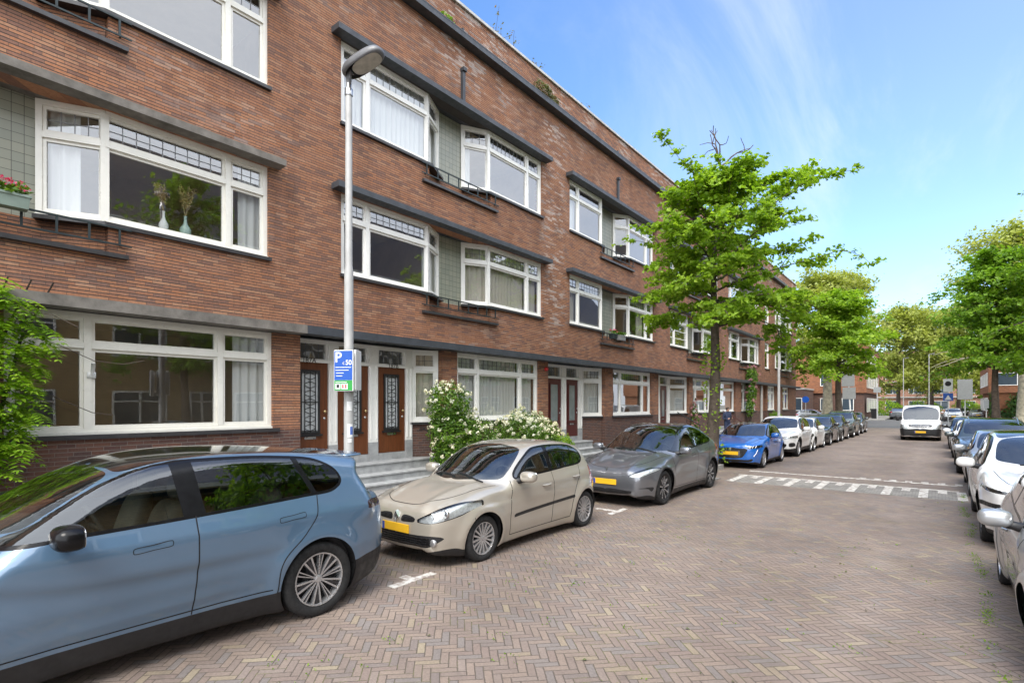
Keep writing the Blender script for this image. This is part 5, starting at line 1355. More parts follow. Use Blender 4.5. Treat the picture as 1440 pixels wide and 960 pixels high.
SPEC['van'] = dict(L=5.14, W=.965, H=2.02, axles=(.95, 4.15), rw=.335, tw=.21, res=.05, belt=1.13, cowl=.95, wg=.935, tumble=.09, kf=.2, kg=.08, kb=.08, taper=.01,
    tub=[(.05, .27), (.0, .42), (.0, .62), (.04, .8), (.14, .92), (.5, 1.03), (.95, 1.11), (1.5, 1.14), (5.0, 1.14), (5.1, .9), (5.1, .5), (5.0, .26), (.4, .24)],
    gh=[(.82, .95), (.95, 1.11), (1.22, 1.45), (1.5, 1.78), (1.72, 1.95), (2.1, 2.02), (3.5, 2.02), (4.7, 2.01), (5.0, 1.94), (5.1, 1.5), (5.1, .9), (3, .7)],
    plan=plan(5.14, .965, .8, .92, .1), sec=[(.1, .08), (.3, .03), (.6, 0), (1.0, .01), (1.2, .02), (2, .1)], crown=.05, waist=.01, flare=.015,
    dlo=[(1.25, 1.16), (1.45, 1.38), (1.7, 1.62), (1.95, 1.68), (2.3, 1.68), (2.35, 1.4), (2.3, 1.17)], pillars=[],
    screen=[(1.0, 0), (1.05, .4), (1.16, .78), (1.3, .83), (1.62, .78), (1.7, .3), (1.7, 0), (1.4, -.3)],
    front=dict(headlight=[([(.56, .68), (.78, .68), (.93, .76), (.92, .93), (.78, .90), (.62, .80)], .6)], grille=[([(0, .76), (0, .91), (.4, .92), (.55, .88), (.48, .79), (.3, .755)], .5)], bumper_insert=[([(0, .30), (0, .66), (.5, .66), (.95, .66), (.97, .30), (.5, .29)], .5)]),
    gaps_side=[[(1.25, 1.1), (1.25, .4)], [(2.38, 1.7), (2.38, .35)]], gaps_top=[[(.16, 0), (.2, .5), (.5, .7), (.9, .78)]], handles=[(2.2, 1.0)], mirror=(1.32, 1.2, 0), mirror_size=(.12, .09, .15), plate=(.50, .26), rim=('twin', 5, ('alloy', 'alloy_dark')), seat_y=2.0,
    mats=dict(body=P['white'], trim='trim', mirror='trim'), emb_r=.10, extra=[emblem_at(.835, 'star'), slats(.77, .90, 3, 0, .46, 'chrome', .008)])

# ---------------------------------------------------------------- parked cars
GL = 'cars parked along the kerb by the terrace'; GR = 'cars parked along the right kerb'
def put(o, x, y, rz=0): o.location = (x, y, 0); o.rotation_euler = (0, 0, R(rz)); return o
def axle(sp, y, which=0):            # world y of the car centre when the given axle stands at y
    s = SPEC[sp]; return y - s['axles'][which] + s['L'] / 2
def car(sp, label, x, y, which=0, cat='car', group=None, rz=0, name='parked_car'):
    o = build_car(SPEC[sp], label, cat, group, name=name); return put(o, x, axle(sp, y, which), rz)
CARS = {}
CARS['suv'] = car('suv_blue', 'steel blue suv with black glass roof, nearest car in front of the terrace', -5.69, 2.92, 1, 'car', GL)
CARS['clio'] = car('beige', 'champagne beige hatchback with a yellow front plate behind the blue suv', -5.54, 5.30, 0, 'car', GL)
CARS['grey'] = car('grey', 'mid grey metallic crossover with dark wheels in front of the brick steps', -5.36, 10.62, 0, 'car', GL)
CARS['royal'] = car('royal', 'bright royal blue hatchback parked beyond the tree planter', -5.29, 18.75, 0, 'car', GL)
CARS['troc'] = car('suv_white', 'white compact suv parked right behind the royal blue hatchback', -5.22, 23.7, 0, 'car', GL)
car('hatch_white', 'white hatchback between the white suv and the first black hatchback', -5.15, 26.9, 0, 'car', GL)
ob = car('hatch_black', 'black hatchback in the left row directly behind the white hatchback', -5.1, 31.1, 0, 'car', GL)
o2 = car('hatch_charcoal', 'charcoal hatchback parked just ahead of the grey green suv', -5.05, 34.9, 0, 'car', GL)
car('suv_greygreen', 'grey green suv with roof rails near the far end of the left row', -5.0, 39.3, 0, 'car', GL)
def dup_car(src, label, x, y, rz=0, group=None):
    c = copy_tree(src); c['label'] = label
    if group: c['group'] = group
    elif 'group' in c: del c['group']
    return put(c, x, y, rz)
dup_car(o2, 'last dark car of the left row beside the leaning sign pole', -5.0, 45.9, 0, GL)
sil = car('hatch_silver', 'silver hatchback at the right edge with its mirror towards the road', 1.42, 5.75, 0, 'car', GR)
car('suv_split', 'white electric suv with narrow black light strip behind the silver hatchback', 1.43, 10.9, 0, 'car', GR)
dup_car(sil, 'silver car half hidden between the white suv and the dark suv', 1.40, 17.2, 0, GR)
car('suv_dark', 'dark grey green suv with silver roof rails in the right row', 1.32, 21.1, 0, 'car', GR)
wh = SPEC['hatch_white']
hw = car('hatch_white', 'white hatchback behind the dark suv in the right row', 1.25, 26.9, 0, 'car', GR)
dup_car(ob, 'black car beyond the white hatchback, far in the right row', 1.22, 33.4, 0, GR)
VAN = car('van', 'white delivery van driving towards the camera down the street', -.82, 38.9, 0, 'van', name='delivery_van')
# ---------------------------------------------------------------- foliage
def leaf_mat(name, cols, tr=.4, rough=.5):
    t = NT(name); g = t.n('NewGeometry'); rn = g.outputs['Random Per Island']
    n = len(cols) - 1
    c = t.ramp(rn, [(i / n, cc) for i, cc in enumerate(cols)])
    c = t.mix(1., c, t.ramp(t.noise(t.pos(), 1.1, 3), [(.3, (.75, .8, .75)), (.7, (1.2, 1.15, 1.1))]), 'MULTIPLY')
    t.base(c, rough, 0, .35)
    tl = t.n('BsdfTranslucent'); t.l(t.mix(1., c, (1.5, 1.5, .8), 'MULTIPLY'), tl.inputs[0])
    mx = t.n('MixShader'); mx.inputs[0].default_value = tr; t.l(t.b.outputs[0], mx.inputs[1]); t.l(tl.outputs[0], mx.inputs[2]); t.l(mx.outputs[0], t.o.inputs[0])
    return t.m
MAT['lime_leaf'] = leaf_mat('fresh_lime_leaf', [(.13, .235, .014), (.19, .32, .02), (.25, .395, .03), (.32, .45, .05)], .5)
MAT['lime_leaf_deep'] = leaf_mat('deep_lime_leaf', [(.085, .18, .014), (.13, .25, .018), (.175, .31, .022), (.23, .37, .035)], .48)
MAT['plane_leaf'] = leaf_mat('yellow_green_plane_leaf', [(.19, .23, .04), (.26, .30, .06), (.32, .36, .09), (.38, .41, .13)], .48)
MAT['bush_leaf'] = leaf_mat('glossy_bush_leaf', [(.035, .09, .012), (.07, .155, .016), (.12, .22, .024), (.17, .28, .035)], .35, .35)
MAT['wisteria_leaf'] = leaf_mat('bright_wisteria_leaf', [(.12, .24, .014), (.19, .33, .02), (.26, .42, .03), (.35, .50, .05)], .45)
MAT['dark_leaf'] = leaf_mat('dark_hedge_leaf', [(.018, .05, .012), (.035, .09, .016), (.06, .13, .02)], .25)
MAT['dry_leaf'] = leaf_mat('sparse_roof_plant_leaf', [(.10, .12, .05), (.16, .17, .08), (.22, .15, .10)], .3)
MAT['blossom'] = leaf_mat('creamy_white_blossom', [(.58, .56, .42), (.72, .71, .60), (.80, .79, .72)], .25)
MAT['pink'] = leaf_mat('pink_geranium', [(.55, .02, .10), (.75, .05, .18)], .2)
MAT['rose'] = leaf_mat('dusty_pink_rose', [(.40, .22, .24), (.30, .12, .15)], .2)
MAT['pampas'] = leaf_mat('dried_pampas_plume', [(.45, .36, .22), (.58, .48, .32)], .3)
MAT['bark'] = plain('grey_brown_bark', (.085, .065, .05), .9, var=.45, scale=7, bump=.8)
MAT['bark_plane'] = plain('pale_mottled_plane_bark', (.22, .20, .145), .85, var=.5, scale=3, bump=.3)
MAT['twig'] = plain('dark_twig', (.06, .045, .035), .9, var=.3)

def leaves(C, N_, size, mat, name, parent, aspect=.62, droop=.3, fold=.12):
    """C: centres (n,3), N_: preferred normals (n,3); a folded ovate blade of four faces per leaf"""
    n = len(C); s = size * rng.uniform(.6, 1.35, n)
    nr = N_ + rng.normal(0, .55, (n, 3)); nr /= np.linalg.norm(nr, axis=1)[:, None] + 1e-9
    a = rng.normal(0, 1, (n, 3)); a[:, 2] -= droop; a -= (a * nr).sum(1)[:, None] * nr; a /= np.linalg.norm(a, axis=1)[:, None] + 1e-9
    b = np.cross(nr, a); s = s[:, None]
    p0 = C - a * s * .5; p3 = C + a * s * .5 - nr * s * .08
    w = aspect * .5
    p1 = C - a * s * .12 + b * s * w + nr * s * fold; p2 = C - a * s * .12 - b * s * w + nr * s * fold
    V = np.stack([p0, p1, p3, p2], 1).reshape(-1, 3)
    i = np.arange(n)[:, None] * 4
    F = np.concatenate([i + np.array([[0, 2, 1]]), i + np.array([[0, 3, 2]])])
    return mesh_obj(name, V, F, mat, parent)

def limb_tube(mb, pts, r0, r1, n=6):
    k = len(pts); mb.tube(pts, [r0 + (r1 - r0) * (i / (k - 1)) ** .8 for i in range(k)], n, True)
def grow(p, d, L_, k, wob, up=0., sag=0.):
    pts = [Vector(p)]; d = Vector(d).normalized(); q = Vector(p)
    for i in range(k):
        d = (d + Vector(rng.normal(0, wob, 3)) + Vector((0, 0, up - sag * i / k))).normalized(); q = q + d * (L_ / k); pts.append(q.copy())
    return pts
def tree(name, label, loc, trunk_r, trunk_h, top, radius, n_prim, leaf_n, leaf_size, leaf, bark, group=None, lean=(0, 0), profile=None, asym=None, rise=.25, sag=.35, bare_top=False, z_low=None, flat=.5, droop=.3, sec=6, spread=.26, fork=False, seed=1, low_limbs=0):
    global rng
    rng = np.random.default_rng(seed)
    root = empty(name, loc, 0, label, 'tree', group); o = Vector(loc)
    tb = MB(); z_low = z_low or trunk_h
    hts = np.linspace(0, 1, 12); lead = []
    for h in hts:
        z = h * (top - (0 if not bare_top else .0)); lead.append(o + Vector((lean[0] * h + .06 * math.sin(h * 9 + seed), lean[1] * h + .06 * math.cos(h * 7), z)))
    rad = [trunk_r * (1.45 if i == 0 else 1.08 if i == 1 else 1) * max(.06, 1 - h * (.92 if not fork else .85)) ** (1 if h < .5 else 1.1) for i, h in enumerate(hts)]
    tb.tube([o + (lead[0] - o)] + [lead[0] + (lead[1] - lead[0]) * .12] + lead[1:], [rad[0], trunk_r * 1.1] + rad[1:], 12)
    trunk = tb.build('trunk', bark, root, True)
    lb = MB(); tips = []
    prof = profile or (lambda t: math.sin(math.pi * min(1, .25 + t * .75)) ** .7)
    for i in range(n_prim):
        t = (i + rng.uniform(-.3, .3)) / n_prim; t = min(max(t, 0), .98)
        z = z_low + (top * (.93 if bare_top else .97) - z_low) * t ** .95; h = z / top
        j = min(int(h * 11), 10); f = h * 11 - j; base = lead[j].lerp(lead[j + 1], f)
        az = i * 2.399 + rng.uniform(-.4, .4)
        Ln = radius * prof(t) * rng.uniform(.72, 1.03)
        if asym: Ln *= 1 + asym[0] * math.cos(az - asym[1])
        d = Vector((math.cos(az), math.sin(az), rise + .5 * t))
        pts = grow(base, d, Ln, 7, .10, 0, sag * (1 - t))
        r0 = max(.018, rad[min(j, 11)] * .42); limb_tube(lb, pts, r0, .008, 5)
        for q in range(1, len(pts)):
            tips.append((pts[q], .6 + .4 * q / len(pts), q / len(pts)))
        for s_ in range(sec):
            q = rng.integers(1, len(pts) - 1); dd = (pts[q + 1] - pts[q]).normalized()
            sd = Vector((-dd.y, dd.x, 0)).normalized() * (1 if s_ % 2 else -1)
            p2 = grow(pts[q], dd * .7 + sd * .8 + Vector((0, 0, rng.uniform(-.15, .35))), Ln * rng.uniform(.25, .5), 5, .16, 0, sag * .6)
            limb_tube(lb, p2, r0 * .35, .005, 4)
            for k_, pp in enumerate(p2[1:]): tips.append((pp, 1, .6 + .4 * k_ / 5))
    for k_ in range(low_limbs):
        az = math.pi + rng.uniform(-.9, .5); pts = grow(o + Vector((0, 0, trunk_h * rng.uniform(.75, 1.1))), Vector((math.cos(az), -.5, .35)), radius * 1.0, 8, .12, 0, .22); limb_tube(lb, pts, trunk_r * .3, .03, 6)
        for q in pts[4:]: tips.append((q, .25, .9))
    if bare_top:
        tp = lead[-1]
        for d in ((.5, .4, .9), (-.35, -.3, 1), (.75, .5, .7), (.1, .1, 1.2)):
            pts = grow(tp - Vector((0, 0, .25)), d, rng.uniform(1.2, 1.6), 6, .25); limb_tube(lb, pts, .034, .012, 5)
            for q in (3, 4): limb_tube(lb, grow(pts[q], Vector(d) + Vector(rng.normal(0, .6, 3)), .5, 4, .3), .016, .008, 4)
        for zz in (8.3, 7.6):
            j = int(zz / top * 11); pts = grow(lead[j], (-.8, -.6, .25), 1.9, 7, .2); limb_tube(lb, pts, .03, .006, 4)
            for q in (3, 5): limb_tube(lb, grow(pts[q], (-.5, -.4, .4), .5, 4, .3), .012, .004, 4)
    lb.build('limbs', bark, root, True)
    W_ = np.array([w_ for _, w_, _ in tips]); W_ /= W_.sum(); TP = np.array([tuple(p) for p, _, _ in tips])
    m = leaf_n // 7; ci = rng.choice(len(TP), m, p=W_)
    cc = TP[ci] + rng.normal(0, spread * .55, (m, 3)) * np.array([1, 1, flat])
    C = np.repeat(cc, 7, 0) + rng.normal(0, spread * .48, (m * 7, 3)) * np.array([1, 1, flat * .9])
    ctr = np.array(o) + np.array([0, 0, (z_low + top) / 2]); Nn = (C - ctr); Nn /= np.linalg.norm(Nn, axis=1)[:, None] + 1e-9
    Nn = Nn * .45 + np.array([0, 0, .9])
    leaves(C, Nn, leaf_size, leaf, 'crown', root, .78, droop)
    return root

GT = 'street trees'
tree('street_tree', 'lime tree with fresh green leaves and a bare twiggy top beside the grey crossover', (-5.65, 17.3, 0), .21, 4.0, 9.9, 3.15, 36, 31000, .14, 'lime_leaf', 'bark', GT, lean=(.15, .1),
     profile=lambda t: (.72 + .28 * min(1, t * 4)) * (1 if t < .62 else max(.16, 1 - (t - .62) * 2.1)), asym=(.15, math.atan2(.62, .78)), rise=.22, sag=.30, bare_top=True, z_low=4.5, seed=5, spread=.19, flat=.42)
tree('street_tree', 'bright green lime tree with dark trunk at the far left before the side street', (-6.6, 52.6, 0), .30, 4.4, 11.2, 4.9, 38, 18000, .26, 'lime_leaf', 'bark', GT, profile=lambda t: .85 if t < .5 else max(.3, .85 - (t - .5) * 1.1), seed=8, z_low=4.6, spread=.42, sec=5)
tree('street_tree', 'tall yellow green plane tree with thick pale trunk across the side street', (-9.6, 67.5, 0), .55, 5.5, 16.0, 7.2, 36, 17000, .36, 'plane_leaf', 'bark_plane', GT, seed=12, z_low=6.0, spread=.75, flat=.8, rise=.5, sec=5)
tree('street_tree', 'dense deep green lime tree in the right pavement beyond the parked cars', (3.3, 53.0, 0), .26, 4.0, 12.8, 4.4, 42, 22000, .26, 'lime_leaf_deep', 'bark', GT, seed=21, z_low=4.5, profile=lambda t: .9 if t < .55 else max(.35, .9 - (t - .55) * 1.2), spread=.40, rise=.45)
tree('street_tree', 'large pale barked plane tree at the right edge with long low limbs', (6.9, 78, 0), .45, 6.5, 20.5, 8.4, 38, 15000, .36, 'plane_leaf', 'bark_plane', GT, seed=31, z_low=8.0, spread=.9, flat=.8, rise=.6, sec=5, low_limbs=4)
tree('street_tree', 'plane tree with forked dark trunk on the left of the far green', (-5.5, 116, .1), .35, 5, 18.5, 7.6, 34, 15000, .42, 'plane_leaf', 'bark', GT, seed=41, z_low=4.2, spread=.9, flat=.8, rise=.6, sec=4)
tree('street_tree', 'spreading plane tree behind the white sign board at the far end', (2.6, 118, .1), .32, 5, 18, 8.5, 36, 16000, .42, 'plane_leaf', 'bark', GT, seed=44, z_low=4.0, spread=.9, flat=.8, rise=.55, sec=4)
tree('street_tree', 'mid green far tree closing the gap above the white van', (-1.0, 134, .1), .35, 5, 20, 9.0, 34, 15000, .45, 'plane_leaf', 'bark', GT, seed=47, z_low=5.0, spread=1.0, flat=.8, rise=.5, sec=4)
tree('street_tree', 'dark green tree at the far end right of the pink brick building', (9.0, 128, .1), .35, 3, 16, 7, 34, 13000, .46, 'lime_leaf', 'bark', GT, seed=49, z_low=2.5, spread=1.0, flat=.9, rise=.4, sec=4)
# trees across the street, mirrored in the window panes
for (yy, sd_, lb) in ((9.4, 61, 'tree across the street mirrored in the nearest first floor window'), (30, 63, 'tree across the street mirrored in the panes beyond the lime tree')):
    tree('street_tree', lb, (4.4, yy, .1), .2, 3.5, 12.2, 3.2, 24, 7000, .2, 'lime_leaf_deep', 'bark', 'trees mirrored in the window panes', seed=sd_, z_low=3.4, spread=.4, sec=4)

def blob_pts(ells, n, shell=.55):
    out = []; nr = []; vol = np.array([e[3] * e[4] * e[5] for e in ells]) ** .8; cnt = (n * vol / vol.sum()).astype(int)
    for e, k in zip(ells, cnt):
        d = rng.normal(0, 1, (k, 3)); d /= np.linalg.norm(d, axis=1)[:, None]
        lump = 1 + .16 * np.sin(d[:, 0] * 5 + e[0]) * np.cos(d[:, 1] * 6 + e[1]) + .10 * np.sin(d[:, 2] * 9 + d[:, 0] * 7)
        r = (rng.uniform(shell ** 3, 1, k)) ** (1 / 3) * lump
        out.append(np.array(e[:3]) + d * r[:, None] * np.array(e[3:6])); nr.append(d)
    return np.concatenate(out), np.concatenate(nr)
def bush(name, label, base, ells, n, size, leaf, cat='bush', group=None, flowers=0, fl_size=.035, fl_mat='blossom', fl_top=True, seed=1, stems=True, cl=.09):
    global rng
    rng = np.random.default_rng(seed); root = empty(name, base, 0, label, cat, group)
    C, N_ = blob_pts(ells, n); ok = C[:, 2] > base[2] + .03
    leaves(C[ok], N_[ok] * .8 + np.array([0, 0, .5]), size, leaf, 'foliage', root, .5, .2)
    if stems:
        m = MB()
        for e in ells:
            for _ in range(5):
                tgt = Vector(e[:3]) + Vector(rng.normal(0, .35, 3)) * e[3]
                p = [Vector(base) + Vector((rng.normal(0, .05), rng.normal(0, .08), 0)), Vector(base).lerp(tgt, .5) + Vector(rng.normal(0, .05, 3)), tgt]; m.tube(p, [.02, .014, .006], 5)
        m.build('stems', 'twig', root, True)
    if flowers:
        C, N_ = blob_pts(ells, flowers * 3, .96); ok = (N_[:, 2] > -.35) & (C[:, 2] > base[2] + .3)
        ok &= rng.random(len(C)) < np.clip(.30 + .75 * N_[:, 2], .08, 1)
        C, N_ = C[ok][:flowers], N_[ok][:flowers]
        k = 16; P = np.repeat(C + N_ * .02, k, 0); D = rng.normal(0, 1, P.shape); D /= np.linalg.norm(D, axis=1)[:, None]
        D = D * .8 + np.repeat(N_, k, 0) * .5
        leaves(P + D * cl * .5, D, fl_size, fl_mat, 'blossom', root, .9, 0, 0)
    return root
GB = 'flowering bushes before the house'
bush('flowering_bush', 'tall white flowering bush beside the front steps of the three wooden doors', (-10.15, 10.35, .1), [(-10.15, 9.98, 2.05, .55, .62, .60), (-10.1, 10.1, 1.35, .6, .70, .65), (-10.05, 10.7, 1.1, .65, .75, .7), (-10.1, 10.2, .65, .6, .75, .6)], 11500, .085, 'bush_leaf', 'bush', GB, 200, .045, seed=3, cl=.11)
bush('flowering_bush', 'low round bush covered in white flowers under the curtained ground floor window', (-10.05, 13.3, .1), [(-10.05, 13.1, 1.05, .7, 1.05, .82), (-10.0, 14.0, .9, .6, .8, .72)], 8000, .08, 'bush_leaf', 'bush', GB, 240, .05, seed=4, cl=.11)
bush('green_shrub', 'small bright green shrub beside the steps of the dark red doors', (-10.2, 15.6, .1), [(-10.2, 15.6, .55, .35, .5, .5)], 1200, .09, 'wisteria_leaf', seed=6)
bush('green_shrub', 'rounded green shrub at the foot of the last terrace house', (-10.1, 46.3, .1), [(-10.1, 46.3, .7, .6, .9, .75)], 2600, .13, 'lime_leaf_deep', seed=7)
bush('rose_bush', 'climbing rose with dusty pink flowers on the brick front right of the tree', (-10.45, 40.2, .1), [(-10.4, 40.4, 4.0, .35, .9, .8), (-10.4, 40.2, 2.9, .35, .8, .8), (-10.35, 39.7, 1.9, .3, .5, .7)], 2600, .14, 'bush_leaf', 'plant', None, 60, .09, 'rose', seed=9, cl=.2)
bush('rose_bush', 'thin flowering climber on the brick pier left of the tree trunk', (-10.5, 29.3, .1), [(-10.5, 29.3, 1.2, .2, .3, 1.0), (-10.5, 29.2, .6, .25, .4, .5)], 700, .11, 'bush_leaf', 'plant', None, 40, .07, 'rose', seed=10, cl=.15)

# wisteria with feathered leaves at the left edge
def wisteria():
    global rng
    rng = np.random.default_rng(17); base = (-10.45, .9, .1)
    root = empty('wisteria', base, 0, 'bright green wisteria climbing the front at the left edge over the nearest window', 'plant')
    st = MB()
    for k in range(6):
        st.tube([(-10.5, .8 + .05 * k, .1), (-10.55 + .03 * k, .7 + .12 * k, 1.6), (-10.5, .6 + .2 * k, 3.0), (-10.35, .7 + .25 * k, 3.9)], [.035, .028, .02, .01], 6)
    for pts in ([(-10.35, 1.6, 3.1), (-10.2, 2.0, 2.95), (-10.2, 2.4, 2.75), (-10.25, 2.8, 2.72), (-10.3, 3.1, 2.8)], [(-10.3, 1.5, 2.3), (-10.2, 1.9, 2.2), (-10.3, 2.4, 1.95), (-10.4, 2.7, 1.9)], [(-10.3, 1.5, 3.4), (-10.2, 1.9, 3.4), (-10.2, 2.2, 3.25)]): st.tube(pts, .006, 4)
    st.build('stems', 'twig', root, True)
    V = []; F = []
    for _ in range(820):
        u = rng.random(); z = rng.uniform(1.0, 3.9); wmax = np.interp(z, [.7, 1.3, 2.2, 3.0, 3.9], [1.12, 1.72, 1.85, 2.05, 1.45]); y = -.2 + (wmax + .2) * rng.random() ** .7
        p = np.array([-10.35 + rng.uniform(-.15, .42), y - .15, z]); az = rng.uniform(-1.1, 1.3); d = np.array([math.cos(az), math.sin(az) * 1.0, rng.uniform(-.5, .25)]); d /= np.linalg.norm(d)
        L_ = rng.uniform(.2, .36); n = 6; side = np.cross(d, [0, 0, 1.]); side /= np.linalg.norm(side); upv = np.cross(side, d)
        for i in range(n * 2 + 1):
            t = (i // 2 + 1) / n if i < 2 * n else 1.0; s = (1 if i % 2 else -1) if i < 2 * n else 0
            c = p + d * L_ * t + np.array([0, 0, -.14 * t * t * L_ / .3])
            ld = (d * .45 + side * s * .9 - np.array([0, 0, .28])) if s else d - np.array([0, 0, .4]); ld = ld / np.linalg.norm(ld)
            sz = .105 * (.6 + .8 * math.sin(math.pi * min(.95, t * .8 + .1))) * rng.uniform(.8, 1.15); wv = np.cross(ld, upv); wv /= np.linalg.norm(wv) + 1e-9; wv *= sz * .19
            b = len(V); V += [c, c + ld * sz * .45 + wv + upv * .006, c + ld * sz, c + ld * sz * .45 - wv + upv * .006]; F += [(b, b + 1, b + 2, b + 3)]
    mesh_obj('foliage', V, F, 'wisteria_leaf', root)
wisteria()
# leaves sprouting from the lime trunk
rng = np.random.default_rng(23)
def trunk_sprouts():
    root = empty('ivy', (-5.62, 17.1, .15), 0, 'sprouting leaves clinging to the lime tree trunk', 'plant')
    C = []
    for z0, k, s in ((.5, 90, .26), (1.7, 30, .14), (2.6, 40, .16), (3.3, 80, .2), (3.7, 110, .24), (2.2, 14, .1), (1.2, 25, .15)):
        a = rng.uniform(0, 6.28, k); C.append(np.stack([-5.63 + np.cos(a) * (.2 + rng.random(k) * s), 17.28 + np.sin(a) * (.2 + rng.random(k) * s), z0 + rng.normal(0, s * .8, k)], 1))
    C = np.concatenate(C); C[:, 2] = np.maximum(C[:, 2], .2); leaves(C, np.tile([.3, -.4, .6], (len(C), 1)), .095, 'lime_leaf', 'foliage', root, .8)
trunk_sprouts()
# plants on the roof
for (yy, hh, nn, sd_) in ((13.1, 1.2, 60, 1), (13.9, 1.0, 60, 2), (15.6, .9, 60, 3), (18.6, .8, 50, 4), (20.2, .7, 50, 5)):
    rng = np.random.default_rng(sd_); r = empty('roof_plant', (X0 - .6, yy, 13.45), 0, ['', 'leftmost thin twiggy plant rising above the roof coping', 'second thin twiggy plant from the left on the roof edge', 'sparse plant on the roof above the gap between the first two houses', 'thin roof plant left of the last one before the tree', 'last low roof plant just left of the tree crown'][sd_], 'plant', 'twiggy plants on the roof edge')
    m = MB(); C = []
    for k in range(5):
        pts = grow((X0 - .6, yy + rng.uniform(-.25, .25), 13.45), (rng.uniform(-.2, .2), rng.uniform(-.35, .35), 1), hh * rng.uniform(.7, 1.1), 6, .12); m.tube(pts, [.012, .01, .009, .008, .006, .005, .004], 4); C += [tuple(p) for p in pts[2:]]
    m.build('stems', 'twig', r); C = np.array(C); C = C[rng.integers(0, len(C), nn)] + rng.normal(0, .07, (nn, 3)); leaves(C, np.tile([0, 0, 1.], (nn, 1)), .085, 'dry_leaf', 'foliage', r)
bush('gutter_plant', 'tuft of yellowish green plants growing out of the roof gutter', (X0 + .12, 15.0, 12.55), [(X0 + .15, 14.9, 12.75, .25, .55, .3), (X0 + .12, 15.5, 12.7, .2, .3, .22)], 700, .10, 'dry_leaf', 'plant', seed=14, stems=False)
bush('gutter_plant', 'small green tuft in the roof gutter above the lamp post', (X0 + .15, 10.3, 12.55), [(X0 + .15, 10.3, 12.66, .12, .3, .12)], 160, .08, 'lime_leaf_deep', 'plant', seed=15, stems=False)
# weeds in the paving joints
rng = np.random.default_rng(77)
n = 2600; ys = rng.uniform(1.5, 16, n) ; xs = .40 + rng.normal(0, .035, n) + .03 * np.sin(ys * 1.7); keep = (np.sin(ys * 2.9) + np.sin(ys * 7.3 + 1) + rng.normal(0, .6, n)) > .1
C = np.stack([xs, ys, np.full(n, .008) + rng.random(n) * .015], 1)[keep]
c2 = np.stack([rng.uniform(-4.4, .4, 700), rng.uniform(1.5, 10, 700), np.full(700, .008)], 1); cl = rng.integers(0, 90, 700); ctr = c2[:90]; c2 = ctr[cl] + rng.normal(0, .06, (700, 3)) * [1, 1, 0] + [0, 0, .004]
o = leaves(np.concatenate([C, c2]), np.tile([0, 0, 1.], (keep.sum() + 700, 1)), .020, 'lime_leaf_deep', 'weeds', None); tag(o, 'low weeds growing in the paving joints along the parked cars', 'weeds', None, 'stuff')
rng = np.random.default_rng(78); n = 260
C = np.stack([rng.uniform(-4.6, 2.2, n), rng.uniform(1.5, 24, n), np.full(n, .012)], 1); o = leaves(C, np.tile([0, 0, 2.], (n, 1)), .035, 'dry_leaf', 'leaf_litter', None); tag(o, 'fallen dry leaf scraps scattered on the clay paving', 'leaves', None, 'stuff')
# ---------------------------------------------------------------- lamp posts, signs and small things
RX = Matrix(((0, 0, 1), (1, 0, 0), (0, 1, 0)))          # text reading towards +x
RY = Matrix(((1, 0, 0), (0, 0, -1), (0, 1, 0)))         # text reading towards -y
def lamp_post(x, y, h, label, rz=0):
    r = empty('street_lamp', (x, y, 0), 0, label, 'street lamp', 'lamp posts along the left kerb')
    m = MB(); m.lathe([(.098, 0), (.098, 1.05), (.09, 1.12), (.074, 1.2), (.069, 3.4), (.066, 4.1), (.054, 4.18), (.05, h - .55), (.046, h - .42)], (x, y, 0), 20)
    po = m.build('pole', 'galv', r, True)
    MB().box(x + .06, x + .104, y - .05, y + .05, .45, .95).build('access_door', 'galv', po)
    m = MB(); m.lathe([(.058, h - .46), (.06, h - .44), (.06, h - .36), (.04, h - .34), (.038, h - .2)], (x, y, 0), 16); m.build('collar', 'steel', po, True)
    # flat tilted oval head reaching out over the road
    d = Vector((math.cos(rz), math.sin(rz), 0)); t = Vector((-d.y, d.x, 0)); c = Vector((x, y, h - .02)) + d * .26; tilt = .32
    up = (Vector((0, 0, 1)) * math.cos(tilt) - d * math.sin(tilt)); al = (d * math.cos(tilt) + Vector((0, 0, 1)) * math.sin(tilt))
    def ring(k, s, z): return [c + al * (.36 * s * (abs(math.cos(a)) ** .75 * math.copysign(1, math.cos(a))) * k) + t * (.165 * s * (abs(math.sin(a)) ** .75 * math.copysign(1, math.sin(a)))) + up * z for a in np.linspace(0, 2 * math.pi, 29)[:-1]]
    m = MB(); rs = [ring(1, .55, .085), ring(1, .9, .07), ring(1, 1, .02), ring(1, 1, -.02), ring(1, .94, -.045), ring(1, .86, -.05)]
    V = [tuple(p) for q in rs for p in q]; F = [(i * 28 + j, i * 28 + (j + 1) % 28, (i + 1) * 28 + (j + 1) % 28, (i + 1) * 28 + j) for i in range(5) for j in range(28)]; F.append(tuple(range(28)))
    m.add(V, F); m.tube([Vector((x, y, h - .3)), Vector((x, y, h - .12)), c - al * .2 - up * .02], [.04, .045, .06], 10)
    hd = m.build('lamp_head', 'lamp_grey', r, True)
    q = [tuple(p + al * .06) for p in ring(.78, .86, -.052)]; MB().add(q + [tuple(c + al * .06 - up * .058)], [(j, (j + 1) % 28, 28) for j in range(28)]).build('diffuser', 'diffuser', hd, True)
    return r
MAT['lamp_grey'] = plain('dark_grey_lamp_housing', (.13, .13, .135), .45, .2, var=.15)
MAT['diffuser'] = plain('frosted_lamp_diffuser', (.42, .39, .34), .35, var=.25, scale=9)
MAT['sign_blue'] = plain('blue_sign_face', (.008, .085, .42), .4, var=.06)
MAT['sign_green'] = plain('green_sign_face', (.02, .30, .045), .4, var=.06)
MAT['sign_white'] = plain('white_sign_face', (.72, .73, .72), .4, var=.04)
MAT['sign_back'] = plain('grey_sign_back', (.30, .31, .31), .45, .3, var=.1)
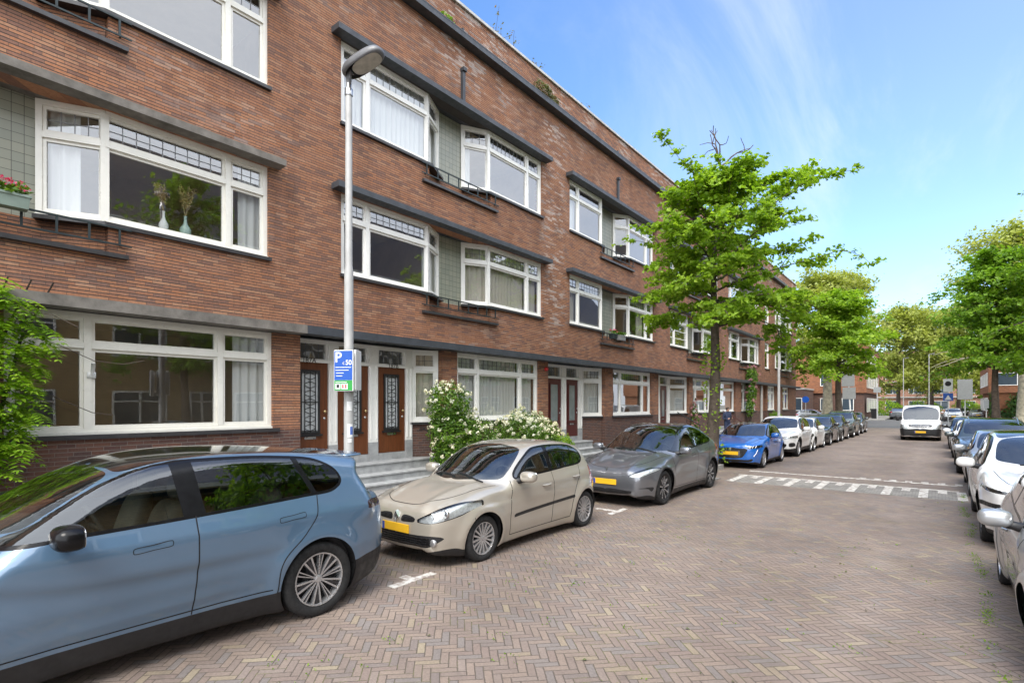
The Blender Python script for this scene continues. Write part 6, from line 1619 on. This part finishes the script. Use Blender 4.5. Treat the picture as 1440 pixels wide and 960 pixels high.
MAT['sign_red'] = plain('red_sign_face', (.5, .02, .015), .4, var=.06)
lamp_post(-7.0, 4.78, 7.22, 'tall light grey lamp post in front of the first house, carrying the parking signs', R(18))
lamp_post(-7.0, 32.7, 7.4, 'grey lamp post further along in front of the last terrace house', R(12))

def parking_sign():
    # two boards on the near lamp post, back to back at an angle
    c = Vector((-6.93, 4.72)); r = empty('parking_sign', (c.x, c.y, 2.2), 0, 'blue and green parking sign on the near lamp post', 'sign')
    p0 = Vector((-7.0, 4.52)); p1 = Vector((-6.73, 4.67)); z0, z1 = 2.27, 2.88        # plan line of the face
    u0 = (p1 - p0); Ln = u0.length; t = u0.normalized(); n = Vector((t.y, -t.x))
    m = MB(); m.seg(p0, p1, 0, Ln, -.035, 0, z0, z1); m.build('board', 'sign_white', r, bevel=.01)
    gz = z0 + .165
    MB().seg(p0, p1, .012, Ln - .012, .0, .003, gz, z1 - .012).build('blue_panel', 'sign_blue', r)
    MB().seg(p0, p1, .012, Ln - .012, .0, .003, z0 + .012, gz - .004).build('green_panel', 'sign_green', r)
    rot = Matrix(((t.x, 0, n.x), (t.y, 0, n.y), (0, 1, 0)))
    def at(s, z): q = p0 + t * s + n * .005; return (q.x, q.y, z)
    text_mesh('P', .21, 'sign_white', r, at(.075, z1 - .115), rot, 'lettering', bold=True)
    text_mesh('50', .10, 'sign_white', r, at(Ln - .07, z1 - .19), rot, 'lettering', bold=True); text_mesh('€', .06, 'sign_white', r, at(Ln - .15, z1 - .20), rot, 'lettering')
    ln = MB()
    for k, (a, b) in enumerate(((.03, .28), (.03, .24), (.04, .16), (.04, .14))): ln.seg(p0, p1, a, min(b, Ln - .03), .003, .005, z1 - .262 - .042 * k, z1 - .252 - .042 * k)
    ln.build('small_print', 'sign_white', r)
    q = MB(); q.seg(p0, p1, .03, .11, .003, .006, z0 + .03, z0 + .115); q.seg(p0, p1, .125, .225, .003, .006, z0 + .03, z0 + .115); q.build('pictogram_panel', 'sign_white', r)
    q = MB(); q.seg(p0, p1, .05, .09, .006, .008, z0 + .05, z0 + .1); q.build('pictogram', 'black', r)
    q = MB(); q.seg(p0, p1, .14, .16, .006, .008, z0 + .045, z0 + .1); q.seg(p0, p1, .185, .205, .006, .008, z0 + .045, z0 + .1); q.build('pictogram', 'sign_red', r)
    q = MB(); q.seg(p0, p1, .03, Ln - .1, .003, .005, z0 + .13, z0 + .14); q.build('small_print', 'sign_white', r)
    m = MB()
    for z in (z0 + .04, z1 - .07): m.tube([(-7.05, 4.74, z), (-6.93, 4.72, z), (-6.88, 4.62, z)], .014, 6)
    m.build('bracket', 'steel', r)
    s = empty('traffic_sign', (-6.8, 5.0, 2.3), 0, 'grey backed sign on the near lamp post, right of the parking sign', 'sign')
    a, b = Vector((-6.76, 4.74)), Vector((-6.95, 4.97)); MB().seg(a, b, 0, .30, -.03, 0, 2.29, 2.89).build('board', 'sign_white', s, bevel=.008)
    MB().seg(a, b, .018, .282, -.034, -.03, 2.308, 2.872).build('back_panel', 'sign_back', s)
parking_sign()
st = empty('sticker', (-6.9, 4.75, 1.4), 0, 'small white and blue stickers on the near lamp post', 'sticker')
def stick(z0, z1, a0, a1, mat, nm='paper'):
    V = []; k = 8; r = np.interp((z0 + z1) / 2, [0, 1.05, 1.2, 3.4], [.1, .1, .076, .071]) + .002
    for i in range(k + 1):
        a = R(a0 + (a1 - a0) * i / k); V += [(-7.0 + r * math.cos(a), 4.78 + r * math.sin(a), z0), (-7.0 + r * math.cos(a), 4.78 + r * math.sin(a), z1)]
    MB().add(V, [(2 * i, 2 * i + 2, 2 * i + 3, 2 * i + 1) for i in range(k)]).build(nm, mat, st)
stick(1.98, 2.12, -55, 5, 'sign_white'); stick(1.58, 1.78, -50, 10, 'sign_white'); stick(1.62, 1.74, -20, 12, 'sign_blue', 'blue_paper'); stick(1.5, 1.56, -45, 0, 'sign_white')

def sign_pole(name, label, x, y, h, boards, lean=(0, 0), cat='sign', r=.038):
    o = empty(name, (x, y, 0), 0, label, cat)
    MB().tube([(x, y, 0), (x + lean[0], y + lean[1], h)], r, 10).build('pole', 'galv', o, True)
    for (z0, z1, w_, mat, nm) in boards:
        zc = (z0 + z1) / 2; dx = lean[0] * zc / h; MB().box(x + dx - w_ / 2, x + dx + w_ / 2, y - r - .03, y - r - .005, z0, z1).build(nm, mat, o, bevel=.01)
    return o
sign_pole('traffic_sign', 'leaning white pole with two grey sign backs behind the left parked cars', -7.0, 64.5, 9.2, [(3.9, 5.4, 1.15, 'sign_back', 'sign_board'), (2.6, 3.8, 1.15, 'sign_back', 'sign_board')], (-.55, 0), r=.07)
s = sign_pole('traffic_sign', 'white and blue traffic sign on a thin pole right of the white van', .62, 58.2, 4.3, [(3.1, 4.2, .62, 'sign_white', 'upper_board'), (2.35, 3.0, .66, 'sign_blue', 'blue_board')])
m = MB(); m.lathe([(.0, -.003), (.21, -.002), (.21, .01)], (.62, 58.2 - .072, 3.8), 20, 'y'); m.build('symbol', 'black', s)
m = MB(); m.add([(.42, 58.12, 2.5), (.82, 58.12, 2.5), (.62, 58.12, 2.85)], [(0, 1, 2)]); m.box(.4, .84, 58.118, 58.124, 2.44, 2.5); m.build('symbol', 'sign_white', s)
sign_pole('notice_board', 'plain light grey board on a thin pole right of the blue traffic sign', 1.85, 63.0, 4.4, [(2.5, 4.3, 1.05, 'sign_back', 'sign_board')])
for (x, y, z, lb) in ((-11.6, 67, 2.6, 'round blue traffic sign before the low brown extension'), (-8.35, 66, 3.3, 'narrow blue sign beside the thick plane trunk')):
    s = empty('traffic_sign', (x, y, 0), 0, lb, 'sign'); MB().tube([(x, y, 0), (x, y, z + .3)], .035, 8).build('pole', 'galv', s)
    if z < 3: m = MB(); m.lathe([(0, -.05), (.36, -.05), (.36, -.02)], (x, y, z), 20, 'y'); m.build('sign_face', 'sign_blue', s)
    else: MB().box(x - .18, x + .18, y - .07, y - .04, z - 1.0, z + .3).build('sign_face', 'sign_blue', s)
sign_pole('parking_meter', 'small grey post box on a pole before the far right building', 4.3, 82.5, 2.6, [(1.6, 2.6, .45, 'sign_back', 'box')])
for (x, y, h, lb) in ((-4.5, 108, 9.5, 'thin far lamp post left above the white van'), (-1.2, 108, 10, 'thin far lamp post behind the white van'), (-6.3, 84.6, 4.8, 'thin pole with a small sign at the far corner')):
    s = empty('lamp_post', (x, y, 0), 0, lb, 'lamp post'); MB().tube([(x, y, 0), (x, y, h)], [.08, .045], 8).build('pole', 'galv', s)
    if h > 5: MB().tube([(x - .05, y, h), (x + .7, y, h + .12)], [.04, .09], 8).build('lamp_head', 'lamp_grey', s)
    else: MB().box(x - .4, x + .4, y - .08, y - .05, 3.6, 4.3).build('sign_board', 'sign_back', s)

# planter kerb round the lime tree
pl = empty('tree_planter', (-6.1, 16.6, 0), 0, 'low concrete kerbed planter of bare soil around the lime tree', 'planter')
m = MB(); m.box(-6.84, -5.40, 15.2, 15.34, -.02, .15); m.box(-5.54, -5.40, 15.345, 17.66, -.02, .152); m.box(-6.84, -5.545, 17.52, 17.66, -.02, .15); m.build('planter_kerb', 'kerb', pl, bevel=.015)
MB().box(-6.84, -5.55, 15.35, 17.51, -.02, .10).build('soil', 'earth', pl)
structure(MB().box(-6.84, -4.75, 14.75, 15.19, -.02, .03).build('bay_apron', 'slab'))

# flower boxes
def flower_box(x, y, z, ln, label, box, n=120, fl=22, green=True, seed=1):
    global rng
    rng = np.random.default_rng(seed); r = empty('flower_box', (x, y, z), 0, label, 'flower box', 'flower boxes on the balcony rails')
    m = MB(); h = .2
    a = [(x - .09, y - ln / 2 + .02), (x + .09, y - ln / 2 + .02), (x + .09, y + ln / 2 - .02), (x - .09, y + ln / 2 - .02)]; b = [(x - .11, y - ln / 2), (x + .11, y - ln / 2), (x + .11, y + ln / 2), (x - .11, y + ln / 2)]
    m.add([(*p, z) for p in a] + [(*p, z + h) for p in b], MB.BF); m.box(x - .12, x + .12, y - ln / 2 - .01, y + ln / 2 + .01, z + h - .035, z + h + .004); m.build('box', box, r, bevel=.006)
    C = np.stack([x + rng.normal(0, .07, n), y + rng.uniform(-ln / 2, ln / 2, n), z + h + rng.random(n) * .14], 1); leaves(C, np.tile([.3, 0, 1.], (n, 1)), .07, 'bush_leaf', 'foliage', r, .9)
    if fl:
        P = np.stack([x + rng.normal(0.03, .05, fl), y + rng.uniform(-ln / 2, ln / 2, fl), z + h + .1 + rng.random(fl) * .12], 1); k = 10; P = np.repeat(P, k, 0) + rng.normal(0, .022, (fl * k, 3)); leaves(P, np.tile([.4, 0, 1.], (fl * k, 1)), .035, 'pink', 'blossom', r, .9)
MAT['sage'] = plain('sage_green_plastic', (.20, .255, .215), .5, var=.08)
flower_box(X0 + .17, 1.28, 4.93, .85, 'sage green flower box with pink geraniums at the left edge', 'sage', 260, 24, seed=2)
flower_box(X0 + .16, 20.6, 4.78, .5, 'pale flower box with green plants on the balcony rail beside the lime tree', 'sign_back', 260, 0, seed=3)
flower_box(X0 + .16, 19.9, 4.78, .4, 'dark flower box with pink flowers on the balcony rail beside the lime tree', 'iron', 120, 10, seed=4)

# vases with plumes behind the first floor window
for (y, z, s, lb, mt, sd_) in ((3.62, 5.19, .9, 'white bottle vase with dried plumes, left of the pair behind the window', 'sign_white', 1), (3.98, 5.19, 1.1, 'pale green vase with dried plumes, right of the pair behind the window', 'mint', 2)):
    if 'mint' not in MAT: MAT['mint'] = plain('mint_glazed_ceramic', (.36, .48, .44), .3, var=.06)
    rng = np.random.default_rng(sd_); x = X0 - .32; r = empty('vase', (x, y, z), 0, lb, 'vase', 'vases behind the first floor window')
    m = MB(); m.lathe([(0, 0), (.07 * s, 0), (.085 * s, .06), (.085 * s, .16), (.03 * s, .26), (.022 * s, .36), (.03 * s, .40)], (x, y, z), 18); m.build('vessel', mt, r, True)
    C = []; mm = MB()
    for k in range(4):
        a = rng.uniform(-.18, .18); tp = np.array([x + .02, y + a * .9, z + .40 + .5 * s]); mm.tube([(x, y, z + .38), tuple(tp)], .004, 4)
        t = rng.random(60)[:, None]; C.append(np.array([x, y, z + .55]) + (tp - np.array([x, y, z + .55])) * t + rng.normal(0, .03, (60, 3)) * (1 - abs(t - .5)))
    pl_ = leaves(np.concatenate(C), np.tile([1., 0, .3], (240, 1)), .09, 'pampas', 'plume', r, .16); mm.build('stalks', 'pampas', pl_)
rg = tag(MB().box(X0 - .095, X0 - .07, 2.47, 2.53, 2.58, 2.60).build('door_camera', 'steel'), 'small white bracket lamp on the mullion of the nearest ground floor window', 'wall lamp')
o = MB(); o.tube([(X0 - .06, 2.5, 2.56), (X0 + .02, 2.5, 2.62), (X0 + .06, 2.5, 2.74)], [.02, .03, .03], 8); o.box(X0 - .06, X0 - .055, 2.44, 2.56, 2.5, 2.6)
bpy.data.objects.remove(rg); tag(o.build('wall_lamp', 'sign_white', None, True), 'small white bracket lamp on the mullion of the nearest ground floor window', 'wall lamp')
tag(MB().lathe([(0, .09), (.05, .085), (.07, .04), (.07, 0)], (X0, 15.25, 3.3), 14, 'x').build('alarm_bell', 'sign_red', None, True), 'small red alarm bell on the brick pier left of the dark red doors', 'alarm')
for (p, q, lb) in (((X0 - .3, 9.75), (X0 - .12, 10.15), 'dark iron handrail on the wall right of the third wooden door'),):
    r = empty('handrail', (p[0], p[1], 1.2), 0, lb, 'handrail'); MB().tube([(p[0] + .12, p[1], 1.42), (q[0] + .12, q[1], 1.18)], .014, 8).build('rail', 'iron', r)
    MB().tube([(p[0] - .1, p[1] + .05, 1.38), (p[0] + .12, p[1] + .05, 1.39)], .01, 6).build('bracket', 'iron', r)
for (y, lb) in ((28.0, 'sloping dark handrail at the steps left of the lime trunk'), (35.6, 'sloping brown handrail at the steps right of the lime trunk')):
    r = empty('handrail', (X0 + .3, y, .6), 0, lb, 'handrail'); MB().tube([(X0 - .1, y - .5, 1.65), (X0 + .75, y + .6, .95)], .025, 8).build('rail', 'wood_dark' if y > 30 else 'iron', r); MB().tube([(X0 + .7, y + .55, .1), (X0 + .7, y + .55, 1.0)], .02, 6).build('post', 'iron', r)

# ---------------------------------------------------------------- the buildings beyond the side street
def block(name, label, x0, x1, y0, y1, h, mat, wins_front=(), wins_side=None, white='white2', gl=None, over=0, cat='building', group=None):
    b = empty(name, ((x0 + x1) / 2, (y0 + y1) / 2, 0), 0, label, cat, group)
    MB().box(x0, x1, y0, y1, 0 if not over else over[0], h).build('wall', mat, b)
    if over: MB().box(x0 + over[1], x1 - over[1], y0 + over[1], y1 - over[1], 0, over[0]).build('ground_floor_wall', over[2], b)
    MB().box(x0 - .1, x1 + .1, y0 - .1, y1 + .1, h, h + .2).build('roof_edge', 'coping', b)
    def win(ax, c, a0, a1, z0, z1, out, n=2):
        f = MB(); g = .08
        def bx(mb, a, b_, c0, c1, d0, d1):
            if ax == 'y': mb.box(a, b_, c - d1 if out < 0 else c + d0, c - d0 if out < 0 else c + d1, c0, c1)
            else: mb.box(c + d0 if out > 0 else c - d1, c + d1 if out > 0 else c - d0, a, b_, c0, c1)
        for q in ((a0, a0 + g, z0, z1), (a1 - g, a1, z0, z1), (a0 + g, a1 - g, z0, z0 + g), (a0 + g, a1 - g, z1 - g, z1)): bx(f, *q, .002, .06)
        for k in range(1, n): m_ = a0 + (a1 - a0) * k / n; bx(f, m_ - g / 2, m_ + g / 2, z0 + g, z1 - g, .002, .055)
        fo = f.build('window', white, b); p = MB(); bx(p, a0 + g, a1 - g, z0 + g, z1 - g, .001, .02); p.build('pane', 'dark_pane', fo)
    for w_ in wins_front: win('y', y0, *w_[:4], -1, w_[4] if len(w_) > 4 else 2)
    for side, lst in (wins_side or {}).items():
        for w_ in lst: win('x', x1 if side == 'e' else x0, *w_[:4], 1 if side == 'e' else -1, w_[4] if len(w_) > 4 else 2)
    return b
block('brick_building', 'orange brick corner building across the side street on the left', -27, -7.6, 85.6, 106, 10.2, 'brick_orange', [(-13 + 2.6 * k, -11.6 + 2.6 * k, z, z + 1.7, 1) for k in range(2) for z in (1.2, 4.6, 7.6)] + [(-24, -21.5, 4.7, 6.2), (-19, -16.5, 4.7, 6.2)],
      {'e': [(86.5 + 2.9 * k, 88.6 + 2.9 * k, z, z + 1.9, 1) for k in range(6) for z in (1.0, 4.3, 7.4)]}, over=(3.6, .25, 'brick_base'), group='buildings beyond the side street')
block('brick_extension', 'low brown brick building with a flat roof behind the thick plane trunk', -32, -13.8, 78.5, 85.3, 4.0, 'brick_base', [(-19.9, -17.3, 1.2, 2.9, 2), (-16.2, -14.0, 1.2, 2.9, 2), (-24, -21.5, 1.2, 2.9)], group='buildings beyond the side street')
block('brick_building', 'orange brick building behind the pale plane trunk at the right edge', 4.9, 24, 90, 108, 9.6, 'brick_orange', [(5.6, 7.6, 4.4, 6.0, 1), (9.5, 12, 4.4, 6.0), (9.0, 11, 1.0, 2.6), (6, 8, 7.2, 8.6)], {'w': [(91 + 3.1 * k, 93 + 3.1 * k, z, z + 1.7, 1) for k in range(5) for z in (1.2, 4.4, 7.2)]}, over=(3.5, .3, 'brick_orange'), group='buildings beyond the side street')
block('brick_building', 'long pink brick apartment building closing the end of the street', -46, 40, 150, 162, 14.0, 'brick_pink', [(-44 + 4.3 * k, -41.2 + 4.3 * k, z, z + 1.9, 2 + k % 2) for k in range(19) for z in (.9, 4.4, 7.8, 11.2)], group='buildings beyond the side street')
for k, z in enumerate((3.5, 7.0, 10.4)):
    MB().box(-46, 40, 149.6, 149.99, z, z + .25).build('floor_band', 'coping', bpy.data.objects['brick_building.002'])
for i, (x, y, s, lb) in enumerate(((-7.0, 112, 2.4, 'green shrub at the far left kerb beyond the corner building'), (-2.6, 142, 2.6, 'wide green hedge clump behind the white van'), (4.2, 140, 2.4, 'green shrub right of the white van far away'), (6.3, 91.0, 1.3, 'dark ivy clump on the right far building'))):
    bush('green_shrub', lb, (x, y, 0), [(x, y, s * .55, s * .9, s, s * .7), (x + s * .7, y, s * .4, s * .6, s * .6, s * .5)], 1500, .34, 'lime_leaf' if i < 3 else 'dark_leaf', 'bush', 'shrubs at the far end', seed=50 + i, stems=False)
bush('ivy', 'dark ivy covering the ground floor of the right far building', (7.8, 89.8, 0), [(7.8, 89.7, 1.8, 1.3, .3, 1.8), (5.3, 89.7, 1.9, .5, .3, 1.9)], 1800, .3, 'dark_leaf', 'plant', seed=57, stems=False)
pm = empty('palm_tree', (-1.6, 138, 0), 0, 'small dark palm tree standing behind the white van far away', 'tree'); MB().tube([(-1.6, 138, 0), (-1.55, 138, 5.2)], [.3, .24], 8).build('trunk', 'bark', pm)
rng = np.random.default_rng(5); n = 900; t = rng.random(n)[:, None]; az = (rng.integers(0, 26, n) * .2417 * 1)[:, None]; el = (np.sin(az * 7) * .5 + .35)
C = np.concatenate([-1.55 + np.cos(az) * t * 2.1, 138 + np.sin(az) * t * 2.1, 5.2 + el * t * 1.6 - t * t * 1.4], 1) + rng.normal(0, .08, (n, 3)); leaves(C, np.tile([0, 0, 1.], (n, 1)), .55, 'dark_leaf', 'crown', pm, .25)
wb = empty('waste_bin', (-6.9, 88.3, 0), 0, 'dark wheeled bin standing at the far left corner', 'bin'); m = MB(); m.add([(-7.2, 88, .1), (-6.6, 88, .1), (-6.6, 88.6, .1), (-7.2, 88.6, .1), (-7.3, 87.9, 1.35), (-6.5, 87.9, 1.35), (-6.5, 88.7, 1.35), (-7.3, 88.7, 1.35)], MB.BF); m.build('tub', 'charcoal_bin', wb) if 'charcoal_bin' in MAT else m.build('tub', 'trim', wb); MB().box(-7.35, -6.45, 87.85, 88.75, 1.352, 1.45).build('lid', 'alloy_dark', wb)

# far traffic
dup_car(CARS['grey'], 'dark car seen at the far left behind the white van', -4.3, 90.5, 180)
dup_car(CARS['troc'], 'white suv with dark grille across the side street right of the van', 1.4, 86, 0)
dup_car(sil, 'silver car crossing far away beyond the blue traffic sign', 4.4, 104, 0)
dup_car(sil, 'silver car parked crosswise before the low brown building', -11.5, 72.5, 90)
dup_car(ob, 'black car parked far away right of the pole with the board', 3.6, 122, 20)

# ---------------------------------------------------------------- person
def person():
    r = empty('person', (-9.05, 30.2, .10), 0, 'standing person in dark navy jacket and trousers looking at a phone', 'person')
    J = {'pel': (0, 0, .95), 'wai': (0, .0, 1.12), 'che': (0, -.01, 1.36), 'nek': (0, -.01, 1.5), 'hea': (0, -.045, 1.60), 'top': (0, -.05, 1.73),
         'hl': (.095, 0, .90), 'kl': (.11, -.03, .49), 'al': (.11, .01, .09), 'tl': (.13, -.14, .03), 'hr': (-.095, 0, .90), 'kr': (-.1, -.01, .49), 'ar': (-.1, .03, .09), 'tr': (-.12, -.12, .03),
         'sl': (.18, -.0, 1.42), 'el': (.24, .03, 1.13), 'wl': (.12, -.22, 1.16), 'fl': (.05, -.29, 1.19), 'sr': (-.18, 0, 1.42), 'er': (-.24, .02, 1.13), 'wr': (-.13, -.2, 1.12), 'fr': (-.04, -.27, 1.16)}
    Ed = [('pel', 'wai'), ('wai', 'che'), ('che', 'nek'), ('nek', 'hea'), ('hea', 'top'), ('pel', 'hl'), ('hl', 'kl'), ('kl', 'al'), ('al', 'tl'), ('pel', 'hr'), ('hr', 'kr'), ('kr', 'ar'), ('ar', 'tr'), ('che', 'sl'), ('sl', 'el'), ('el', 'wl'), ('wl', 'fl'), ('che', 'sr'), ('sr', 'er'), ('er', 'wr'), ('wr', 'fr')]
    Rd = {'pel': .14, 'wai': .13, 'che': .15, 'nek': .06, 'hea': .085, 'top': .06, 'hl': .10, 'kl': .07, 'al': .05, 'tl': .04, 'hr': .10, 'kr': .07, 'ar': .05, 'tr': .04, 'sl': .075, 'el': .05, 'wl': .036, 'fl': .035, 'sr': .075, 'er': .05, 'wr': .036, 'fr': .035}
    ks = list(J); me = bpy.data.meshes.new('body'); me.from_pydata([J[k] for k in ks], [(ks.index(a), ks.index(b)) for a, b in Ed], []); o = bpy.data.objects.new('body', me); COL.objects.link(o)
    sk = o.modifiers.new('skin', 'SKIN'); sk.use_smooth_shade = True; lay = me.skin_vertices[0].data
    for i, k in enumerate(ks): lay[i].radius = (Rd[k] * (1.12 if k in ('che', 'wai', 'pel') else 1), Rd[k] * (.8 if k in ('che', 'wai', 'pel') else 1)); lay[i].use_root = k == 'pel'
    sb = o.modifiers.new('sub', 'SUBSURF'); sb.levels = 2; sb.render_levels = 2
    dg = bpy.context.evaluated_depsgraph_get(); m2 = bpy.data.meshes.new_from_object(o.evaluated_get(dg)); bpy.data.objects.remove(o); m2.name = 'body'
    m2.materials.clear()
    for mt in (plain('navy_cloth', (.02, .03, .07), .85, var=.25), plain('skin', (.42, .24, .17), .55, var=.08), plain('dark_shoes', (.015, .015, .015), .5)): m2.materials.append(mt)
    for p in m2.polygons:
        c = p.center; p.use_smooth = True
        p.material_index = 1 if c.z > 1.525 or (abs(c.x) < .14 and c.y < -.19 and 1.0 < c.z < 1.3) else 2 if c.z < .08 else 0
    b = bpy.data.objects.new('body', m2); COL.objects.link(b); b.parent = r
    vs, fs = superell((0, -.03, 1.655), (.088, .10, .10), .9); vs = [v for v in vs]; h = mesh_obj('hair', [(x, max(y, -.10) if z < 1.68 else y, max(z, 1.60)) for x, y, z in vs], fs, 'twig', r, True, local=True)
    mesh_obj('phone', *superell((0.0, -.31, 1.22), (.035, .012, .07), .3), 'black', r, True, local=True)
    r.rotation_euler = (0, 0, R(55)); r.scale = (1.04, 1.04, 1.04)
person()

# ---------------------------------------------------------------- bicycles and a scooter at the far corner
def bicycle(x, y, rz, label, col):
    r = empty('bicycle', (0, 0, 0), 0, label, 'bicycle', 'bicycles before the brown extension')
    ring = [(0, math.cos(a), math.sin(a)) for a in np.linspace(0, 2 * math.pi, 21)]
    for yy in (-.53, .53):
        o = MB().tube([(0, yy + .33 * b, .35 + .33 * c) for a, b, c in ring], .022, 5, False).build('wheel', 'tyre', r, True, local=True)
        m = MB(); [m.tube([(0, yy, .35), (0, yy + .32 * math.cos(k), .35 + .32 * math.sin(k))], .004, 3) for k in np.linspace(0, 6.28, 11)[:-1]]; m.build('spokes', 'steel', o, local=True)
    m = MB()
    for p, q in (((0, .53, .35), (0, .12, .32)), ((0, .53, .35), (0, .2, .78)), ((0, .12, .32), (0, .22, .9)), ((0, .12, .32), (0, -.4, .75)), ((0, .2, .78), (0, -.4, .82)), ((0, -.53, .35), (0, -.38, 1.0))): m.tube([p, q], .018, 6)
    m.build('frame', col, r, True, local=True)
    m = MB(); m.tube([(-.28, -.22, 1.02), (-.2, -.36, 1.05), (0, -.38, 1.02), (.2, -.36, 1.05), (.28, -.22, 1.02)], .014, 6); m.build('handlebar', 'steel', r, True, local=True)
    mesh_obj('saddle', *superell((0, .23, .95), (.08, .13, .035), .8), 'black', r, True, local=True)
    r.location = (x, y, .1); r.rotation_euler = (0, 0, R(rz)); return r
bicycle(-14.2, 76.2, 80, 'dark parked bicycle leaning left of the silver car before the low brown building', 'black')
bicycle(-13.2, 76.6, 95, 'second parked bicycle nearest to the silver car at the far corner', 'alloy_dark')
